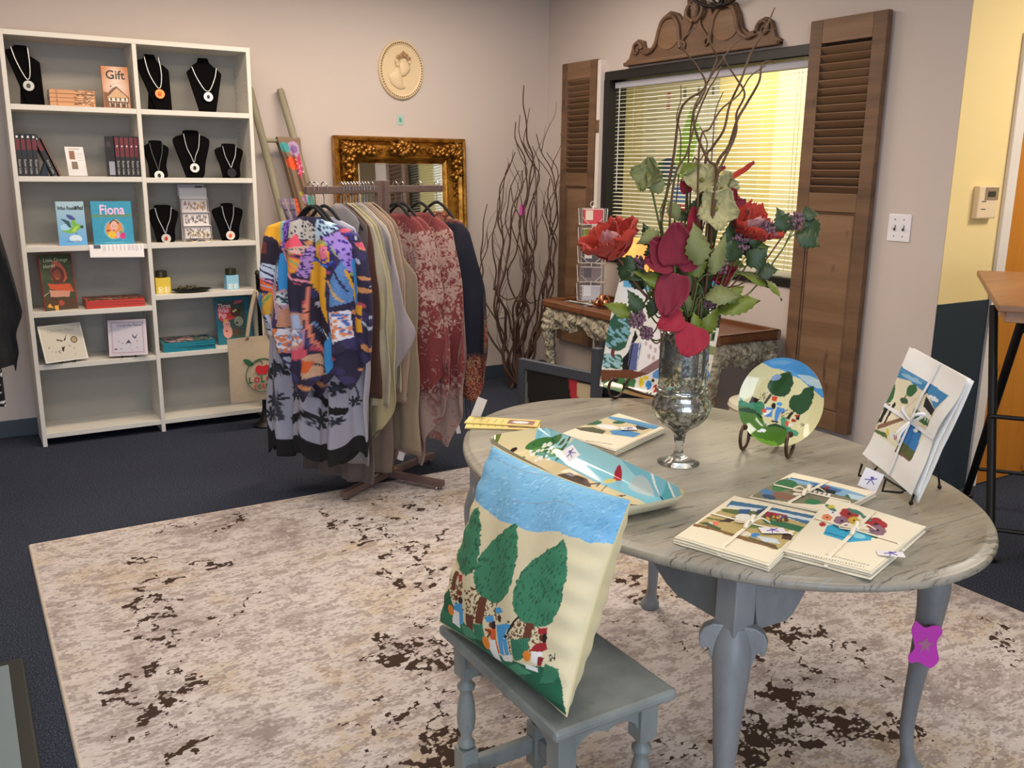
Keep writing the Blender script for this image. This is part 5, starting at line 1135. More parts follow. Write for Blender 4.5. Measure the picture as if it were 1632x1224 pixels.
garment('toile_kimono', 'red and pink toile kimono beside the navy shawl', 'kimono', .734, TR2, TO, None, None, .026, 6, 14, None, cl, .045, 90, 80)
def paisley():
    m, nt, b = newmat('navy_paisley_wool'); v = coords(nt); tc = nd(nt, 'ShaderNodeTexCoord'); sp = nd(nt, 'ShaderNodeSeparateXYZ'); nt.links.new(tc.outputs['Object'], sp.inputs[0])
    vo = nd(nt, 'ShaderNodeTexVoronoi'); vo.inputs['Scale'].default_value = 26; nt.links.new(v, vo.inputs['Vector'])
    f = noise(nt, v, 38, 4, .6, 2.5)
    c = ramp(nt, f, [(.38, '#3d1a1c'), (.46, '#8a3a30'), (.54, '#8f7c58'), (.62, '#3b3a30'), (.70, '#7d2a2a')], 'CONSTANT')
    k = ramp(nt, mth(nt, 'ADD', nmap(nt, sp.outputs['Z'], .35, 1.1), mth(nt, 'MULTIPLY', noise(nt, v, 5, 3), .22)), [(.40, 1.0), (.46, 0.0)])
    near = ramp(nt, nmap(nt, sp.outputs['X'], -.34, -.18), [(.10, 1.0), (.22, 0.0)])
    k3 = ramp(nt, nmap(nt, sp.outputs['Z'], 0, 1.3), [(.955, 0.0), (.975, 1.0)])
    mk = mixc(nt, 1.0, mixc(nt, 1.0, k, k3, 'LIGHTEN'), mixc(nt, 1.0, near, ramp(nt, nmap(nt, sp.outputs['Z'], 0, 1.3), [(.60, 1.0), (.66, 0.0)]), 'MULTIPLY'), 'LIGHTEN')
    nt.links.new(mixc(nt, mk, '#141625', c), b.inputs['Base Color']); setb(b, .95); return m
def mth(nt, op, a_, b_):
    n = nd(nt, 'ShaderNodeMath', operation=op)
    for i, v in enumerate((a_, b_)):
        if isinstance(v, (int, float)): n.inputs[i].default_value = v
        else: nt.links.new(v, n.inputs[i])
    return n.outputs[0]
sh = garment('paisley_shawl', 'navy shawl with a red paisley border and fringe at the right end of the rack', 'shawl', .866,
        [(1.297, -.05, .05), (1.277, -.09, .09), (1.25, -.16, .16), (1.206, -.203, .20), (1.1, -.235, .23), (.967, -.268, .25), (.817, -.315, .26), (.7, -.32, .26), (.596, -.308, .25), (.45, -.27, .22), (.36, -.24, .2)], paisley(), None, None, .022, 6, 9, None, lambda u, sn: .10*u+.02*math.sin(u*13), .045, 80, 60)
mb = MB(); r_ = random.Random(3)
for i in range(26):
    s_ = -.24+.40*i/26; z_ = .40+.12*i/26+r_.uniform(-.02, .02); y = r_.uniform(-.03, .03)
    mb.tube(catmull([(s_, y, z_+.04), (s_+r_.uniform(-.01, .01), y, z_-.03), (s_+r_.uniform(-.02, .02), y, z_-.10-r_.uniform(0, .05))], 4), .0022, 5)
mb.build('fringe', mat('navy_wool_yarn', '#221a22', .9), sh, smooth=True)
# paper price tags on the clothes
def ptag(label, loc, rot, w_=.035, h_=.055, col='#ddd8da'):
    o = MB().bb((-w_/2, -.0006, -h_), (w_/2, .0006, 0)).build('price_tag', mat('tag_'+col, col, .5), None, loc=loc); o.rotation_euler = rot
    return tag(o, label, 'tag')
ptag('white paper tag at the low corner of the toile kimono', (1.705, 3.78, .20), (.2, .3, -.6), .03, .045); ptag('small white tag hanging by the navy shawl fringe', (2.06, 3.90, .26), (0, -.2, -.6), .022, .05)

# ---- tote bag on a black stand in front of the bookcase
st = thing('tote_stand', 'black metal stand with a flared base in front of the bookcase', 'stand', (1.478, 5.245, 0))
MB().lathe([(.072, 0), (.074, .008), (.066, .020), (.040, .032), (.022, .055), (.014, .10), (.012, .12), (.012, .90), (.016, .905), (.012, .92), (0, .93)], 28).build('pole_and_base', IR, st, smooth=True)
MB().tube(catmull([(0, -.005, .90), (0, -.05, .885), (0, -.075, .90), (0, -.078, .93)], 5), .006, 8).build('hook', IR, st, smooth=True)
tt = thing('tote_bag', 'natural canvas tote bag printed with an apple and lettering, hanging by the bookcase', 'bag', (1.44, 5.165, .17))
CV = clothmat('natural_canvas', '#b8a58c')
def tface(sg):
    return lambda u, v: (-.176+.352*u+.004*math.sin(v*7)*(u-.5), sg*(.004+.012*math.sin(PI*u)*math.sin(PI*min(1, v*1.1))+.003*math.sin(u*9+v*4)), .010+.372*v+.006*math.sin(u*PI)*(v > .98))
MB().grid(tface(-1), 24, 24).build('front_panel', CV, tt, smooth=True); MB().grid(tface(1), 24, 24).build('back_panel', CV, tt, smooth=True)
for sg in (-1, 1):
    MB().grid(lambda u, v: ((-.066+.066*v*1.0+.018*(u-.5)) if True else 0, sg*.006-.0+(-.0)*v, .372+.28*v+.10*v*(1-v)), 2, 14).grid(lambda u, v: (.066-.066*v+.018*(u-.5), sg*.006, .372+.28*v+.10*v*(1-v)), 2, 14).build('handle', CV, tt, smooth=True, solid=.003)
GRN = mat('green_print', '#1e5a36', .7); RED = mat('red_print', '#c3222c', .7)
MB().tube([(.010+.096*math.cos(q/32*2*PI), -.0185, .160+.098*math.sin(q/32*2*PI)) for q in range(32)], .0026, 5, True).build('printed_ring', GRN, tt)
P = smoothpoly([(.008, .215), (-.014, .222), (-.030, .205), (-.024, .178), (-.004, .165), (.012, .168), (.030, .166), (.046, .184), (.050, .206), (.036, .222), (.020, .214)], 4)
MB().prism(P, .0016, lambda a_, b_, c_: (a_, -.0190-c_, b_)).build('printed_apple', RED, tt)
MB().prism(smoothpoly([(-.098, .258), (-.076, .262), (-.052, .248), (-.040, .226), (-.058, .222), (-.078, .232)], 4), .0016, lambda a_, b_, c_: (a_, -.0135-c_, b_)).tube(catmull([(-.046, -.016, .228), (-.030, -.018, .240), (.0, -.019, .250), (.012, -.0195, .225)], 5), .002, 5).build('printed_leaf', GRN, tt)
for s_, x, m__ in (('L', -.062, GRN), ('O', -.026, RED), ('L', .008, GRN), ('O', .044, RED), ("'", .066, GRN), ('S', .082, RED)): lettering(s_, .050 if s_ != 'O' else .042, m__, tt, (x, -.0195, .135), bold=.0016, sx=.9)
for s_, x, m__ in zip('CORNER', (-.034, -.012, .012, .034, .054, .074), (RED, GRN, RED, GRN, RED, GRN)): lettering(s_, .040, m__, tt, (x, -.0195, .093), bold=.0012, sx=.62)

# ---- dark garment at the left edge
gs = thing('garment_stand', 'dark round-based garment stand at the left edge of the picture', 'clothes rack', (-.06, 4.32, 0))
MB().lathe([(.12, 0), (.12, .012), (.03, .022), (.014, .04), (.014, 1.42), (0, 1.43)], 24, (-.22, 0, 0)).build('pole_and_base', IR, gs, smooth=True); MB().rod((-.4, 0, 1.40), (.12, 0, 1.40), .010, 8).build('arm', IR, gs, smooth=True)
sd = thing('black_cardigan', 'black open-knit shawl with a white animal print end at the left picture edge', 'shawl', (-.06, 4.27, 0))
tab = [(.46, .185), (.62, .215), (.74, .245), (.82, .24), (.9, .275), (1.0, .262), (1.12, .245), (1.24, .225), (1.34, .17), (1.42, .04)]
mb = MB(); N_ = 48
def shf(u, v):
    z_ = .66+(1.41-.66)*v; w_ = lerp(tab, z_)[0]; a_ = 2*PI*u
    return (w_*math.cos(a_)*1.0, .05*math.sin(a_)+.016*math.sin(a_*7+z_*6), z_+(.10*abs(math.sin(a_*1.5)) if v == 0 else 0))
MB().grid(shf, N_, 30, wrap=True).build('knit_body', mat('black_knit', '#121214', .95, bst=.7, bsc=140), sd, smooth=True, solid=.003)
a = Art(60, 40, '#0d0d0d', seed=6)
for _ in range(150): a.ell(a.r.random(), a.r.random(), a.r.uniform(.01, .03), a.r.uniform(.02, .06), '#d9d6d2', a.r.uniform(0, 180), 0, 8)
a.mesh(lambda u, v: (.155*math.cos(2*PI*u)+.02, .035*math.sin(2*PI*u)+.012*math.sin(u*44), .515+.22*v), 'animal_print_hem', PF, sd, True, .002)

# ---- low slab at the lower left
sl = thing('floor_slab', 'low grey-topped platform with dark edges at the lower left corner', 'platform', (0, 0, 0))
MB().bb((-.75, 1.6, 0), (.045, 2.93, .035)).build('dark_base', mat('charcoal_edge', '#20231f', .6, var=.2, scale=20), sl, bevel=.008)
MB().bb((-.74, 1.61, .035), (.004, 2.88, .045)).build('grey_top', mat('blue_grey_paint', '#6f7d82', .6, var=.15, scale=7), sl, bevel=.002)
# ================================================================== carved console behind the table
CX0, CX1, CY0, CY1, CZ = 3.235, 3.715, 3.35, 4.90, .690
ct = thing('carved_console', 'whitewashed carved console table with a brown tray top under the window', 'side table', (0, 0, 0))
RW = wood('reddish_tray_wood', '#57351f', '#75492d', 1, .4, 9); WW = None
def whitewash():
    m, nt, b = newmat('whitewashed_carving'); v = coords(nt); f = noise(nt, v, 30, 5, .7)
    vo = nd(nt, 'ShaderNodeTexWave', wave_type='RINGS', rings_direction='X'); vo.inputs['Scale'].default_value = 9; vo.inputs['Distortion'].default_value = 9; vo.inputs['Detail'].default_value = 2; vo.inputs['Detail Scale'].default_value = 1.6; nt.links.new(v, vo.inputs['Vector'])
    c = ramp(nt, f, [(.35, '#6f6350'), (.5, '#9d9580'), (.68, '#bdb8a6')]); nt.links.new(c, b.inputs['Base Color']); setb(b, .75)
    bump(nt, b, vo.outputs['Fac'], .8, .012); return m
WW = whitewash()
MB().bb((CX0, CY0, CZ-.03), (CX1, CY1, CZ-.014)).build('tray_floor', RW, ct)
MB().bb((CX0-.015, CY0-.015, CZ-.045), (CX0+.035, CY1+.015, CZ+.006)).bb((CX1-.035, CY0-.015, CZ-.045), (CX1, CY1+.015, CZ+.006)).bb((CX0+.035, CY0-.015, CZ-.045), (CX1-.035, CY0+.035, CZ+.006)).bb((CX0+.035, CY1-.035, CZ-.045), (CX1-.035, CY1+.015, CZ+.006)).build('tray_rim', RW, ct, bevel=.012)
def apron(p, q, H, n=60):
    """scalloped carved board from p to q"""
    V = []; F = []; d = Vector(q)-Vector(p); nrm = Vector((d.y, -d.x, 0)).normalized()
    for i in range(n+1):
        f = i/n; zb = H*(.55+.28*abs(math.cos(f*PI*2))+.17*abs(math.cos(f*PI*6))) if .02 < f < .98 else H*1.1
        for j in range(9):
            g_ = j/8; rel = .016*math.sin(f*PI*22+5*g_)*math.sin(g_*PI)+.010*math.cos(f*50-g_*9)
            V.append(Vector(p)+d*f+Vector((0, 0, -zb*g_))+nrm*(.012+.018*math.sin(g_*PI)+rel*.8))
        V.append(Vector(p)+d*f+Vector((0, 0, -zb))-nrm*.012); V.append(Vector(p)+d*f-nrm*.012)
    for i in range(n):
        for j in range(11): F.append((i*11+j, (i+1)*11+j, (i+1)*11+(j+1) % 11, i*11+(j+1) % 11))
    F += [tuple(range(11)), tuple(n*11+j for j in range(11))[::-1]]
    return MB().add(V, F)
zt = CZ-.046
apron((CX0+.02, CY1-.04, zt), (CX0+.02, CY0+.04, zt), .15).build('carved_apron', WW, ct, smooth=True); apron((CX0+.04, CY0+.02, zt), (CX1-.04, CY0+.02, zt), .15, 24).build('carved_apron', WW, ct, smooth=True)
apron((CX1-.04, CY1-.02, zt), (CX0+.04, CY1-.02, zt), .15, 24).build('carved_apron', WW, ct, smooth=True)
for x, y, sx_, sy2 in ((CX0+.04, CY0+.04, -1, -1), (CX1-.05, CY0+.04, 1, -1), (CX0+.04, CY1-.04, -1, 1), (CX1-.05, CY1-.04, 1, 1)):
    dx, dy = (sx_*.7 if sx_ < 0 else 0), sy2*.7
    pr = [(0, zt, .045), (.020, zt-.08, .052), (.030, zt-.15, .046), (.018, zt-.26, .036), (.004, zt-.38, .030), (-.004, zt-.50, .026), (.006, .07, .030), (.020, .03, .036), (.016, .012, .030)]
    Q = catmull([(x+dx*a_, y+dy*a_, z_) for a_, z_, _ in pr], 6); R_ = [p.z for p in catmull([(0, 0, r_) for *_, r_ in pr], 6)]
    MB().tube(Q, [R_[i]*(1+.10*math.sin(i*1.9)) for i in range(len(Q))], 14).build('cabriole_leg', WW, ct, smooth=True)
# spinner rack with cards
sr = thing('card_spinner', 'white wire card spinner holding five tiers of greeting cards on the console', 'card rack', (3.44, 4.685, CZ-.014), -.62)
WM = mat('white_wire', '#dedbd6', .4)
MB().lathe([(.075, 0), (.075, .006), (.01, .012), (.004, .02), (.004, .615), (0, .62)], 20).build('base_and_pole', WM, sr, smooth=True)
MB().tube([(.018*math.cos(q/14*2*PI), 0, .625+.018*math.sin(q/14*2*PI)) for q in range(14)], .0022, 6, True).build('top_loop', WM, sr, smooth=True)
cc = [('#c8414e', '#e0d3c0'), ('#86963c', '#6f7d30'), ('#4a4b50', '#c8c4c4'), ('#7a6f74', '#595058'), ('#b9bccb', '#dcdce4')]
for k_ in range(5):
    z0 = .020+(4-k_)*.118
    for fc in range(4):
        R_ = Matrix.Rotation(fc*PI/2, 3, 'Z'); W_ = .066; Y = -.070
        P3 = lambda x, y, z_: tuple(R_ @ Vector((x, y, z_)))
        mb = MB(); mb.tube([P3(-W_, Y-.014, z0+.012), P3(W_, Y-.014, z0+.012), P3(W_, Y-.02, z0+.105), P3(-W_, Y-.02, z0+.105)], .0018, 5, True)
        mb.tube([P3(-W_, Y-.016, z0+.055), P3(-.02, Y-.016, z0+.012)], .0015, 5).tube([P3(W_, Y-.016, z0+.055), P3(.02, Y-.016, z0+.012)], .0015, 5)
        for s_ in (-1, 1): mb.tube([P3(s_*W_, Y-.014, z0+.012), P3(s_*W_, Y+.030, z0+.004), P3(s_*W_, Y+.030, z0+.105)], .0016, 5)
        mb.tube([P3(0, Y-.014, z0+.012), P3(0, 0, z0+.006)], .0015, 5)
        mb.build('wire_pocket', WM, sr)
        c1, c2 = cc[k_] if fc == 0 else (['#8f8b90', '#a8a2a0', '#77757e'][fc-1], '#c4c0c0')
        cm = mat('card_'+c1, c1, .5); nm = ['red and cream', 'olive green', 'dark patterned', 'grey photographic', 'pale silver'][k_]; sd_ = ['front', 'right', 'rear', 'left'][fc]
        t = thing('greeting_card', f'{nm if fc == 0 else "plain grey"} greeting card in the {sd_} pocket of the {["topmost", "second", "middle", "fourth", "lowest"][k_]} spinner tier', 'card', (3.44, 4.685, CZ-.014), -.62+fc*PI/2, 'greeting cards on the spinner')
        MB().bb((-.058, Y-.008, z0+.016), (.058, Y-.003, z0+.108)).build('card', cm, t)
        if fc == 0: MB().bb((-.046, Y-.0095, z0+.040), (-.0, Y-.0078, z0+.100)).build('printed_panel', mat('card_'+c2, c2, .5), t)
# small lamp with a glowing orange shade
lp = thing('table_lamp', 'small lamp with a glowing orange shade behind the red flowers', 'lamp', (3.56, 4.37, CZ-.014))
MB().lathe([(.055, 0), (.055, .012), (.02, .025), (.014, .06), (.022, .10), (.012, .16), (.008, .26)], 20).build('base', mat('dark_bronze', '#3d2c20', .4, .6), lp, smooth=True)
m, nt, b = newmat('lit_orange_shade'); b.inputs['Base Color'].default_value = (*lin('#e8913c'), 1); b.inputs['Emission Color'].default_value = (*lin('#ffa64a'), 1); b.inputs['Emission Strength'].default_value = .9
f_ = noise(nt, coords(nt), 8, 2); nt.links.new(ramp(nt, f_, [(.3, '#f09040'), (.7, '#ffc070')]), b.inputs['Emission Color'])
MB().lathe([(.105, .22), (.085, .43)], 28).build('lamp_shade', m, lp, smooth=True, solid=.003)
bl = bpy.data.lights.new('lamp_bulb', 'POINT'); bl.energy = 3; bl.color = (1, .6, .3); bl.shadow_soft_size = .03; bo = bpy.data.objects.new('lamp_bulb', bl); COL.objects.link(bo); bo.parent = lp; bo.location = (0, 0, .33)
# things lying in the tray top
tr = thing('wire_tray', 'flat dark tray with a white rim lying on the console beside the spinner', 'tray', (3.325, 4.68, CZ-.0135), .1)
MB().bb((-.04, -.11, 0), (.04, .11, .008)).build('tray_base', mat('dark_tray', '#26221f', .4), tr); MB().tube([(-.043, -.113, .010), (.043, -.113, .010), (.043, .113, .010), (-.043, .113, .010)], .004, 6, True).build('tray_rim', WM, tr)
rg_ = thing('copper_bow', 'shiny rose gold foil bow lying on the console tray', 'bow', (3.40, 4.50, CZ-.014))
RGM = mat('rose_gold_foil', '#c98a68', .22, .9, .15, 30, .5, 40); r_ = random.Random(8)
mb = MB()
for i in range(11):
    a_ = i*2*PI/11+r_.uniform(-.2, .2); l = r_.uniform(.04, .075); h = r_.uniform(.04, .09)
    P = catmull([(0, 0, .01), (math.cos(a_)*l*.5, math.sin(a_)*l*.5, h), (math.cos(a_)*l, math.sin(a_)*l, h*.5+.006), (math.cos(a_)*l*.5, math.sin(a_)*l*.5, .010), (0, 0, .012)], 4)
    wv = Vector((-math.sin(a_), math.cos(a_), 0))*.014; V = [p-wv for p in P]+[p+wv for p in P]; n = len(P)
    mb.add(V, [(i_, i_+1, n+i_+1, n+i_) for i_ in range(n-1)])
mb.build('foil_loops', RGM, rg_, smooth=True, solid=.001)

# grey framed board leaning behind the round table
gb = thing('framed_board', 'grey painted frame around a black panel with a red corner, behind the oval table', 'framed board', (2.19, 3.515, 0), math.atan2(-.44, .12))
GP = mat('slate_grey_paint', '#363b44', .6, var=.2, scale=14)
Wb, Hb = .47, .655
for a_, b_ in (((0, -.015, 0), (.038, .015, Hb)), ((Wb-.04, -.018, 0), (Wb, .018, Hb+.11)), ((.038, -.015, Hb-.045), (Wb-.04, .015, Hb)), ((.038, -.015, .12), (Wb-.04, .015, .16))): MB().bb(a_, b_).build('frame_bar', GP, gb, bevel=.003)
a = Art(60, 60, '#090909', seed=3); a.poly([(0, 0), (.12, 0), (.02, 1), (0, 1)], '#5d635c'); a.poly([(.66, 1), (.82, .98), (.80, .7), (.98, .55), (.95, 0), (.72, 0), (.80, .6), (.70, .82)], '#a52430'); a.poly([(.80, .98), (1, .98), (1, .72), (.9, .68), (.8, .85)], '#b9a888'); a.line([(.66, .0), (.76, .5)], .02, '#8f8a80')
a.mesh(lambda u, v: (.038+u*(Wb-.078), -.004, .16+v*(Hb-.205)), 'panel', PAPER, gb, False, .006)

# ceramic garden stool beyond the table
gs2 = thing('ceramic_stool', 'cream pierced ceramic drum stool on the carpet behind the round painted plate', 'stool', (3.215, 2.95, 0))
def pierced():
    m, nt, b = newmat('pierced_cream_ceramic'); v = coords(nt); vo = nd(nt, 'ShaderNodeTexVoronoi'); vo.inputs['Scale'].default_value = 38; nt.links.new(v, vo.inputs['Vector'])
    k = ramp(nt, vo.outputs['Distance'], [(.28, 1.0), (.34, 0.0)]); nt.links.new(mixc(nt, k, '#cfc3a8', '#5a4c36'), b.inputs['Base Color']); setb(b, .4); return m
MB().lathe([(.13, 0), (.15, .02), (.185, .12), (.198, .22), (.185, .33), (.165, .41)], 40).build('pierced_drum', pierced(), gs2, smooth=True)
MB().lathe([(.165, .41), (.178, .425), (.172, .445), (.12, .460), (0, .466)], 40).build('glazed_top', mat('cream_glaze', '#d8d2bd', .25, coat_Weight=.0) if False else mat('cream_glaze', '#d8d2bd', .25), gs2, smooth=True)

# ================================================================== oval drop-leaf table
TC, TA, TB_ = (1.60, 1.70), .552, .764
def tabletopmat():
    m, nt, b = newmat('distressed_grey_table_paint'); v = coords(nt, (.35, 2.2, 1)); v2 = coords(nt, (.55, 6, 1))
    f = noise(nt, v, 5, 5, .6, .6); g = noise(nt, v2, 13, 7, .78, .4); h = noise(nt, coords(nt), 2.2, 3)
    c = ramp(nt, f, [(.32, '#7f796d'), (.5, '#908a7d'), (.68, '#9f988a')])
    k = ramp(nt, mth(nt, 'ADD', g, mth(nt, 'MULTIPLY', h, .30)), [(.70, 0.0), (.77, .85)]); c = mixc(nt, k, c, '#45423d')
    k2 = ramp(nt, noise(nt, v2, 8, 5, .7, .3), [(.56, 0.0), (.66, .5)]); c = mixc(nt, k2, c, '#8f9796')
    nt.links.new(c, b.inputs['Base Color']); setb(b, .36); b.inputs['Specular IOR Level'].default_value = .4; bump(nt, b, g, .15, .002); return m
def greypaint(name, c1, c2, c3):
    if name in MAT: return MAT[name]
    m, nt, b = newmat(name); v = coords(nt, (1, 1, .5)); f = noise(nt, v, 7, 5, .6, .3); g = noise(nt, v, 30, 5, .75)
    c = ramp(nt, f, [(.32, c1), (.52, c2), (.7, c3)]); k = ramp(nt, g, [(.66, 0.0), (.71, .6)]); nt.links.new(mixc(nt, k, c, '#55575a'), b.inputs['Base Color']); setb(b, .45); MAT[name] = m; return m
GTL = greypaint('blue_grey_chalk_paint', '#6e7072', '#808385', '#909395')
ot = thing('oval_table', 'oval grey distressed drop-leaf table with cabriole legs standing on the rug', 'table', (TC[0], TC[1], 0))
def ell_slab(y0, y1, name):
    """part of the oval top between two hinge lines, with a rounded thumbnail edge"""
    N_ = 200; ring = [(1.0, .735), (1.0-.006, .7315)]
    prof_ = [(-.045, .7340), (-.012, .7335), (-.002, .738), (0, .744), (-.002, .751), (-.008, .7545), (-.016, .755), (-.021, .7585), (-.028, .760), (-.5, .760)]
    mb = MB()
    tmax = math.asin(max(-1, min(1, y1/TB_))); tmin = math.asin(max(-1, min(1, y0/TB_)))
    def xe(y, o_): yy = y/(TB_+o_); return (TA+o_)*math.sqrt(max(0, 1-yy*yy))
    ys = [y0+(y1-y0)*i/48 for i in range(49)]
    if y0 <= -TB_: ys = [-(TB_)*math.cos(i/48*math.acos(-y1/TB_)) for i in range(49)]
    if y1 >= TB_: ys = [(TB_)*math.cos((48-i)/48*math.acos(y0/TB_)) for i in range(49)]
    V = []; F = []
    offs = [p_ for p_ in prof_[:-1]]
    W_ = 2*len(offs)
    for y in ys:
        row = []
        for o_, z_ in offs:
            s_ = (TA+o_)/TA; row.append((-xe(y, 0)*s_, y*(1+o_/TB_*min(1, max(0, (abs(y)-.6)/.10))), z_))
        row2 = [(-x, yy, z_) for x, yy, z_ in row[::-1]]
        V += row+row2
    for j in range(48):
        for i in range(W_): F.append((j*W_+i, j*W_+(i+1) % W_, (j+1)*W_+(i+1) % W_, (j+1)*W_+i))
    F += [tuple(range(W_))[::-1], tuple(48*W_+i for i in range(W_))]
    return mb.add(V, F).build(name, TTM, ot, smooth=True, angle=50)
TTM = tabletopmat()
ell_slab(-.5985, .5985, 'table_top'); ell_slab(-.764, -.6, 'drop_leaf'); ell_slab(.6, .764, 'drop_leaf')
# frame and scalloped aprons
def apron2(p, q, name='apron'):
    d = Vector((q[0]-p[0], q[1]-p[1], 0)); L = d.length; an = math.atan2(d.y, d.x)
    prof2 = [(0, .735), (L, .735), (L, .66), (L-.01, .600)]+[(L-.02-(L-.04)*k_/24, .598+.088*(lambda t_: t_*t_*(3-2*t_))(max(0, min(1, (min(k_, 24-k_)/24-.16)/.20)))) for k_ in range(25)]+[(.01, .600), (0, .66)]
    R_ = Matrix.Rotation(an, 3, 'Z'); T = lambda a_, b_, c_: tuple(Vector((p[0], p[1], 0))+R_ @ Vector((a_, c_-.011, b_)))
    MB().prism(prof2, .022, T).build(name, GTL, ot, bevel=.002)
fx, fy = .30, .52
LEGS = [(-.345, -.50), (.20, -.52), (.345, .50), (-.20, .50)]
apron2((-.32, -.50), (-.32, .46)); apron2((.32, .46), (.32, -.50)); apron2((-.30, -.51), (.17, -.53)); apron2((.30, .48), (-.17, .49))
def cabriole(x, y, dx, dy, h=.735, ears=True):
    """leg with a square block, a full knee, a slim ankle and a pad foot; dx,dy = outward"""
    n_ = Vector((dx, dy, 0)).normalized()
    mb = MB(); sec = [(.735, .036, 0, 4), (.60, .036, 0, 4)]
    MB().box((x, y, .665), (.056, .056, .14)).build('leg_block', GTL, legp, bevel=.003)
    pr = [(.610, .030, .000), (.575, .035, .008), (.53, .036, .016), (.46, .031, .016), (.36, .0255, .008), (.24, .0205, -.002), (.14, .0175, -.006), (.08, .0175, .0), (.05, .022, .008), (.028, .032, .014), (.012, .031, .014)]
    P = catmull([(0, o_, z_) for z_, r_, o_ in pr], 6); R_ = [p.z for p in catmull([(0, 0, r_) for _, r_, _ in pr], 6)]
    V = []; F = []; N_ = 20
    for p, r_ in zip(P, R_):
        sq = .55 if p.z > .3 else 1
        for k_ in range(N_):
            a_ = 2*PI*k_/N_+PI/4; c_, s_ = math.cos(a_), math.sin(a_); e = .5+.5*sq if p.z > .3 else 1
            cx_ = math.copysign(abs(c_)**e, c_)*r_; cy_ = math.copysign(abs(s_)**e, s_)*r_
            V.append((x+n_.x*p.y+cx_, y+n_.y*p.y+cy_, p.z))
    m_ = len(P)
    for j in range(m_-1):
        for k_ in range(N_): F.append((j*N_+k_, j*N_+(k_+1) % N_, (j+1)*N_+(k_+1) % N_, (j+1)*N_+k_))
    F += [tuple(range(N_)), tuple((m_-1)*N_+k_ for k_ in range(N_))[::-1]]
    leg = MB().add(V, F).build('leg', GTL, ot, smooth=True, angle=50)
    if ears:
        for ax in ((-n_.y, n_.x), (n_.y, -n_.x)):
            poly = [(0, .615), (.022, .614), (.040, .603), (.048, .585), (.046, .565), (.037, .552), (.034, .562), (.027, .558), (.025, .545), (.014, .520), (.0, .46)]
            T = lambda a_, b_, c_: (x+ax[0]*(a_+.020)+n_.x*(c_-.006), y+ax[1]*(a_+.020)+n_.y*(c_-.006), b_)
            MB().prism(poly, .026, T).build('knee_bracket', GTL, leg, bevel=.003)
    return leg
class _P: pass
legp = ot
cabriole(-.330, -.495, -.8, -.8); cabriole(.338, -.478, .5, -.4, ears=False); cabriole(.352, .545, .3, .7, ears=False); cabriole(-.36, .49, -.7, .6)
pf = thing('pink_tag', 'bright magenta flower-cut tag stuck on the near right table leg', 'tag', (1.905, 1.187, .395), (0, 0, -.65))
P = [(-.030, .060), (-.018, .052), (-.004, .044), (.012, .050), (.030, .048), (.036, .032), (.026, .010), (.030, -.016), (.036, -.040), (.020, -.062), (.004, -.056), (-.012, -.048), (-.030, -.052), (-.036, -.034), (-.024, -.012), (-.030, .012), (-.036, .040)]
MB().prism(smoothpoly(P, 4), .002).build('tag_sheet', mat('magenta_felt', '#c93ab4', .7), pf)
MB().prism(smoothpoly([(.0, .02), (.006, .006), (.02, .004), (.008, -.004), (.010, -.020), (0, -.010), (-.012, -.022), (-.008, -.004), (-.020, .004), (-.006, .008)], 3), .001, lambda a_, b_, c_: (a_, -c_, b_)).build('tag_emblem', mat('muted_rose_print', '#b0708c', .7), pf)

# ================================================================== small stool and cushion
SX0, SX1, SY0, SY1, SZ = .842, 1.135, 1.212, 1.688, .500
GST = greypaint('green_grey_chalk_paint', '#6c7270', '#7f8582', '#8f9592')
so = thing('joint_stool', 'grey painted stool with turned legs carrying the cushion, in front of the oval table', 'stool', (0, 0, 0))
MB().bb((SX0, SY0, SZ-.024), (SX1, SY1, SZ)).build('seat', GST, so, bevel=.008)
ins = .026; LX = (SX0+ins, SX1-ins-.042); LY = (SY0+ins, SY1-ins-.042)
for x in LX:
    for y in LY:
        MB().bb((x, y, SZ-.115), (x+.042, y+.042, SZ-.024)).build('leg_block', GST, so, bevel=.002); MB().bb((x, y, .085), (x+.042, y+.042, .20)).build('leg_block', GST, so, bevel=.002)
        lg = MB().lathe([(.012, .20), (.019, .205), (.021, .213), (.014, .220), (.012, .232), (.019, .25), (.022, .275), (.020, .31), (.015, .335), (.013, .345), (.020, .352), (.021, .360), (.013, .368), (.012, .375), (.019, .382), (.019, .386)], 22, (x+.021, y+.021, 0)).build('leg', GST, so, smooth=True, angle=60)
        MB().lathe([(.016, .0098), (.020, .02), (.020, .05), (.013, .065), (.014, .078), (.019, .085)], 20, (x+.021, y+.021, 0)).build('foot', GST, lg, smooth=True)
def sap(p, q):
    d = Vector((q[0]-p[0], q[1]-p[1], 0)); L = d.length; an = math.atan2(d.y, d.x); R_ = Matrix.Rotation(an, 3, 'Z')
    bot = [(L*(1-k_/20), SZ-.085+.020*math.sin(PI*k_/20)**.5+.012*abs(math.sin(PI*2*k_/20)) if 0 < k_ < 20 else SZ-.09) for k_ in range(21)]
    T = lambda a_, b_, c_: tuple(Vector((p[0], p[1], 0))+R_ @ Vector((a_, c_, b_)))
    MB().prism([(0, SZ-.024), (L, SZ-.024)]+bot, .016, T).build('apron', GST, so, bevel=.002)
sap((LX[0]+.008, LY[1]+.0), (LX[0]+.008, LY[0]+.042)); sap((LX[1]+.018, LY[0]+.042), (LX[1]+.018, LY[1])); sap((LX[0]+.042, LY[0]+.008), (LX[1], LY[0]+.008)); sap((LX[1], LY[1]+.034), (LX[0]+.042, LY[1]+.034))
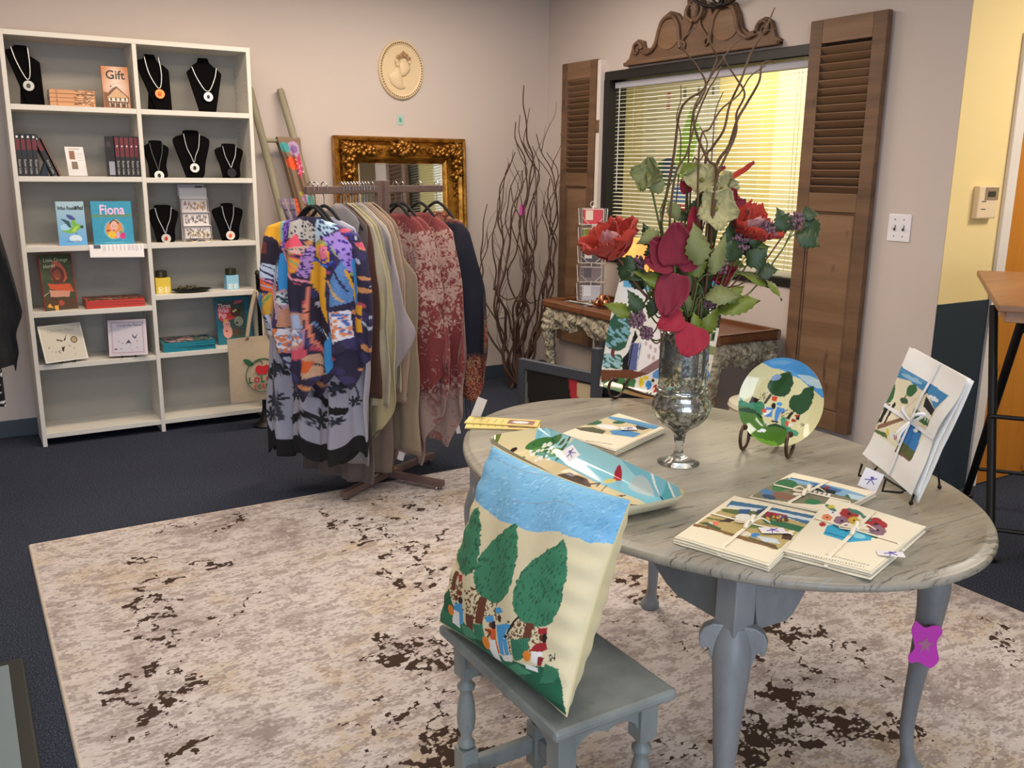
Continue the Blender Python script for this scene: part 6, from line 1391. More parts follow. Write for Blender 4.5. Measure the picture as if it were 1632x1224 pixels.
for a_, b_ in (((LX[0]+.008, LY[0]+.042, .125), (LX[0]+.034, LY[1], .165)), ((LX[1]+.008, LY[0]+.042, .125), (LX[1]+.034, LY[1], .165)), ((LX[0]+.042, LY[0]+.010, .125), (LX[1], LY[0]+.032, .165)), ((LX[0]+.042, LY[1]+.010, .125), (LX[1], LY[1]+.032, .165))): MB().bb(a_, b_).build('stretcher', GST, so, bevel=.003)

# cushion
PQ = [(282, -100), (845, 125), (598, 998), (58, 575)]
a = Art(300, 300, '#e6d8b0', PQ, 51)
sky = [(200, -200), (900, 50), (900, 330), (770, 292), (720, 288), (680, 262), (640, 250), (590, 222), (540, 213), (490, 212), (440, 200), (400, 178), (330, 160), (290, 128), (235, 88), (180, 60)]
a.poly(sky, '#7fbde4', .05)
for _ in range(900):
    x = a.r.uniform(220, 860); y = a.r.uniform(-90, 300); u, v = a.m((x, y)); i, j = int(round(u*300)), int(round(v*300))
    if 0 <= i <= 300 and 0 <= j <= 300 and abs(a.img[j, i, 2]-lin('#7fbde4')[2]) < .12 and a.img[j, i, 0] < .35: a.ell(x, y, 9, 2.5, a.r.choice(['#8cc6ea', '#72b2dc', '#a3d2ee', '#69a9d6']), a.r.uniform(-60, 10), 0, 6)
a.line([(300, -60), (420, -20), (560, 0), (620, 30)], 2, '#8a8ea8'); a.line([(380, 90), (480, 100), (560, 95), (640, 125)], 2, '#8a8ea8')
G1, G2 = '#3f8561', '#2a6147'
def tree(P, n, seed):
    P2 = smoothpoly(P, 3); a.poly(a.wob(P2, 4, 2), G1, .04); xs = [p[0] for p in P]; ys = [p[1] for p in P]
    for _ in range(n):
        x = a.r.uniform(min(xs), max(xs)); y = a.r.uniform(min(ys), max(ys)); u, v = a.m((x, y)); i, j = int(round(u*300)), int(round(v*300))
        if 0 <= i <= 300 and 0 <= j <= 300 and abs(a.img[j, i, 0]-lin(G1)[0]) < .02: a.ell(x, y, 9, 3.2, G2, 115+a.r.uniform(-15, 15), 0, 6)
# dotted cotton field
a.dots((125, 400, 185, 520), 60, 3.2, '#6b4423', 1.3); a.dots((195, 420, 330, 560), 190, 3.4, '#6b4423', 1.3); a.dots((370, 560, 530, 720), 230, 3.6, '#6b4423', 1.3)
grass = [(105, 470), (128, 440), (140, 500), (170, 600), (215, 640), (300, 720), (380, 735), (440, 760), (520, 775), (570, 790), (600, 830), (600, 1010), (480, 960), (300, 830), (40, 600), (80, 520)]
a.poly(grass, '#1f6446', .06)
for P, c in (([(85, 520), (160, 560), (260, 650), (240, 700), (150, 650), (70, 580)], '#2f7a58'), ([(180, 640), (260, 680), (360, 740), (440, 790), (420, 830), (300, 770)], '#2c7453'), ([(330, 760), (400, 750), (470, 800), (380, 800)], '#4f9a74'), ([(200, 640), (250, 650), (255, 690), (220, 690)], '#174f37'), ([(100, 600), (300, 760), (460, 880), (590, 950), (590, 1000), (300, 860)], '#1a5a3e'), ([(70, 560), (200, 650), (330, 780), (320, 800), (180, 700)], '#247050')): a.poly(P, c, .05)
a.poly([(500, 845), (540, 765), (600, 800), (600, 830), (560, 850), (475, 848)], '#3a7d5b', .06); a.line([(475, 850), (560, 852)], 4, '#174f37')
tree([(258, 118), (262, 170), (258, 230), (250, 300), (225, 360), (200, 373), (175, 362), (163, 320), (172, 270), (195, 200), (228, 150)], 55, 1)
tree([(402, 172), (408, 230), (406, 300), (395, 370), (372, 440), (332, 478), (285, 475), (245, 442), (232, 390), (240, 330), (268, 270), (318, 220), (365, 190)], 110, 2)
tree([(617, 258), (640, 330), (642, 400), (628, 480), (602, 560), (562, 598), (500, 602), (440, 572), (405, 520), (396, 470), (410, 400), (448, 340), (518, 295), (580, 275)], 170, 3)
BRW = '#6e3b24'
a.line([(163, 365), (140, 442)], 15, BRW); a.line([(262, 458), (240, 572)], 28, BRW); a.line([(475, 582), (455, 655)], 36, BRW); a.poly([(190, 528), (225, 540), (212, 605), (182, 590)], BRW)
a.poly(a.wob([(215, 570), (252, 572), (254, 640), (215, 640)], 5, 3), '#3d8262', .06); a.poly(a.wob([(165, 580), (210, 600), (215, 640), (160, 635)], 5, 3), '#4d9572', .06); a.poly(a.wob([(388, 640), (464, 642), (466, 735), (384, 735)], 6, 3), '#3d8262', .06)
for x in range(220, 250, 8): a.line([(x, 580), (x, 630)], 2, '#225c42')
for x in range(392, 464, 9): a.line([(x, 650), (x, 725)], 2.4, '#225c42')
# four field figures in flat colours
a.poly([(168, 375), (186, 375), (184, 410), (178, 400), (170, 412)], '#b03030'); a.ell(168, 448, 14, 12, '#7a3d22'); a.ell(172, 478, 10, 16, '#2a1712'); a.ell(155, 470, 7, 12, '#6b3218')
a.poly([(148, 490), (178, 492), (178, 530), (168, 580), (140, 580), (140, 520)], '#4fa5dc'); a.poly([(140, 520), (160, 530), (150, 600), (124, 575)], '#f3f1ea'); a.ell(128, 524, 11, 22, '#ee8a2a')
a.ell(284, 548, 17, 14, '#4fa5dc'); a.line([(268, 560), (302, 556)], 6, '#4fa5dc'); a.ell(298, 578, 11, 20, '#241410'); a.ell(286, 574, 7, 12, '#6b3218')
a.poly([(262, 590), (308, 592), (305, 640), (312, 700), (280, 705), (285, 640)], '#e0642e'); a.poly([(272, 640), (300, 640), (304, 740), (270, 722), (266, 680)], '#f3f1ea'); a.ell(258, 655, 15, 30, '#ee8a2a'); a.line([(262, 595), (285, 605), (268, 630)], 7, '#6b3218')
a.ell(325, 512, 17, 13, '#4fa5dc'); a.line([(315, 525), (348, 518)], 7, '#4fa5dc'); a.ell(330, 548, 9, 16, '#4a2616'); a.poly([(312, 575), (370, 572), (392, 582), (362, 608), (364, 712), (342, 712), (336, 640), (334, 712), (314, 705)], '#4fa5dc'); a.line([(345, 640), (372, 600)], 5, '#f3f1ea')
a.line([(366, 618), (398, 575), (425, 548)], 10, '#1e1512'); a.ell(358, 628, 10, 7, '#241410'); a.poly([(318, 712), (380, 708), (375, 742), (322, 735)], '#f3f1ea')
a.poly([(512, 610), (552, 612), (554, 642), (510, 634)], '#a8242c'); a.ell(540, 656, 15, 20, '#241410'); a.ell(524, 652, 9, 14, '#6b3218'); a.line([(480, 660), (508, 680)], 7, '#6b3218')
a.poly([(500, 672), (548, 674), (550, 705), (520, 712), (492, 705), (470, 700)], '#a8242c'); a.poly([(482, 705), (530, 712), (512, 768), (476, 750)], '#f3f1ea'); a.poly([(510, 730), (536, 740), (520, 775), (500, 768)], '#8f1f2c'); a.ell(457, 722, 18, 24, '#ee8a2a'); a.poly([(440, 752), (500, 778), (500, 798), (445, 775)], '#f3f1ea')
# painted signature
a.line([(552, 733), (564, 730), (558, 742), (566, 748), (556, 760)], 3.6, '#1d1a16'); a.line([(570, 735), (568, 760)], 4, '#1d1a16'); a.line([(584, 728), (580, 760)], 4, '#1d1a16'); a.line([(568, 748), (584, 745)], 3.6, '#1d1a16')
cu = thing('cushion', 'square cushion printed with trees and field figures leaning against the table', 'cushion', (.948, 1.465, .701), 0)
MR = Matrix.Rotation(-1.53, 3, 'Z') @ Matrix.Rotation(-.364, 3, 'X') @ Matrix.Rotation(-.035, 3, 'Y')
PW_, PH = .468, .415
def pil(sg, tk):
    def fn(u, v):
        x, y = 2*u-1, 2*v-1
        ex = 1-.055*(1-abs(y)**2.2)*1.0; ey = 1-.05*(1-abs(x)**2.2)
        px, pz = x*PW_/2*ex, y*PH/2*ey
        f = max(0, (1-abs(x)**2.6))*max(0, (1-abs(y)**2.6)); d = tk*f**.5
        wr = .0045*math.sin(x*9+y*4)*f**.3*(1-abs(y)*.3)+(.006*math.sin(y*26)*(abs(x)**4)*f**.25)
        return tuple(MR @ Vector((px, sg*(d+wr*.8), pz+.002)))
    return fn
PCL = paintmat('printed_canvas', .85, .2, 500, 0, .05)
im = a.img.copy()
for j in range(301):
    for i in range(301):
        x_, y_ = i/150-1, j/150-1; a.img[j, i] = im[j, min(300, max(0, round(i-300*.165*(1-x_*x_)*(1-.5*y_*y_))))]
a.mesh(pil(-1, .068), 'front_panel', PCL, cu); MB().grid(pil(1, .095), 60, 60).build('back_panel', clothmat('cream_cushion_cotton', '#dccf9f'), cu, smooth=True, angle=180)
mb = MB(); Q = []
for k_ in range(120):
    q = k_/30; e = q % 1; x, y = [(2*e-1, -1), (1, 2*e-1), (1-2*e, 1), (-1, 1-2*e)][int(q)]
    ex = 1-.055*(1-abs(y)**2.2); ey = 1-.05*(1-abs(x)**2.2); Q.append(MR @ Vector((x*PW_/2*ex, 0, y*PH/2*ey+.002)))
mb.tube(Q, .0022, 6, True).build('seam', clothmat('cream_cushion_cotton', '#dccf9f'), cu, smooth=True)
cu.location = (.932, 1.465, .706)
# ================================================================== things on the table
TZ = .7602
PORC = paintmat('glazed_porcelain', .08, coat=.9); PW0 = mat('plain_cream_glaze', '#dcd4b4', .12)
# ---- long painted dish
DQ = [(600, 330), (1455, 700), (1240, 840), (425, 370)]
def dishmap():
    # picture corners of the dish: far end, right end
    return [(425, 345), (720, 300), (1490, 720), (1120, 830)]
a = Art(150, 300, '#e2d2a4', seed=61)
# local picture: u across (0 = near/left edge, 1 = far/window edge), v along (0 = near right end, 1 = far left end)
a.m = quadmap([(425, 393), (650, 361), (1470, 763), (1200, 893)]) ; 
a.poly([(600, 320), (640, 430), (760, 480), (900, 560), (1080, 640), (1180, 700), (1270, 780), (1500, 700), (1400, 640), (1000, 450), (700, 330)], '#7fc3d8', .03)
a.poly([(640, 360), (760, 400), (980, 520), (1100, 600), (1060, 600), (840, 480), (640, 400)], '#a6dbe6', .03)
a.ell(920, 440, 60, 22, '#dbe4e6', 28); a.ell(1120, 525, 75, 24, '#cfdde2', 28); a.ell(1080, 600, 80, 16, '#bccdd0', 20); a.ell(760, 375, 40, 14, '#e4ecec', 15)
a.line([(1180, 650), (1215, 600), (1240, 600), (1262, 650), (1290, 665), (1340, 660), (1350, 700), (1420, 690)], 12, '#eef4f4'); a.ell(1200, 620, 30, 12, '#eef4f4', -45)
a.poly([(1180, 650), (1300, 680), (1330, 760), (1230, 740)], '#58b4c4', .04)
a.poly([(430, 350), (480, 360), (490, 420), (450, 400)], '#6a7a34', .1); a.ell(655, 400, 48, 18, '#3f7a3c', -10, .1); a.ell(700, 430, 60, 18, '#5a8f4a', 10, .1); a.dots((640, 395, 750, 460), 30, 6, '#f0efe4'); a.dots((620, 400, 740, 460), 16, 5, '#2f5f38')
a.ell(575, 420, 12, 9, '#2e1d14'); a.ell(575, 442, 24, 9, '#b0303a'); a.ell(550, 452, 14, 9, '#d9a030'); a.poly([(590, 490), (650, 490), (700, 494), (650, 510), (600, 515)], '#d9562e'); a.ell(685, 492, 16, 6, '#4a2a1c')
a.poly([(720, 530), (790, 512), (860, 540), (890, 575), (800, 582), (730, 560)], '#3c2c1c'); a.line([(860, 565), (910, 560), (905, 575)], 6, '#2c1f16'); 
for k_ in range(20):
    q = k_/20*2*PI; a.line([(728+48*math.cos(q), 556+20*math.sin(q)), (728+48*math.cos(q+.33), 556+20*math.sin(q+.33))], 5, '#2c1f16')
for k_ in range(6): q = k_/6*2*PI; a.line([(728, 556), (728+44*math.cos(q), 556+18*math.sin(q))], 4, '#c23a34')
a.ell(965, 540, 26, 12, '#b0243a', 0); a.ell(935, 552, 20, 9, '#e0c23c'); a.line([(935, 570), (930, 600), (950, 620)], 4, '#2c1f16')
a.poly([(800, 600), (900, 595), (960, 620), (1025, 615), (1000, 632), (930, 635), (900, 645), (820, 630)], '#54341c'); 
for x in (830, 860, 885, 920): a.line([(x, 620), (x-6, 645)], 5, '#54341c')
a.poly([(880, 655), (930, 650), (985, 690), (960, 700), (900, 680)], '#4f8fb8'); a.line([(905, 660), (985, 695)], 4, '#2a2420')
a.poly([(1000, 680), (1060, 660), (1240, 740), (1250, 760), (1150, 755), (1010, 700)], '#4a6a34'); a.poly([(1045, 700), (1110, 690), (1190, 735), (1150, 750), (1060, 725)], '#b8303a'); a.poly([(1060, 660), (1190, 680), (1230, 685), (1252, 755), (1120, 700)], '#221c1e'); a.line([(1060, 662), (1250, 752)], 7, '#2a2224'); a.line([(1130, 668), (1185, 650)], 7, '#221c1e'); a.line([(1240, 730), (1290, 715)], 6, '#221c1e'); a.ell(1305, 700, 18, 12, '#eef4f4', -40)
dl = thing('long_dish', 'long rounded painted dish with a carriage scene at the left end of the table', 'dish', (1.250, 1.728, TZ), math.radians(-1.5))
DW, DL = .104, .306
def sup(u, v):
    x, y = 2*u-1, 2*v-1
    # square to rounded rectangle
    X = x*math.sqrt(max(0, 1-y**4*.20)); Y = y*math.sqrt(max(0, 1-x**4*.14)); return X, Y
def dish(u, v):
    X, Y = sup(u, v); x, y = 2*u-1, 2*v-1; r_ = max(abs(x), abs(y)); f = max(0, (r_-.62)/.38)
    k_ = .80+.20*min(1, f+.0) if r_ > .62 else .80*r_/.62/r_ if r_ > 1e-6 else 1.29
    k_ = (r_*.80/.62 if r_ < .62 else .80+.20*f)/max(r_, 1e-6)
    return (X*DW*k_, Y*DL*k_, .006+.042*f**1.5)
a.mesh(dish, 'painted_face', PORC, dl)
def dishb(u, v):
    p = dish(u, v); x, y = 2*u-1, 2*v-1; r_ = max(abs(x), abs(y)); return (p[0]*1.006, p[1]*1.004, max(0.0006, p[2]-.005 if r_ < .99 else p[2]+.0004))
MB().grid(dishb, 60, 100).build('underside', PW0, dl, smooth=True, angle=180)
pt = ptag
def pricetag(label, loc, rot, w_=.036, h_=.045, sw=.009):
    t = thing('price_tag', label, 'tag', loc, rot)
    MB().bb((-w_/2, -h_/2, 0), (w_/2, h_/2, .0006)).build('paper', mat('white_tag_paper', '#e4e0e4', .5), t)
    P = mat('purple_ink', '#5a4fa0', .5)
    MB().ball((.001, .006, .0008), .0045, 8, 4, (1, .8, .1)).tube([(-.013, -.004, .0009), (0, .001, .0009), (.012, .009, .0009)], .0011, 5).tube([(0, .002, .0009), (-.004, -.013, .0009)], .0011, 5).tube([(.001, .001, .0009), (.011, -.007, .0009)], .0011, 5).build('printed_figure', P, t)
    return t
pricetag('white tag with a purple figure lying in the long dish', (1.302, 1.838, TZ+.032), (.5, -.5, -.3), .034, .042)

# ---- rectangular platter on a wire easel
a = Art(170, 150, '#e4e2dc', [(240, 235), (930, 255), (790, 1085), (120, 975)], 71)      # drawn in units of the picture
a.poly([(255, 200), (300, 215), (440, 215), (930, 230), (940, 330), (900, 400), (830, 385), (440, 350), (250, 320)], '#67acd8', .06)
a.poly([(250, 320), (440, 350), (830, 385), (800, 440), (240, 400)], '#dfe3e8'); a.ell(350, 270, 60, 22, '#d4e2ea'); a.ell(850, 310, 60, 18, '#cfe0ee')
def puff(P, c1, c2, n):
    a.poly(a.wob(smoothpoly(P, 3), 6, 2), c1, .1); xs = [p[0] for p in P]; ys = [p[1] for p in P]; a.dots((min(xs), min(ys), max(xs), max(ys)), n, 15, c2, .5, 40, P)
puff([(225, 455), (280, 450), (300, 560), (285, 680), (240, 735), (165, 710), (185, 560)], '#2f5a48', '#7fb0c0', 60); puff([(140, 770), (240, 765), (240, 850), (130, 845)], '#2f5a48', '#9cc4c8', 26); a.line([(200, 730), (195, 775)], 18, '#6a3038')
puff([(440, 400), (500, 410), (530, 480), (440, 490)], '#e0e4e0', '#3a6450', 18)
a.poly([(330, 600), (350, 640), (310, 700), (290, 850), (250, 870), (255, 780), (290, 740)], '#14151d'); a.poly([(305, 680), (370, 680), (345, 850), (285, 860)], '#5a6496', .2); a.line([(315, 690), (290, 850)], 8, '#14151d'); a.line([(360, 680), (345, 840)], 6, '#c8cce0')
a.poly([(390, 570), (530, 640), (530, 740), (370, 850), (350, 860), (380, 700)], '#eeeaec'); 
for x, y in ((400, 680), (430, 700), (460, 720), (420, 760), (450, 770), (490, 700), (500, 660)): a.ell(x, y, 9, 16, '#c9b0b0')
a.poly([(355, 860), (530, 740), (530, 800), (420, 870), (340, 900), (250, 880)], '#8a6a6c', .1); a.poly([(130, 870), (300, 850), (420, 870), (340, 900), (300, 930), (130, 950)], '#6e4028', .15)
a.ell(500, 860, 60, 30, '#5a96d0', -25, .1); a.poly([(140, 940), (240, 905), (340, 910), (335, 980), (200, 1010), (140, 985)], '#3f7040', .15); a.poly([(190, 1010), (340, 975), (530, 1030), (640, 1100), (300, 1060)], '#8c6a3c', .2); a.poly([(180, 985), (260, 1010), (500, 1090), (640, 1130), (160, 1040)], '#8fa04c', .1)
a.ell(375, 925, 16, 34, '#e2c52c'); a.ell(405, 895, 18, 12, '#e2c52c'); a.ell(425, 940, 20, 30, '#3c86c8'); a.ell(450, 910, 10, 12, '#2c2a30'); a.ell(470, 960, 18, 26, '#b82c30'); a.ell(500, 925, 18, 14, '#1c1a1c'); a.line([(455, 980), (440, 1005)], 8, '#1c1a1c'); a.line([(270, 910), (345, 920)], 4, '#f2f0ea')
for x in (365, 415, 462): a.line([(x, 955), (x-8, 985)], 7, '#f0efea')
a.poly([(845, 470), (930, 475), (905, 570), (825, 560)], '#17161a'); a.poly([(790, 560), (905, 570), (880, 690), (770, 670)], '#e2e2dc'); a.poly([(810, 590), (850, 590), (840, 650), (805, 645)], '#5c8040'); a.poly([(820, 600), (840, 600), (835, 640), (818, 640)], '#1c2420'); a.poly([(770, 670), (880, 690), (865, 745), (760, 730)], '#8a9060', .15); a.ell(780, 780, 12, 30, '#15161c')
a.poly([(765, 860), (800, 830), (830, 870), (800, 960), (770, 1040), (755, 960)], '#4a84d0', .15); a.poly([(755, 1030), (790, 1040), (780, 1090), (740, 1080)], '#8fa04c'); a.line([(810, 800), (808, 815)], 4, '#222222'); a.line([(800, 806), (818, 800)], 4, '#222222')
pp = thing('platter', 'large rectangular white platter painted with a church scene, propped up behind the vase', 'platter', (1.936, 2.25, .978), 0)
MR2 = Matrix.Rotation(-1.44, 3, 'Z') @ Matrix.Rotation(-.26, 3, 'X') @ Matrix.Rotation(-.04, 3, 'Y')
PWd, PHt = .45, .40
def plat(u, v):
    x, y = 2*u-1, 2*v-1; X = x*math.sqrt(1-y*y*.09); Y = y*math.sqrt(1-x*x*.09); r_ = max(abs(x), abs(y)); f = max(0, (r_-.78)/.22)
    return tuple(MR2 @ Vector((X*PWd/2*1.03, .012-.016*f**1.4, Y*PHt/2*1.03)))
a.mesh(plat, 'painted_face', PORC, pp)
MB().grid(lambda u, v: tuple(Vector(plat(u, v))+MR2 @ Vector((0, .007 if max(abs(2*u-1), abs(2*v-1)) < .99 else .0, 0))), 50, 50).build('back', mat('white_glaze', '#dfe0e2', .12), pp, smooth=True, angle=180)
BRZ = mat('brown_iron_easel', '#4a3527', .4, .5, .2, 60)
def scroll_easel(label, c, yawr, w_, back, lean=.3):
    t = thing('scroll_easel', label, 'easel', (c[0], c[1], TZ), yawr)
    for s_ in (-1, 1):
        P = [(s_*w_, -.036, .066), (s_*w_, -.050, .070), (s_*w_, -.064, .056), (s_*w_, -.066, .032), (s_*w_, -.050, .0085), (s_*w_, -.022, .0055), (s_*w_, .002, .022), (s_*w_, .006, .050)]
        MB().tube(catmull(P, 6), .0048, 8).ball((s_*w_, -.036, .066), .0085, 10, 7).build('front_scroll', BRZ, t, smooth=True)
        MB().tube(catmull([(s_*w_, .004, .042), (s_*w_*.9, .02+.1*math.tan(lean), .10), (s_*w_*.5, .03+.18*math.tan(lean), .18), (0, .035+.2*math.tan(lean), .20)], 6), .0042, 8).build('back_rest', BRZ, t, smooth=True)
    MB().tube(catmull([(-w_, .004, .036), (0, .004, .030), (w_, .004, .036)], 5), .0042, 8).build('cross_bar', BRZ, t, smooth=True)
    MB().tube(catmull([(0, .004, .034), (0, .035, .012), (0, back*.7, .0055), (0, back, .018), (0, back+.004, .040)], 6), .0048, 8).ball((0, back+.002, .045), .008, 8, 6).build('rear_scroll', BRZ, t, smooth=True)
    return t
scroll_easel('brown iron scroll easel holding the large rectangular platter', (1.885, 2.245), -1.44, .105, .12)
# ---- round plate
a = Art(150, 150, '#e3dba8', [(135, 90), (965, 60), (965, 985), (135, 985)], 81)
a.poly([(60, 40), (1000, 40), (1000, 430), (930, 420), (860, 370), (770, 320), (680, 260), (600, 240), (500, 200), (400, 195), (350, 180)], '#4f9fdc', .05); a.poly([(640, 220), (760, 215), (900, 250), (960, 330), (860, 330), (760, 300)], '#c3dce6', .04); a.ell(480, 130, 110, 20, '#6fb2e2', -12)
def blob(P, c, am=7): a.poly(a.wob(smoothpoly(P, 3), am, 2), c, .06)
blob([(560, 205), (615, 260), (620, 350), (590, 440), (520, 480), (440, 465), (385, 410), (385, 340), (470, 250)], '#284f2c'); a.ell(450, 285, 55, 30, '#8fa6cc', -30, .2)
blob([(820, 310), (845, 400), (825, 520), (770, 610), (700, 615), (630, 570), (620, 490), (650, 440), (700, 420), (740, 350)], '#284f2c')
a.dots((320, 450, 430, 560), 50, 4, '#5a3a20'); a.dots((540, 590, 640, 700), 50, 4, '#5a3a20'); a.line([(425, 465), (380, 570)], 26, '#3c241a'); a.line([(665, 610), (625, 690)], 30, '#3c241a'); a.poly([(250, 515), (322, 535), (290, 610), (228, 585)], '#33201a')
blob([(145, 550), (210, 590), (330, 560), (380, 580), (370, 690), (140, 680)], '#3f8a66'); blob([(560, 690), (620, 680), (640, 760), (750, 800), (740, 850), (600, 830)], '#4d9a74')
blob([(140, 660), (220, 635), (320, 660), (380, 720), (440, 790), (520, 755), (600, 780), (680, 860), (620, 960), (400, 1010), (180, 870)], '#4e7a2c'); a.poly([(150, 665), (230, 635), (330, 665), (385, 715), (370, 725), (300, 685), (150, 690)], '#1e4424'); a.poly([(440, 785), (520, 750), (620, 780), (640, 800), (520, 780), (450, 800)], '#1e4424')
blob([(250, 860), (400, 930), (560, 940), (560, 1000), (360, 1010)], '#6fa038'); a.ell(410, 845, 30, 18, '#f4f6f2'); a.ell(380, 858, 22, 9, '#f4f6f2')
a.poly([(440, 480), (495, 480), (490, 530), (445, 525)], '#d8472c'); a.ell(470, 580, 22, 34, '#241512'); a.poly([(400, 600), (470, 600), (470, 700), (400, 700)], '#4f8fd4'); a.poly([(360, 650), (460, 620), (440, 660), (400, 690)], '#f0f0ea'); a.ell(385, 642, 24, 24, '#e2552c')
a.ell(525, 550, 28, 20, '#4f9fdc'); a.poly([(505, 580), (580, 590), (590, 620), (545, 640), (530, 730), (500, 730), (495, 640)], '#4f8fd4'); a.line([(545, 660), (620, 590)], 6, '#3c241a'); a.ell(490, 735, 20, 9, '#14181a'); a.ell(525, 735, 20, 9, '#14181a')
a.ell(715, 640, 26, 14, '#b0242c'); a.ell(722, 665, 18, 20, '#241512'); a.poly([(670, 670), (720, 690), (700, 712), (660, 700)], '#b0242c'); a.ell(632, 735, 26, 26, '#e2552c'); a.poly([(640, 720), (690, 740), (650, 765)], '#f0f0ea')
a.line([(765, 700), (780, 730), (770, 738)], 7, '#24241c'); a.line([(785, 708), (795, 738)], 7, '#24241c'); a.line([(760, 725), (805, 715)], 6, '#24241c')
rp = thing('round_plate', 'round glazed plate painted with two trees and field figures on an easel', 'plate', (1.874, 1.668, .896), 0)
MR3 = Matrix.Rotation(-1.12, 3, 'Z') @ Matrix.Rotation(-.30, 3, 'X')
def disc(u, v):
    x, y = 2*u-1, 2*v-1; X = x*math.sqrt(max(0, 1-y*y/2)); Y = y*math.sqrt(max(0, 1-x*x/2)); return X, Y
def pl(u, v, back=0):
    X, Y = disc(u, v); r_ = math.hypot(X, Y); f = max(0, (r_-.66)/.34); return tuple(MR3 @ Vector((X*.115, .010-.017*f**1.3+back*(.005 if r_ < .99 else 0), Y*.121)))
a2 = Art(150, 150, '#e3dba8'); a2.img = a.img.copy()
def circ(u, v): return pl(u, v)
# the picture is spread over the disc through the same square-to-disc map
im = a.img.copy()
for j in range(151):
    for i in range(151):
        X, Y = disc(i/150, j/150); a2.img[j, i] = im[min(150, max(0, round((Y+1)*75))), min(150, max(0, round((X+1)*75)))]
a2.mesh(circ, 'painted_face', PORC, rp); MB().grid(lambda u, v: pl(u, v, 1), 50, 50).build('back', PW0, rp, smooth=True, angle=180)
scroll_easel('brown iron scroll easel holding the round plate', (1.850, 1.672), -1.12, .062, .16)

# ---- folded tea towels
LINEN = clothmat('cream_linen', '#e6dcc4'); PLN = paintmat('printed_linen', .9, .15, 700, 0, .05)
def towel(label, P, H, art, seed, bow=None, base=TZ, layers=3, sag=None, rough_edge=True):
    """folded cloth; P = world corners TL,TR,BR,BL as seen; H = thickness"""
    t = thing('tea_towel', label, 'tea towel', (0, 0, 0), 0, None); r_ = random.Random(seed); P = [Vector((p[0], p[1], 0)) for p in P]
    def pos(u, v, g_=0):
        q = P[3].lerp(P[2], u).lerp(P[0].lerp(P[1], u), v); c = (P[0]+P[1]+P[2]+P[3])/4; return c+(q-c)*(1+g_)
    ph = r_.uniform(0, 6)
    for k_ in range(layers):
        z0 = base+H*k_/layers+.0004; z1 = base+H*(k_+1)/layers-.0006; g_ = r_.uniform(-.012, .012) if k_ < layers-1 else 0
        V = []; F = []; n = 24
        rim = [(i/n, 0) for i in range(n)]+[(1, i/n) for i in range(n)]+[(1-i/n, 1) for i in range(n)]+[(0, 1-i/n) for i in range(n)]
        prof_ = [(-.02, 0), (.0, .15), (.006, .5), (.0, .85), (-.02, 1)]
        for o_, zz in prof_:
            for u, v in rim:
                p = pos(u, v, g_+o_+.006*math.sin(u*11+v*7+ph+k_)); V.append((p.x, p.y, z0+(z1-z0)*zz))
        m_ = len(rim)
        for j in range(4):
            for i in range(m_): F.append((j*m_+i, j*m_+(i+1) % m_, (j+1)*m_+(i+1) % m_, (j+1)*m_+i))
        F += [tuple(range(m_))[::-1], tuple(4*m_+i for i in range(m_))]
        MB().add(V, F).build('folded_layer', LINEN, t, smooth=True, angle=60)
    zt_ = base+H+.0002
    art.mesh(lambda u, v: (lambda p: (p.x, p.y, zt_+.0006*math.sin(u*8+ph)*math.sin(v*5)+.0012*(1-abs(2*u-1)**6)*(1-abs(2*v-1)**6)))(pos(.012+u*.976, .012+v*.976)), 'printed_top', PLN, t)
    if bow:
        bu, bv = bow; RB = mat('cream_ribbon', '#ece2cc', .6); zr = zt_+.003
        def band(q0, q1):
            n = 16; V = []; d = (pos(*q1)-pos(*q0)).normalized(); w_ = Vector((-d.y, d.x, 0))*.004
            for i in range(n+1):
                f = i/n; p = pos(q0[0]+(q1[0]-q0[0])*f, q0[1]+(q1[1]-q0[1])*f); z_ = zr if 0 < i < n else base+H*.3; V += [(p.x-w_.x, p.y-w_.y, z_), (p.x+w_.x, p.y+w_.y, z_)]
            return MB().add(V, [(2*i, 2*i+1, 2*i+3, 2*i+2) for i in range(n)])
        band((bu, -.012), (bu, 1.012)).build('ribbon', RB, t, solid=.0006); band((-.012, bv), (1.012, bv)).build('ribbon', RB, t, solid=.0006)
        c = pos(bu, bv); mb = MB()
        for a_ in (.5, 2.4, 3.6, 5.6):
            d = Vector((math.cos(a_), math.sin(a_), 0)); l = .034 if a_ in (.5, 2.4) else .040
            Q = [c+Vector((0, 0, zr)), c+d*l*.5+Vector((0, 0, zr+.013)), c+d*l+Vector((0, 0, zr+.004))]
            if a_ in (.5, 2.4): Q += [c+d*l*.6+Vector((0, 0, zr+.001)), c+Vector((0, 0, zr+.001))]
            Q = catmull(Q, 5); w_ = Vector((-d.y, d.x, 0))*.0042; V = []
            for q in Q: V += [q-w_, q+w_]
            mb.add(V, [(2*i, 2*i+1, 2*i+3, 2*i+2) for i in range(len(Q)-1)])
        mb.ball((c.x, c.y, zr+.003), .006, 8, 6).build('ribbon_bow', RB, t, smooth=True, solid=.0006)
    return t
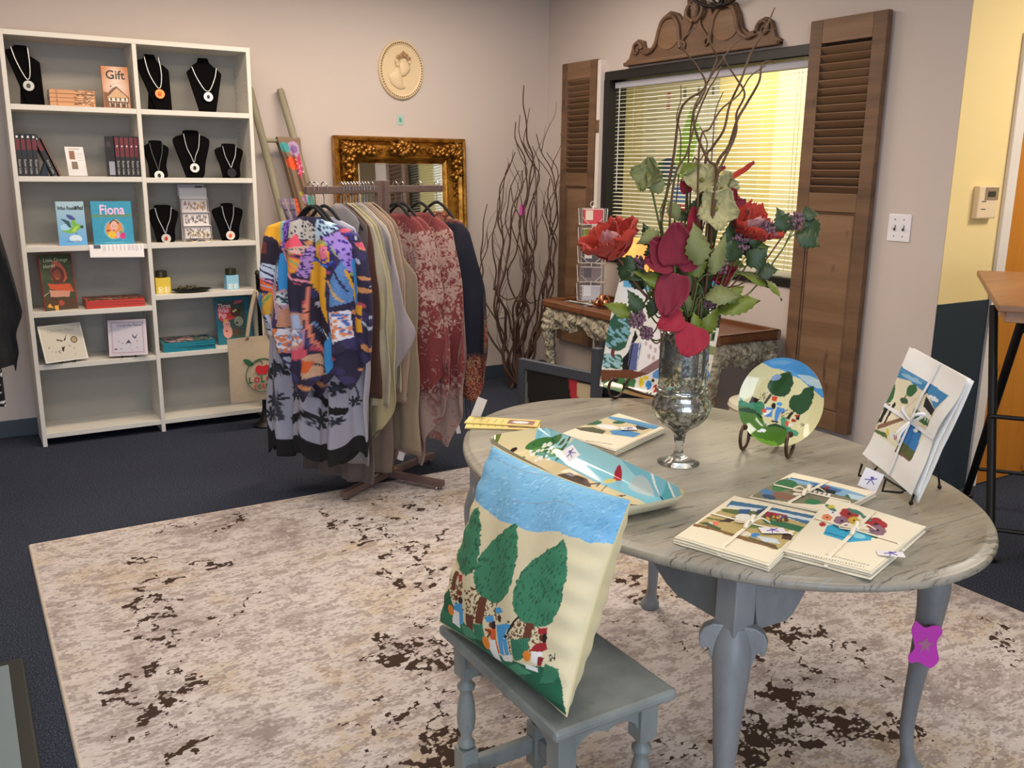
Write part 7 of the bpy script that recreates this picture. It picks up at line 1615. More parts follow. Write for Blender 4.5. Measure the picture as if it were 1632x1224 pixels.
# A, front left (field scene)
a = Art(200, 120, '#e8dfc6', [(500, 232), (1180, 385), (810, 745), (70, 545)], 91)
a.poly([(480, 270), (1180, 400), (1120, 470), (820, 370), (440, 320)], '#3f6f94', .06); a.poly([(470, 305), (820, 355), (1150, 420), (1140, 440), (800, 375), (450, 320)], '#cdd9dc')
a.poly([(430, 330), (800, 385), (1110, 460), (1010, 540), (900, 640), (840, 650), (640, 570), (200, 470), (270, 420)], '#b8a46c', .08)
a.poly([(400, 335), (620, 350), (900, 400), (960, 430), (700, 420), (420, 360)], '#5d6a3a', .12); a.poly([(550, 340), (640, 345), (620, 380), (540, 370)], '#33588a'); a.poly([(760, 360), (930, 390), (910, 420), (760, 400)], '#a02840'); a.ell(880, 408, 34, 16, '#3f5f98'); a.poly([(690, 350), (760, 340), (770, 380), (680, 380)], '#2e3b5e')
a.poly([(720, 410), (900, 440), (1080, 480), (1040, 520), (960, 500), (760, 450)], '#2f6a48', .1); a.dots((700, 395, 960, 440), 16, 12, '#5a3a28'); a.dots((760, 400, 940, 430), 8, 9, '#d8a63c')
a.poly([(290, 400), (380, 420), (500, 430), (480, 445), (300, 415)], '#4c5a34'); a.poly([(380, 440), (500, 400), (560, 420), (470, 440)], '#3f2a24'); a.ell(320, 460, 40, 18, '#e8e4da', 0, .1); a.ell(370, 452, 26, 16, '#e0785a'); a.ell(600, 410, 80, 30, '#e2e2e2', 10, .06)
a.poly([(640, 450), (760, 470), (740, 495), (620, 480)], '#6f8a44', .1); a.ell(600, 525, 60, 18, '#ddd8c8', 10, .2); a.ell(690, 540, 36, 18, '#3c7fc0'); a.poly([(200, 450), (400, 495), (640, 560), (860, 615), (880, 650), (640, 590), (380, 510), (190, 470)], '#7d5c38', .12); a.poly([(230, 445), (300, 440), (420, 490), (400, 505)], '#4a5a34'); a.line([(640, 555), (880, 640)], 8, '#2f4a3c'); a.poly([(700, 545), (860, 570), (900, 610), (760, 590)], '#c8d4dc', .05)
a.poly([(920, 520), (1000, 540), (980, 580), (900, 570)], '#4c3526'); a.ell(980, 515, 28, 8, '#e8e0c4')
towel('folded cream tea towel with a farm field print and ribbon, front left of the three', [(1.478, 1.431), (1.555, 1.252), (1.260, 1.118), (1.195, 1.312)], .016, a, 1, (.50, .52))
pricetag('white tag with a purple figure on the farm field tea towel', (1.383, 1.225, TZ+.0215), (0, 0, -.55), .052, .030)
# B flower pot towel
a = Art(150, 150, '#ebe2ca', [(1252, 238), (1950, 460), (1570, 830), (920, 620)], 92)
def fl(x, y, r_, c, k='#2a1c1c'):
    for i in range(6): a.ell(x+r_*.55*math.cos(i), y+r_*.35*math.sin(i), r_*.55, r_*.36, c, 20, .08)
    a.ell(x, y, r_*.22, r_*.15, k)
a.poly([(1215, 480), (1290, 465), (1380, 510), (1560, 560), (1550, 600), (1380, 610), (1190, 545)], '#34a4cc', .05); a.line([(1260, 480), (1380, 530)], 8, '#1c3a4c'); a.line([(1200, 530), (1400, 590)], 8, '#1c6f96'); a.ell(1450, 560, 60, 20, '#8fd0e2', 15)
for x, y, r_, c in ((1390, 385, 70, '#a3282e'), (1330, 445, 60, '#8f6a80'), (1425, 440, 45, '#c9a83a'), (1590, 470, 80, '#a3282e'), (1600, 520, 60, '#8a6478'), (1215, 415, 40, '#e08a5c'), (1180, 468, 26, '#b03a34'), (1260, 375, 40, '#ebe4e4')): fl(x, y, r_, c)
for x, y in ((1420, 360), (1460, 370), (1520, 420), (1250, 340), (1560, 560), (1240, 330)): a.ell(x, y, 45, 16, '#3f7a6a', 30, .1)
a.ell(1250, 325, 30, 14, '#c9b83c'); a.line([(1520, 430), (1560, 405)], 10, '#1c2420')
for i in range(28): f = i/28; a.ell(950+(1530-950)*f, 632+(800-632)*f, 5, 3.5, '#5f6a6a')
for i in range(20): f = i/20; a.ell(1230+(1560-1230)*f, 686+(790-686)*f, 5, 3.5, '#5f6a6a')
towel('folded cream tea towel with a blue vase of red flowers, front right of the three', [(1.560, 1.246), (1.700, 1.088), (1.405, .992), (1.330, 1.152)][0:0] or [(1.668, 1.316), (1.698, 1.090), (1.400, .996), (1.338, 1.152)], .016, a, 2, (.50, .55))
pricetag('white tag with a purple figure on the flower vase tea towel', (1.498, 1.028, TZ+.020), (0, 0, -.75), .050, .026)
# C behind
a = Art(170, 100, '#e8dfc6', [(970, 50), (1610, 205), (1300, 420), (700, 235)], 93)
a.poly([(930, 92), (1100, 130), (1350, 190), (1560, 260), (1500, 320), (1150, 330), (1000, 310), (700, 240), (800, 160)], '#7d7a62', .1); a.poly([(930, 92), (1100, 125), (1360, 185), (1560, 255), (1530, 290), (1330, 250), (1060, 160), (950, 130)], '#7fa8c8', .06); a.line([(950, 95), (1080, 128)], 10, '#2f5f88'); a.poly([(1080, 130), (1240, 165), (1350, 200), (1310, 225), (1180, 200)], '#3f6ea0', .08)
a.ell(930, 150, 80, 42, '#2f6a40', 10, .12); a.ell(880, 180, 50, 30, '#3f7a48', 0, .1); a.poly([(760, 200), (900, 215), (1000, 250), (980, 290), (800, 250)], '#8a6452', .12); a.ell(800, 210, 50, 20, '#4f7fb0', 20, .1); a.ell(820, 250, 50, 16, '#34506e', 20); a.ell(1020, 225, 36, 16, '#e0a85c'); a.ell(1010, 230, 30, 12, '#eae6e0')
a.poly([(1090, 160), (1200, 180), (1300, 210), (1290, 240), (1180, 215), (1080, 180)], '#17181c')
for i in range(6): a.poly([(1060+i*36, 185+i*9), (1082+i*36, 190+i*9), (1070+i*36, 215+i*9), (1050+i*36, 210+i*9)], '#e6e4e0')
a.ell(1225, 180, 22, 12, '#8f1f28'); a.ell(1430, 262, 60, 22, '#2f6a48', 10, .1); a.ell(1130, 305, 60, 24, '#2f7a4c', 10, .1); a.poly([(1390, 230), (1560, 265), (1520, 300), (1420, 280)], '#b8d0dc', .05)
towel('folded cream tea towel with a seaside cottage print, rear of the three', [(1.732, 1.484), (1.792, 1.286), (1.585, 1.235), (1.507, 1.412)], .014, a, 3, (.46, .45))
# D near the vase
a = Art(170, 110, '#e8dfc6', [(790, 890), (1020, 975), (745, 1090), (430, 985)], 94)
a.m = quadmap([(1150, 240), (1420, 335), (1120, 470), (790, 360)])
a.poly([(1080, 255), (1400, 330), (1260, 395), (1150, 385), (880, 325), (960, 290)], '#cdbf96', .08); a.poly([(1070, 250), (1410, 325), (1360, 345), (1100, 275)], '#5e96be', .06); a.ell(1000, 295, 55, 17, '#2f5f3c', 0, .1); a.poly([(880, 325), (1000, 325), (1080, 350), (1060, 370), (920, 345)], '#54563c', .15); a.ell(1160, 300, 40, 10, '#2f5f3c'); a.ell(1090, 325, 70, 14, '#e2e4e0', 8, .06); a.poly([(1100, 350), (1180, 345), (1290, 370), (1240, 395), (1120, 375)], '#4b8cc0', .05); a.poly([(1270, 320), (1340, 340), (1300, 350), (1240, 335)], '#2a2c34'); a.line([(1120, 280), (1380, 340)], 5, '#3f7aa8')
for i in range(24): f = i/24; a.ell(950+(1110-950)*f, 410+(440-410)*f, 3.5, 2.2, '#8a8474')
towel('folded cream tea towel with a lakeside church print, between the long dish and the vase', [(1.694, 2.142), (1.708, 1.944), (1.448, 1.838), (1.405, 2.040)], .018, a, 4, None)
pricetag('white tag with a purple figure on the lakeside church tea towel', (1.600, 1.975, TZ+.0225), (0, 0, -.5), .046, .030)
# ---- note cards
for i, (x, y, rz) in enumerate(((1.335, 2.235, -.62), (1.350, 2.262, -.72))):
    a = Art(60, 24, '#dcc777', seed=i)
    for k_ in range(26): a.line([(.04+k_*.02, .15), (.04+k_*.02, .8)], .004, '#b39c4c')
    a.poly([(.58, .2), (.95, .2), (.95, .8), (.58, .8)], '#8a5a4a', .3); a.ell(.75, .5, .12, .2, '#d8d8d0', 0, .2)
    t = thing('note_card', ['front yellow ruled note card with a small picture, left end of the table', 'rear yellow ruled note card tucked behind the front one'][i], 'card', (x, y, TZ+.0005+i*.004), (0, 0, rz))
    MB().bb((-.11, -.037, 0), (.11, .037, .003)).build('card', mat('pale_yellow_card', '#dcc777', .5), t); a.mesh(lambda u, v: (-.109+u*.218, -.036+v*.072, .0034), 'printed_face', PAPER, t, False)
tg = ptag('white paper tag standing up behind the left end of the table', (1.52, 2.62, .86), (.1, .35, -.5), .030, .068)
tg.location = (1.322, 2.335, .826)
# ---- white tea towel standing in a black wire easel
a = Art(110, 150, '#eeedea', [(285, 150), (668, 300), (325, 1165), (0, 930)], 101)
a.poly([(220, 285), (545, 440), (315, 925), (20, 740)], '#e4dcc0'); a.poly([(220, 285), (545, 440), (470, 560), (400, 440), (360, 430), (280, 380), (180, 370)], '#3f84b8', .06); a.ell(300, 365, 70, 16, '#8fbcd8', 20); a.ell(450, 480, 40, 16, '#dfe8ee', 25); a.line([(220, 310), (400, 380)], 10, '#5a98c4')
for P, c in (([(185, 420), (192, 470), (170, 540), (130, 560), (118, 530), (140, 450)], '#33663c'), ([(325, 400), (335, 440), (300, 490), (265, 480), (275, 430), (300, 405)], '#33663c'), ([(100, 555), (140, 560), (130, 605), (95, 610), (85, 580)], '#33663c'), ([(235, 505), (270, 510), (275, 545), (235, 545), (222, 525)], '#3f5a3c'), ([(60, 630), (95, 650), (90, 700), (50, 725), (35, 690)], '#2c5534')): a.poly(a.wob(smoothpoly(P, 3), 3, 2), c, .08)
a.line([(268, 480), (252, 510)], 6, '#4a3020'); a.line([(100, 605), (90, 640)], 6, '#4a3020'); a.poly([(180, 560), (192, 570), (140, 690), (125, 700)], '#15161a'); a.poly([(140, 560), (165, 565), (110, 695), (92, 695)], '#15161a'); a.ell(190, 560, 8, 14, '#15161a'); a.poly([(85, 715), (180, 670), (260, 630), (250, 660), (140, 720), (80, 745)], '#8a6450', .1)
a.poly([(385, 545), (405, 430), (400, 470), (470, 560), (455, 610)], '#17171b'); a.line([(350, 500), (405, 435)], 6, '#17171b'); a.poly([(340, 540), (385, 550), (450, 605), (440, 640), (345, 575)], '#e6e4dc'); a.poly([(320, 560), (440, 640), (430, 690), (300, 630)], '#3c6a3c', .08)
for i in range(5): a.line([(352+i*20, 568+i*14), (345+i*20, 612+i*12)], 7, '#ecebe6')
for i in range(12): a.ell(205+i*11, 640-i*12, 3, 9, '#c8b8bc', 20)
a.poly([(280, 655), (385, 740), (335, 880), (240, 800), (230, 760)], '#3278b8', .05); a.poly([(230, 790), (340, 870), (315, 925), (205, 860)], '#5a6238', .12); a.poly([(205, 855), (315, 925), (300, 935), (195, 880)], '#7a5844'); a.poly([(20, 735), (140, 760), (150, 800), (60, 760)], '#4f6a3a', .1)
for x, y in ((320, 690), (350, 715), (370, 725)): a.ell(x, y, 8, 14, '#20222a')
a.ell(335, 722, 18, 14, '#e8eef2'); a.ell(152, 755, 9, 26, '#dcc43c'); a.ell(180, 770, 12, 24, '#d8e0e8'); a.ell(200, 780, 10, 22, '#8a3030'); a.ell(205, 752, 8, 8, '#2a2a2a')
tw = thing('tea_towel', 'white church-print tea towel standing on a black wire easel at the right end', 'tea towel', (1.895, 1.281, .938), 0)
MR4 = Matrix.Rotation(-1.98, 3, 'Z') @ Matrix.Rotation(-.27, 3, 'X') @ Matrix.Rotation(.10, 3, 'Y')
WT = clothmat('white_cotton', '#e6e5e2')
tw_w = lambda v: .108+.022*abs(v-.45)
def twf(u, v, y_=0):
    w_ = tw_w(v)*(1 if u < .5 else 1); x = (u-.5)*2*w_*1.02; return tuple(MR4 @ Vector((x+.004*math.sin(v*9), y_-.002*math.cos(u*6.28)+.002*math.sin(v*13+u*3), (v-.5)*.292)))
a.mesh(lambda u, v: twf(u, v, -.006), 'printed_front', paintmat('printed_linen', .9, .15, 700, 0, .05), tw)
def twb(k):
    def fn(u, v):
        x = (u-.5)*2*(tw_w(v)+.004*k); z = (v-.5)*(.292+.012*k)-.008*k; return tuple(MR4 @ Vector((x+.010*k*math.sin(v*3), .0045*k+.004+.003*(1+math.sin(u*7+k))*(1-v), z)))
    return fn
for k in (0, 1): MB().grid(twb(k), 20, 24).build('folded_layer', WT, tw, smooth=True, angle=180, solid=.003)
RB2 = mat('white_ribbon', '#e8e8ee', .5)
V = []; n = 20
for i in range(n+1): p = twf(.50, i/n, -.009); q = twf(.535, i/n, -.009); V += [p, q]
MB().add(V, [(2*i, 2*i+1, 2*i+3, 2*i+2) for i in range(n)]).build('ribbon', RB2, tw, solid=.0006)
V = []
for i in range(n+1): p = twf(i/n, .46, -.009); q = twf(i/n, .49, -.009); V += [p, q]
MB().add(V, [(2*i, 2*i+1, 2*i+3, 2*i+2) for i in range(n)]).build('ribbon', RB2, tw, solid=.0006)
mb = MB(); c = Vector((0.008, -.012, -.005))
for dx, dz in ((.045, .035), (-.045, .020), (-.020, -.055), (.004, -.065)):
    Q = catmull([c, c+Vector((dx*.6, -.012, dz*.7)), c+Vector((dx, -.002, dz))]+([c+Vector((dx*.5, -.003, dz*.3)), c] if dz > 0 else []), 5); wv = Vector((-dz, 0, dx)).normalized()*.004; V = []
    for q in Q: V += [MR4 @ (q-wv), MR4 @ (q+wv)]
    mb.add(V, [(2*i, 2*i+1, 2*i+3, 2*i+2) for i in range(len(Q)-1)])
mb.build('ribbon_bow', RB2, tw, smooth=True, solid=.0006)
we = thing('wire_easel', 'black wire easel holding the white tea towel', 'easel', (1.853, 1.300, TZ), -1.98)
BW_ = mat('black_wire', '#1d1a18', .4, .5)
for s_ in (-1, 1):
    MB().tube([(s_*.055, -.040, .052), (s_*.055, -.046, .022), (s_*.055, .000, .016), (s_*.060, .004, .020)], .0028, 8).build('front_hook', BW_, we, smooth=True, angle=60)
    MB().tube([(s_*.095, .004, .0075), (s_*.080, .024, .040), (s_*.02, .088, .22)], .0026, 8).ball((s_*.095, .004, .0058), .0055, 8, 6).build('front_leg', BW_, we, smooth=True, angle=60)
MB().tube([(-.075, .0, .028), (.075, .0, .028)], .0026, 8).build('cross_bar', BW_, we)
MB().tube([(0, .086, .21), (0, .135, .0075)], .0026, 8).ball((0, .135, .0058), .0055, 8, 6).build('rear_leg', BW_, we, smooth=True, angle=60)
pricetag('white tag with a purple figure hanging from the wire easel', (1.812, 1.318, .790), (1.25, .25, -1.2), .045, .048)

# ---- mercury glass vase
def mercury():
    m, nt, b = newmat('mercury_glass'); v = coords(nt); f = noise(nt, v, 70, 6, .75); g = noise(nt, v, 24, 4)
    z_ = nd(nt, 'ShaderNodeTexCoord'); sp = nd(nt, 'ShaderNodeSeparateXYZ'); nt.links.new(z_.outputs['Object'], sp.inputs[0])
    k = ramp(nt, mth(nt, 'ADD', f, mth(nt, 'MULTIPLY', g, .25)), [(.59, 0.0), (.68, .9)])
    nt.links.new(mixc(nt, k, '#c4c6c0', '#56574c'), b.inputs['Base Color']); b.inputs['Metallic'].default_value = .92
    nt.links.new(ramp(nt, k, [(0.0, .07), (1.0, .45)]), b.inputs['Roughness']); bump(nt, b, noise(nt, v, 9, 2), .25, .004); return m
vz_ = thing('footed_vase', 'tall footed mercury glass vase in the middle of the table', 'vase', (1.562, 1.718, TZ))
MG = mercury(); CG = mat('clear_footed_glass', '#e6eae6', .03); bb_ = CG.node_tree.nodes['Principled BSDF']; bb_.inputs['Transmission Weight'].default_value = .95; bb_.inputs['IOR'].default_value = 1.35
MB().lathe([(.0, .0), (.054, .0002), (.055, .003), (.035, .010), (.016, .020), (.011, .034), (.011, .050), (.014, .062), (0, .064)], 40).build('foot', CG, vz_, smooth=True, angle=180)
MB().lathe([(0, .062), (.014, .063), (.016, .080), (.026, .092), (.052, .108), (.070, .130), (.076, .152), (.072, .172), (.062, .184), (.066, .190), (.066, .197), (.058, .202), (.061, .206), (.0625, .25), (.062, .33), (.0635, .355), (.061, .356), (.059, .33), (.059, .21), (.03, .20), (0, .20)], 48).build('silvered_body', MG, vz_, smooth=True, angle=180)
mb = MB()
for z in (.192, .200, .348): mb.lathe([(.060, z-.003), (.066, z), (.060, z+.003)], 40)
mb.build('rib', MG, vz_, smooth=True)

# ---- flowers; local frame: a to the right of the picture, h above the table, d away
RT = Vector((.853, -.521, 0)); FW2 = Vector((.521, .853, 0)); VO = Vector((1.562, 1.718, TZ))
def W(a_, h, d=0): return VO+RT*a_+FW2*d+Vector((0, 0, h))
rf = random.Random(77)
TWG = mat('willow_twig_bark', '#5b4127', .7, var=.25, scale=50); SG = mat('green_stem', '#55602c', .6, var=.2); SB = mat('brown_stem', '#6a3f2a', .6, var=.2)
def inside_vase(k): return W(rf.uniform(-.035, .035), .23+.01*(k % 3), rf.uniform(-.035, .035))
TW = dict(a=[(-0.071, 0.611), (-0.056, 0.711), (-0.046, 0.786), (-0.038, 0.876), (-0.022, 0.91), (0.017, 0.936), (0.036, 0.978), (0.047, 1.011), (0.028, 1.036), (0.021, 1.073)],
 b=[(-0.06, 0.611), (-0.052, 0.733), (-0.028, 0.786), (-0.006, 0.868), (0.015, 0.927), (0.029, 0.953), (0.042, 0.982)],
 c=[(0.047, 0.734), (0.022, 0.769), (-0.004, 0.825), (-0.015, 0.876), (0.0, 0.91), (0.009, 0.944), (-0.013, 0.982), (-0.04, 1.006), (-0.055, 1.035), (-0.018, 1.072)],
 d=[(0.057, 0.739), (0.087, 0.804), (0.101, 0.865), (0.125, 0.903), (0.147, 0.954), (0.155, 0.992), (0.17, 1.004), (0.188, 1.0)],
 e=[(0.036, 0.76), (0.051, 0.8), (0.075, 0.843), (0.089, 0.903), (0.107, 0.958), (0.129, 1.02), (0.148, 1.058), (0.167, 1.095), (0.182, 1.127)],
 f=[(0.043, 0.712), (0.085, 0.826), (0.086, 0.877), (0.099, 0.92), (0.077, 0.957), (0.053, 0.986), (0.047, 1.007)],
 g=[(0.0, 0.756), (0.02, 0.769), (0.038, 0.808), (0.017, 0.851)],
 h=[(-0.002, 0.799), (0.022, 0.842), (0.046, 0.885), (0.088, 0.92), (0.107, 0.958), (0.141, 0.983)],
 i=[(-0.029, 0.799), (-0.046, 0.867), (-0.037, 0.91), (-0.039, 0.946)],
 j=[(0.05, 0.817), (0.055, 0.886), (0.067, 0.932)],
 k=[(-0.013, 0.842), (0.008, 0.923), (0.048, 0.995), (0.084, 1.041), (0.135, 1.062), (0.178, 1.074)])
TL = dict(a='leftmost twig arching over to the upper middle', b='short twig running beside the leftmost one', c='twig zigzagging up to the pediment base', d='thick twig bending far right to the blind head', e='longest twig reaching the top edge of the window', f='twig bowing right then back to the left', g='short hooked twig low in the middle', h='thin twig forking up to the right', i='thin wavy twig at the left', j='thin short twig standing in the middle right', k='pale thin twig crossing the pediment')
TR_ = dict(a=.0040, b=.0032, c=.0036, d=.0046, e=.0040, f=.0034, g=.0024, h=.0028, i=.0015, j=.0016, k=.0021)
for q, (k, P) in enumerate(TW.items()):
    d = rf.uniform(-.05, .05); base_ = inside_vase(q)
    p0 = P[0]; mid = [W(p0[0]*.7, .40, d*.5), W(p0[0]*.9+rf.uniform(-.015, .015), .52, d*.8)]
    Q = catmull([base_]+mid+[W(x, h, d+rf.uniform(-.012, .012)) for x, h in P], 6); m_ = len(Q); r0 = TR_[k]
    t = MB().tube(Q, [r0*(1-.72*i/m_)+.0006 for i in range(m_)], 7).build('willow_twig', TWG, None, smooth=True, angle=180); tag(t, 'bare curly willow '+TL[k]+' above the vase', 'twig', 'curly willow twigs in the vase')

def petalmat(name, c1, c2, rough=.75):
    if name in MAT: return MAT[name]
    m, nt, b = newmat(name); v = coords(nt, (1, 1, 1)); f = noise(nt, v, 22, 3, .5, .3); g = noise(nt, coords(nt, (60, 60, 6)), 2, 3)
    c = mixc(nt, f, c1, c2); nt.links.new(mixc(nt, mth(nt, 'MULTIPLY', g, .35), c, tuple(x*.4 for x in lin(c1))), b.inputs['Base Color']); setb(b, rough); b.inputs['Sheen Weight'].default_value = .06; b.inputs['Subsurface Weight'].default_value = 0
    bump(nt, b, g, .4, .003); MAT[name] = m; return m
RD = petalmat('red_orange_silk', '#a31c14', '#c8432a'); BU = petalmat('burgundy_silk', '#6a0f24', '#961c38'); MGN = petalmat('crimson_silk', '#92122a', '#b8223e'); PKS = petalmat('pale_pink_silk', '#c98a86', '#dba9a2'); CRM = petalmat('cream_green_silk', '#a59c6a', '#c2b988'); PUR = mat('dusty_purple_florets', '#7a5a66', .8, var=.3, scale=120)
LGR = petalmat('dark_green_leaf', '#23371c', '#3a5428', .5); LYG = petalmat('yellow_green_leaf', '#5d6a1a', '#83902c', .5); LPG = petalmat('pale_green_leaf', '#6d7440', '#8f925a', .6); GLT = mat('gold_glitter', '#c7a05c', .25, .9, .4, 300)
def frame(n_, roll_=0):
    n_ = n_.normalized(); up = Vector((0, 0, 1)) if abs(n_.z) < .95 else Vector((1, 0, 0)); x = up.cross(n_).normalized(); y = n_.cross(x)
    c, s = math.cos(roll_), math.sin(roll_); return (x*c+y*s, -x*s+y*c, n_)
def petal(c, dr, nr, l, w_, cup=.3, ruf=.004, tipn=None, seed=0, point=0):
    """one petal from base point c, along dr, facing nr"""
    dr = dr.normalized(); sd_ = dr.cross(nr).normalized(); nn = sd_.cross(dr); ph = seed*1.7
    def fn(u, v):
        x = 2*u-1; prof_ = math.sin(PI*min(1, v*.93+.07)**.75)**(.55+point) if v < .999 else (.30 if not point else .02); prof_ = max(prof_, .06)
        s_ = x*w_/2*prof_; rz_ = cup*(abs(x)**2)*w_*.4*prof_+cup*l*.35*(v**2)+ruf*math.sin(x*7+v*9+ph)*v+ruf*math.sin(x*15+ph)*v*v
        return c+dr*(l*v)+sd_*s_+nn*rz_
    return fn
def camdir(a_, u_, f_): return RT*a_+Vector((0, 0, 1))*u_-FW2*f_      # right, up, towards the viewer
def stem(base, c, m_=SG, r_=.0028):
    b_ = inside_vase(3); mid = b_.lerp(c, .55)+Vector((0, 0, .03)); return MB().tube(catmull([b_, VO+(b_-VO)*1.2+Vector((0, 0, .16)), mid, c], 6), r_, 7).build('stem', m_, base, smooth=True, angle=180)
def loose(nm, label, cat, group=None): return thing(nm, label, cat, (0, 0, 0), 0, group)
def grid_part(fn, nu, nv, name, m_, par, solid=.0008): return MB().grid(lambda u, v: tuple(fn(u, v)), nu, nv).build(name, m_, par, smooth=True, angle=180, solid=solid)
def poppy(label, cx, h, d, facing, R_, m_, n=6, seed=0, inner=PKS, cup=.55):
    t = loose('silk_poppy', label, 'flower', 'silk poppies in the vase'); c = W(cx, h, d); X, Y, N = frame(facing, seed)
    r_ = random.Random(seed)
    for i in range(n):
        q = 2*PI*i/n+r_.uniform(-.15, .15); dr = (X*math.cos(q)+Y*math.sin(q))*math.cos(.55)+N*math.sin(.55)
        grid_part(petal(c+N*.003*(i % 2), dr, N*1.0-(X*math.cos(q)+Y*math.sin(q))*.4, R_*r_.uniform(.85, 1.1), R_*r_.uniform(.9, 1.1), cup, .006, seed=i+seed), 12, 12, 'petal', m_, t)
    for i in range(3):
        q = 2*PI*i/3+.4; dr = (X*math.cos(q)+Y*math.sin(q))*.5+N*.9; grid_part(petal(c+N*.006, dr, N-(X*math.cos(q)+Y*math.sin(q)), R_*.85, R_*.62, .5, .004, seed=i), 8, 8, 'inner_petal', inner if i == 1 else m_, t)
    mb = MB()
    for i in range(34): mb.ball(tuple(c+X*r_.gauss(0, R_*.16)+Y*r_.gauss(0, R_*.16)+N*(R_*.45+r_.uniform(0, R_*.15))), .0028, 5, 4)
    mb.build('stamens', GLT, t, smooth=True); stem(t, c, SB, .0036); return t
poppy('large open red-orange silk poppy at the left of the bouquet', -.182, .535, -.03, camdir(-.42, .9, .30), .100, RD, 7, 3)
poppy('red-orange silk poppy at the right of the bouquet, half hidden by leaves', .132, .575, .02, camdir(.35, .85, .42), .098, RD, 7, 8)
poppy('deep red silk poppy low behind the pale leaves in the middle', .070, .500, .03, camdir(.2, .2, .9), .056, MGN, 6, 5)
def spray(label, name, m_, petals, group=None, sm=SG):
    """a stem carrying single large petals: (a, h, d, dir(a,u,f), facing(a,u,f), length, width, cup)"""
    t = loose(name, label, 'flower', group); c0 = None
    for i, (x, h, d, dr, nr, l, w_, cu_) in enumerate(petals):
        c = W(x, h, d); c0 = c0 or c; grid_part(petal(c, camdir(*dr), camdir(*nr), l, w_, cu_, .003, seed=i), 14, 14, 'petal', m_, t)
    stem(t, c0, sm); return t
spray('burgundy fan of broad petals left of centre in the bouquet', 'silk_magnolia', BU, [(-.045, .520, -.05, (-.75, .75, .1), (0, .2, 1), .088, .082, .3), (-.045, .520, -.055, (-.05, 1, .1), (.1, .1, 1), .105, .092, .25), (-.040, .520, -.05, (.75, .7, .1), (0, .2, 1), .090, .074, .3), (-.050, .522, -.05, (-1, .1, .2), (0, .4, 1), .075, .058, .3)], 'silk petals in the vase')
spray('burgundy drooping petal on the left of the stems, above the vase', 'silk_petal', BU, [(-.038, .500, -.06, (-.30, -1, .15), (-.3, .1, 1), .108, .084, .25)], 'silk petals in the vase')
spray('bright crimson petal with a glittered edge just above the vase rim', 'silk_petal', MGN, [(-.020, .395, -.07, (-1, -.35, .2), (0, .35, 1), .072, .056, .35)], 'silk petals in the vase')
spray('crimson round petal drooping over the vase rim', 'silk_petal', MGN, [(.012, .374, -.075, (-.45, -1, .25), (.0, .35, 1), .080, .086, .25)], 'silk petals in the vase')
spray('crimson upright petal in the middle of the bouquet', 'silk_petal', MGN, [(.000, .590, -.03, (-.05, 1, .0), (0, .1, 1), .070, .032, .2)], 'silk petals in the vase')
spray('small crimson petal behind the cream blossom, upper middle', 'silk_petal', MGN, [(-.012, .690, .01, (-.3, .9, .0), (0, .1, 1), .042, .030, .3), (.030, .735, .01, (.8, .3, 0), (0, .5, 1), .050, .020, .3)], 'silk petals in the vase')
spray('narrow red bud pointing up to the right beyond the bouquet', 'silk_bud', RD, [(.090, .725, .0, (1, .55, 0), (-.3, .8, .6), .066, .020, .6)], 'silk petals in the vase')
spray('dark red petal tip standing at the upper right of the cream blossom', 'silk_petal', BU, [(.070, .640, .0, (.35, .8, 0), (.2, .3, 1), .070, .050, .4), (.080, .655, .01, (1, .3, 0), (0, .6, .8), .055, .030, .4)], 'silk petals in the vase')
def blossom(label, cx, h, d, facing, R_, n, seed, m_=CRM):
    t = loose('silk_blossom', label, 'flower', 'cream silk blossoms'); c = W(cx, h, d); X, Y, N = frame(facing, seed)
    for i in range(n):
        q = 2*PI*i/n; rad = X*math.cos(q)+Y*math.sin(q); grid_part(petal(c, rad+N*.35, N-rad*.3, R_, R_*1.05, .3, .005, seed=i+seed), 12, 12, 'petal', m_, t)
    MB().ball(tuple(c+N*.006), .006, 8, 6).build('centre', mat('olive_centre', '#7a7430', .8, bst=.5, bsc=200), t, smooth=True); stem(t, c); return t
blossom('cream blossom facing the viewer in the upper middle of the bouquet', .050, .655, -.03, camdir(.1, .1, 1), .058, 5, 1)
blossom('cream blossom above the first, under the willow twigs', .018, .720, -.01, camdir(-.2, .5, .8), .050, 5, 2)
blossom('pale greenish blossom standing alone at the upper left', -.110, .730, .0, camdir(-.5, .3, .8), .046, 4, 3, LPG)
blossom('ribbed cream blossom right of the middle, below the red bud', .066, .700, .0, camdir(.5, .1, .8), .048, 5, 4)
def cluster(label, cx, h, d, R_, n, seed, dx=0):
    t = loose('purple_sprig', label, 'flower', 'dusty purple floret clusters'); r_ = random.Random(seed); c = W(cx, h, d); mb = MB()
    for i in range(n):
        v = Vector((r_.gauss(0, 1), r_.gauss(0, 1), r_.gauss(0, 1))).normalized()*R_*r_.uniform(.4, 1); p = c+v
        mb.ball(tuple(p), .0042, 5, 4)
        if i % 3 == 0: mb.tube([tuple(c), tuple(p)], .0010, 4)
    mb.build('florets', PUR, t, smooth=True); stem(t, c, SB, .0020); return t
for i, (x, h, d, R_, lb) in enumerate(((.116, .572, -.03, .024, 'below the right poppy'), (.178, .604, -.03, .026, 'right of the right poppy, before the blind'), (.246, .628, -.02, .024, 'at the far right end of the bouquet'), (-.132, .388, -.06, .024, 'low at the left, in front of the platter'), (-.108, .352, -.06, .018, 'lowest at the left of the vase rim'), (.050, .428, -.03, .022, 'low at the right of the stems'), (-.128, .522, -.02, .018, 'under the large left poppy'), (.070, .520, -.05, .020, 'dark one among the middle leaves'))):
    cluster('dusty purple floret cluster '+lb, x, h, d, R_, 90 if R_ > .02 else 60, i)
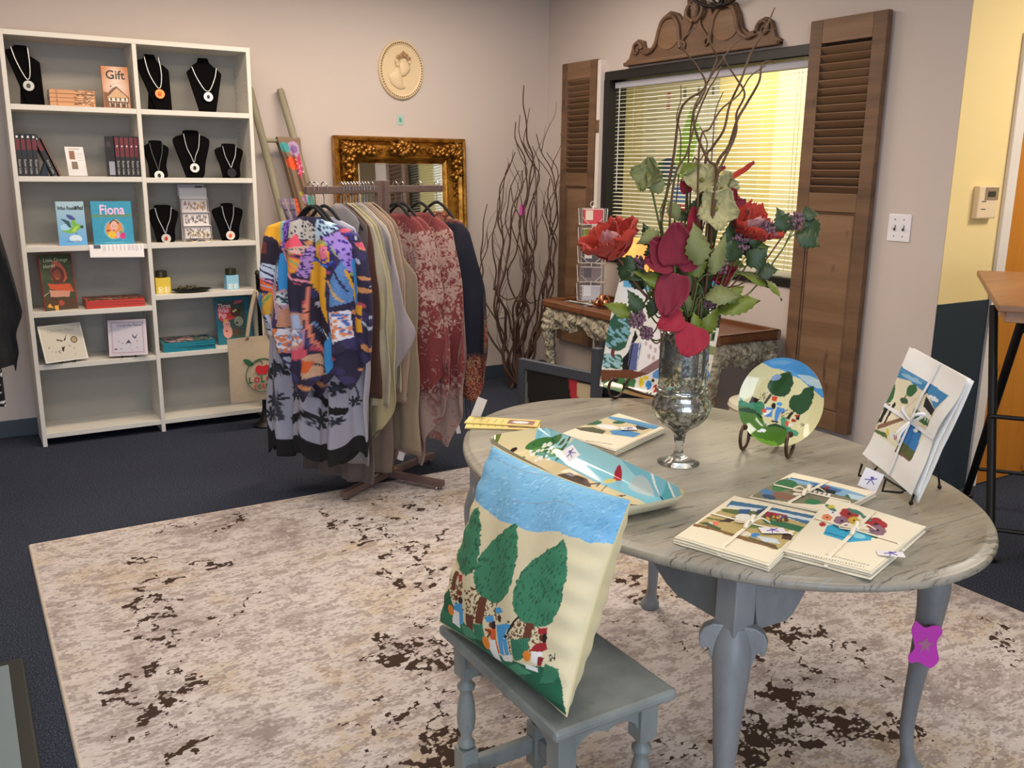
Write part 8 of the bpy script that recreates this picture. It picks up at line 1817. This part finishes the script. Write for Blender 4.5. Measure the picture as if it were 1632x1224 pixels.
def leafy(label, items, name='leaf_sprig', group='leaf sprigs in the vase'):
    t = loose(name, label, 'leaf sprig', group); c0 = None
    for i, (x, h, d, dr, nr, l, w_, m_) in enumerate(items):
        c = W(x, h, d); D = camdir(*dr).normalized(); Nn = camdir(*nr); S = D.cross(Nn).normalized(); Nn = S.cross(D); c0 = c0 or c
        out = [(0, 0), (.06, .22), (.13, .20), (.19, .40), (.26, .36), (.33, .52), (.40, .42), (.47, .50), (.55, .36), (.62, .41), (.70, .25), (.77, .27), (.86, .12), (1, 0)]; l *= 1.12; w_ *= 1.12
        V = [c+D*l*a_+Nn*(.10*l*a_*(1-a_)*2-.22*l*a_*a_) for a_, _ in out]; A_ = [c+D*l*a_+S*w_*b_+Nn*(.30*w_*b_-.22*l*a_*a_+.06*l*math.sin(a_*7+i)) for a_, b_ in out]; B_ = [c+D*l*a_-S*w_*b_+Nn*(.30*w_*b_-.22*l*a_*a_-.06*l*math.sin(a_*6+i)) for a_, b_ in out]
        n = len(out); mb = MB().add(V+A_+B_, [(k_, k_+1, n+k_+1, n+k_) for k_ in range(n-1)]+[(k_+1, k_, 2*n+k_, 2*n+k_+1) for k_ in range(n-1)])
        mb.build('leaf', m_, t, smooth=True, angle=180, solid=.0006)
        if i: MB().tube(catmull([tuple(c0-Vector((0, 0, .04))), tuple(c0.lerp(c, .5)-Vector((0, 0, .012))), tuple(c)], 4), .0013, 5).build('leaf_stalk', SG, t, smooth=True)
    stem(t, c0-Vector((0, 0, .04)), SG, .0022); return t
G, Yl, Pl = LGR, LYG, LPG
leafy('dark green leaves under the large left poppy', [(-.110, .500, -.03, (-1, -.2, .2), (0, .8, .6), .062, .050, G), (-.100, .520, -.03, (.2, 1, .2), (0, .1, 1), .055, .045, G), (-.150, .540, -.03, (-.4, -1, .1), (-.3, .2, 1), .060, .045, G)])
leafy('yellow-green long leaf slanting left above the platter', [(-.050, .460, -.05, (-1, .55, .1), (0, .6, .8), .105, .034, Yl), (-.085, .440, -.05, (-.3, -.9, .1), (0, .2, 1), .050, .034, G)])
leafy('two dark leaves low at the left, over the platter sky', [(-.125, .400, -.06, (-.5, 1, .1), (.2, .1, 1), .060, .038, G), (-.150, .395, -.06, (-.9, .5, .1), (.2, .5, .9), .062, .040, Yl)])
leafy('large pale green leaves in the middle front of the bouquet', [(.010, .520, -.07, (-.15, 1, .1), (0, .1, 1), .095, .056, Pl), (.040, .500, -.07, (.35, 1, .1), (.2, .2, 1), .090, .040, Pl), (.030, .440, -.06, (1, .2, .1), (0, .7, .7), .085, .050, Pl)])
leafy('bright yellow-green leaves left of the middle stems', [(-.030, .510, -.04, (.2, 1, .1), (0, .1, 1), .060, .052, Yl), (-.010, .500, -.04, (.9, .6, .2), (0, .4, 1), .050, .046, Yl), (-.045, .430, -.04, (.0, -1, .1), (0, .2, 1), .060, .050, Yl)])
leafy('dark green leaves on the right-hand stalk toward the shutter', [(.100, .530, -.04, (-.3, .8, .2), (.2, .2, 1), .062, .056, G), (.135, .520, -.04, (.6, .6, .2), (0, .3, 1), .056, .052, G), (.160, .500, -.03, (1, .3, .2), (0, .6, .8), .050, .046, G), (.150, .560, -.03, (.1, 1, .1), (.1, .1, 1), .044, .034, G)])
leafy('dark green leaves at the far right tip by the large shutter', [(.222, .600, -.03, (-.3, 1, .1), (.2, .2, 1), .056, .050, G), (.250, .598, -.03, (.7, -.3, .2), (.1, .4, 1), .060, .052, G), (.272, .640, -.02, (.6, -.9, .1), (.3, .2, 1), .070, .040, G), (.262, .640, -.02, (.9, .2, .1), (0, .6, .8), .040, .036, G)])
leafy('yellow lobed leaf stretching right under the blind', [(.105, .500, -.03, (1, -.20, .1), (.1, .9, .5), .085, .036, Yl), (.175, .490, -.03, (1, -.75, .1), (.2, .8, .6), .070, .020, Yl)])
leafy('large yellow-green serrated leaf right of the vase mouth', [(.060, .400, -.04, (1, .45, .1), (-.1, .7, .7), .105, .062, Yl), (.080, .425, -.04, (.9, .9, .1), (-.1, .5, .8), .062, .036, Yl)])
leafy('yellow-green leaf curling at the right of the vase rim', [(.032, .352, -.05, (.5, .9, .2), (.3, .2, 1), .070, .040, Yl), (.020, .350, -.05, (-.2, .9, .2), (0, .2, 1), .050, .036, Yl)])
leafy('dark green leaf standing right of the cream blossom', [(.088, .545, -.02, (.1, 1, .1), (.2, .1, 1), .072, .050, G), (.060, .530, -.05, (.4, .7, .1), (0, .2, 1), .055, .045, G)])
leafy('small olive leaves around the upper left blossom', [(-.080, .690, -.01, (-.7, 1, .1), (0, .3, 1), .055, .040, Pl), (-.060, .670, -.01, (.5, -.8, .1), (0, .3, 1), .050, .034, Pl), (-.045, .735, -.01, (.9, .5, .1), (0, .7, .7), .060, .030, Yl)])
leafy('thin olive leaves in the middle of the stems', [(-.002, .400, -.03, (-.4, 1, .1), (0, .1, 1), .070, .036, Pl), (.022, .380, -.03, (.3, 1, .1), (0, .1, 1), .070, .034, G), (.0, .450, -.02, (.1, 1, 0), (0, .1, 1), .08, .03, Pl), (.030, .420, -.02, (.3, 1, 0), (0, .1, 1), .07, .034, G)])
for k_, lb in enumerate(('mixed small leaves filling the left middle of the bouquet', 'mixed small leaves filling the right middle of the bouquet', 'mixed small leaves low around the stems above the vase mouth', 'mixed small leaves behind the burgundy fan')):
    ax, ah = [(-.05, .50), (.08, .53), (.02, .42), (-.03, .59)][k_]
    leafy(lb, [(ax+rf.uniform(-.055, .055), ah+rf.uniform(-.05, .06), rf.uniform(-.03, .04), (rf.uniform(-1, 1), rf.uniform(-.3, 1), .2), (rf.uniform(-.5, .5), rf.uniform(0, .6), 1), rf.uniform(.04, .065), rf.uniform(.03, .045), (G, Pl, Yl, G)[(q_+k_) % 4]) for q_ in range(8)])
for i in range(9):
    c = W(rf.uniform(-.05, .07), rf.uniform(.55, .66), rf.uniform(-.03, .03)); t = MB().tube(catmull([inside_vase(i), W(rf.uniform(-.03, .04), .40, rf.uniform(-.03, .03)), c], 6), rf.uniform(.0018, .0034), 6).build('bare_stem', SG if i % 3 else SB, None, smooth=True, angle=180)
    tag(t, 'plain leafless stem rising from the vase mouth into the flowers', 'stem', 'plain stems in the vase')

# ================================================================== drafting desk at the right edge
DA = Vector((.787, .617, 0)); DB = Vector((.617, -.787, 0)); DC = Vector((3.182, 1.868, 0))
dk = thing('drafting_desk', 'wooden-topped drafting desk on black iron crossed legs at the right edge', 'desk', (0, 0, 0))
DWD = wood('desk_pine', '#7d5433', '#a6784f', 0, .4, 7)
def dp(a_, b_, z_): p = DC+DA*a_+DB*b_; return (p.x, p.y, z_)
def slab(a0, a1, b0, b1, za, zb, th):
    """za: top height at a=0, zb: at a=.75"""
    zz = lambda a_: za+(zb-za)*a_/.75
    V = [dp(a_, b_, zz(a_)-t_) for a_ in (a0, a1) for b_ in (b0, b1) for t_ in (0, th)]
    return MB().add(V, [(0, 1, 3, 2), (4, 6, 7, 5), (0, 4, 5, 1), (2, 3, 7, 6), (0, 2, 6, 4), (1, 5, 7, 3)])
slab(0, .74, 0, 1.15, 1.050, 1.105, .024).build('top', DWD, dk, bevel=.004)
slab(.03, .70, .03, 1.12, 1.027, 1.080, .045).build('under_frame', DWD, dk, bevel=.003)
IRN = mat('black_wrought_iron', '#15110f', .5, .3)
for off in (0, .95):
    o_ = DB*off
    A0, A1 = Vector((3.413, 1.901, .012))+o_, Vector((3.545, 2.10, .995))+o_; B0, B1 = Vector((3.37, 1.88, .985))+o_, Vector((4.03, 2.40, .012))+o_
    for p, q in ((A0, A1), (B0, B1)):
        MB().tube([p, q], .017, 10).build('iron_leg', IRN, dk, smooth=True)
    MB().lathe([(.03, 0), (.03, .012), (.018, .02)], 14, (A0.x, A0.y, 0)).lathe([(.03, 0), (.03, .012), (.018, .02)], 14, (B1.x, B1.y, 0)).build('foot', IRN, dk, smooth=True)
for p in (Vector((3.455, 2.0, .57)), Vector((3.415, 1.91, .13)), Vector((3.93, 2.32, .18)), Vector((3.42, 1.92, .93))): MB().rod(tuple(p), tuple(p+DB*.95), .009, 8).build('tie_rod', IRN, dk, smooth=True)
pd = thing('paper_pad', 'cream paper pad on a dark board lying on the drafting desk', 'paper', (0, 0, 0))
slab(.10, .56, .16, .80, 1.0505, 1.1055, -.005).build('dark_board', mat('dark_mat_board', '#3a2a20', .6), pd); slab(.115, .55, .18, .78, 1.056, 1.111, -.004).build('paper_sheets', mat('cream_paper', '#ece5c8', .7), pd)
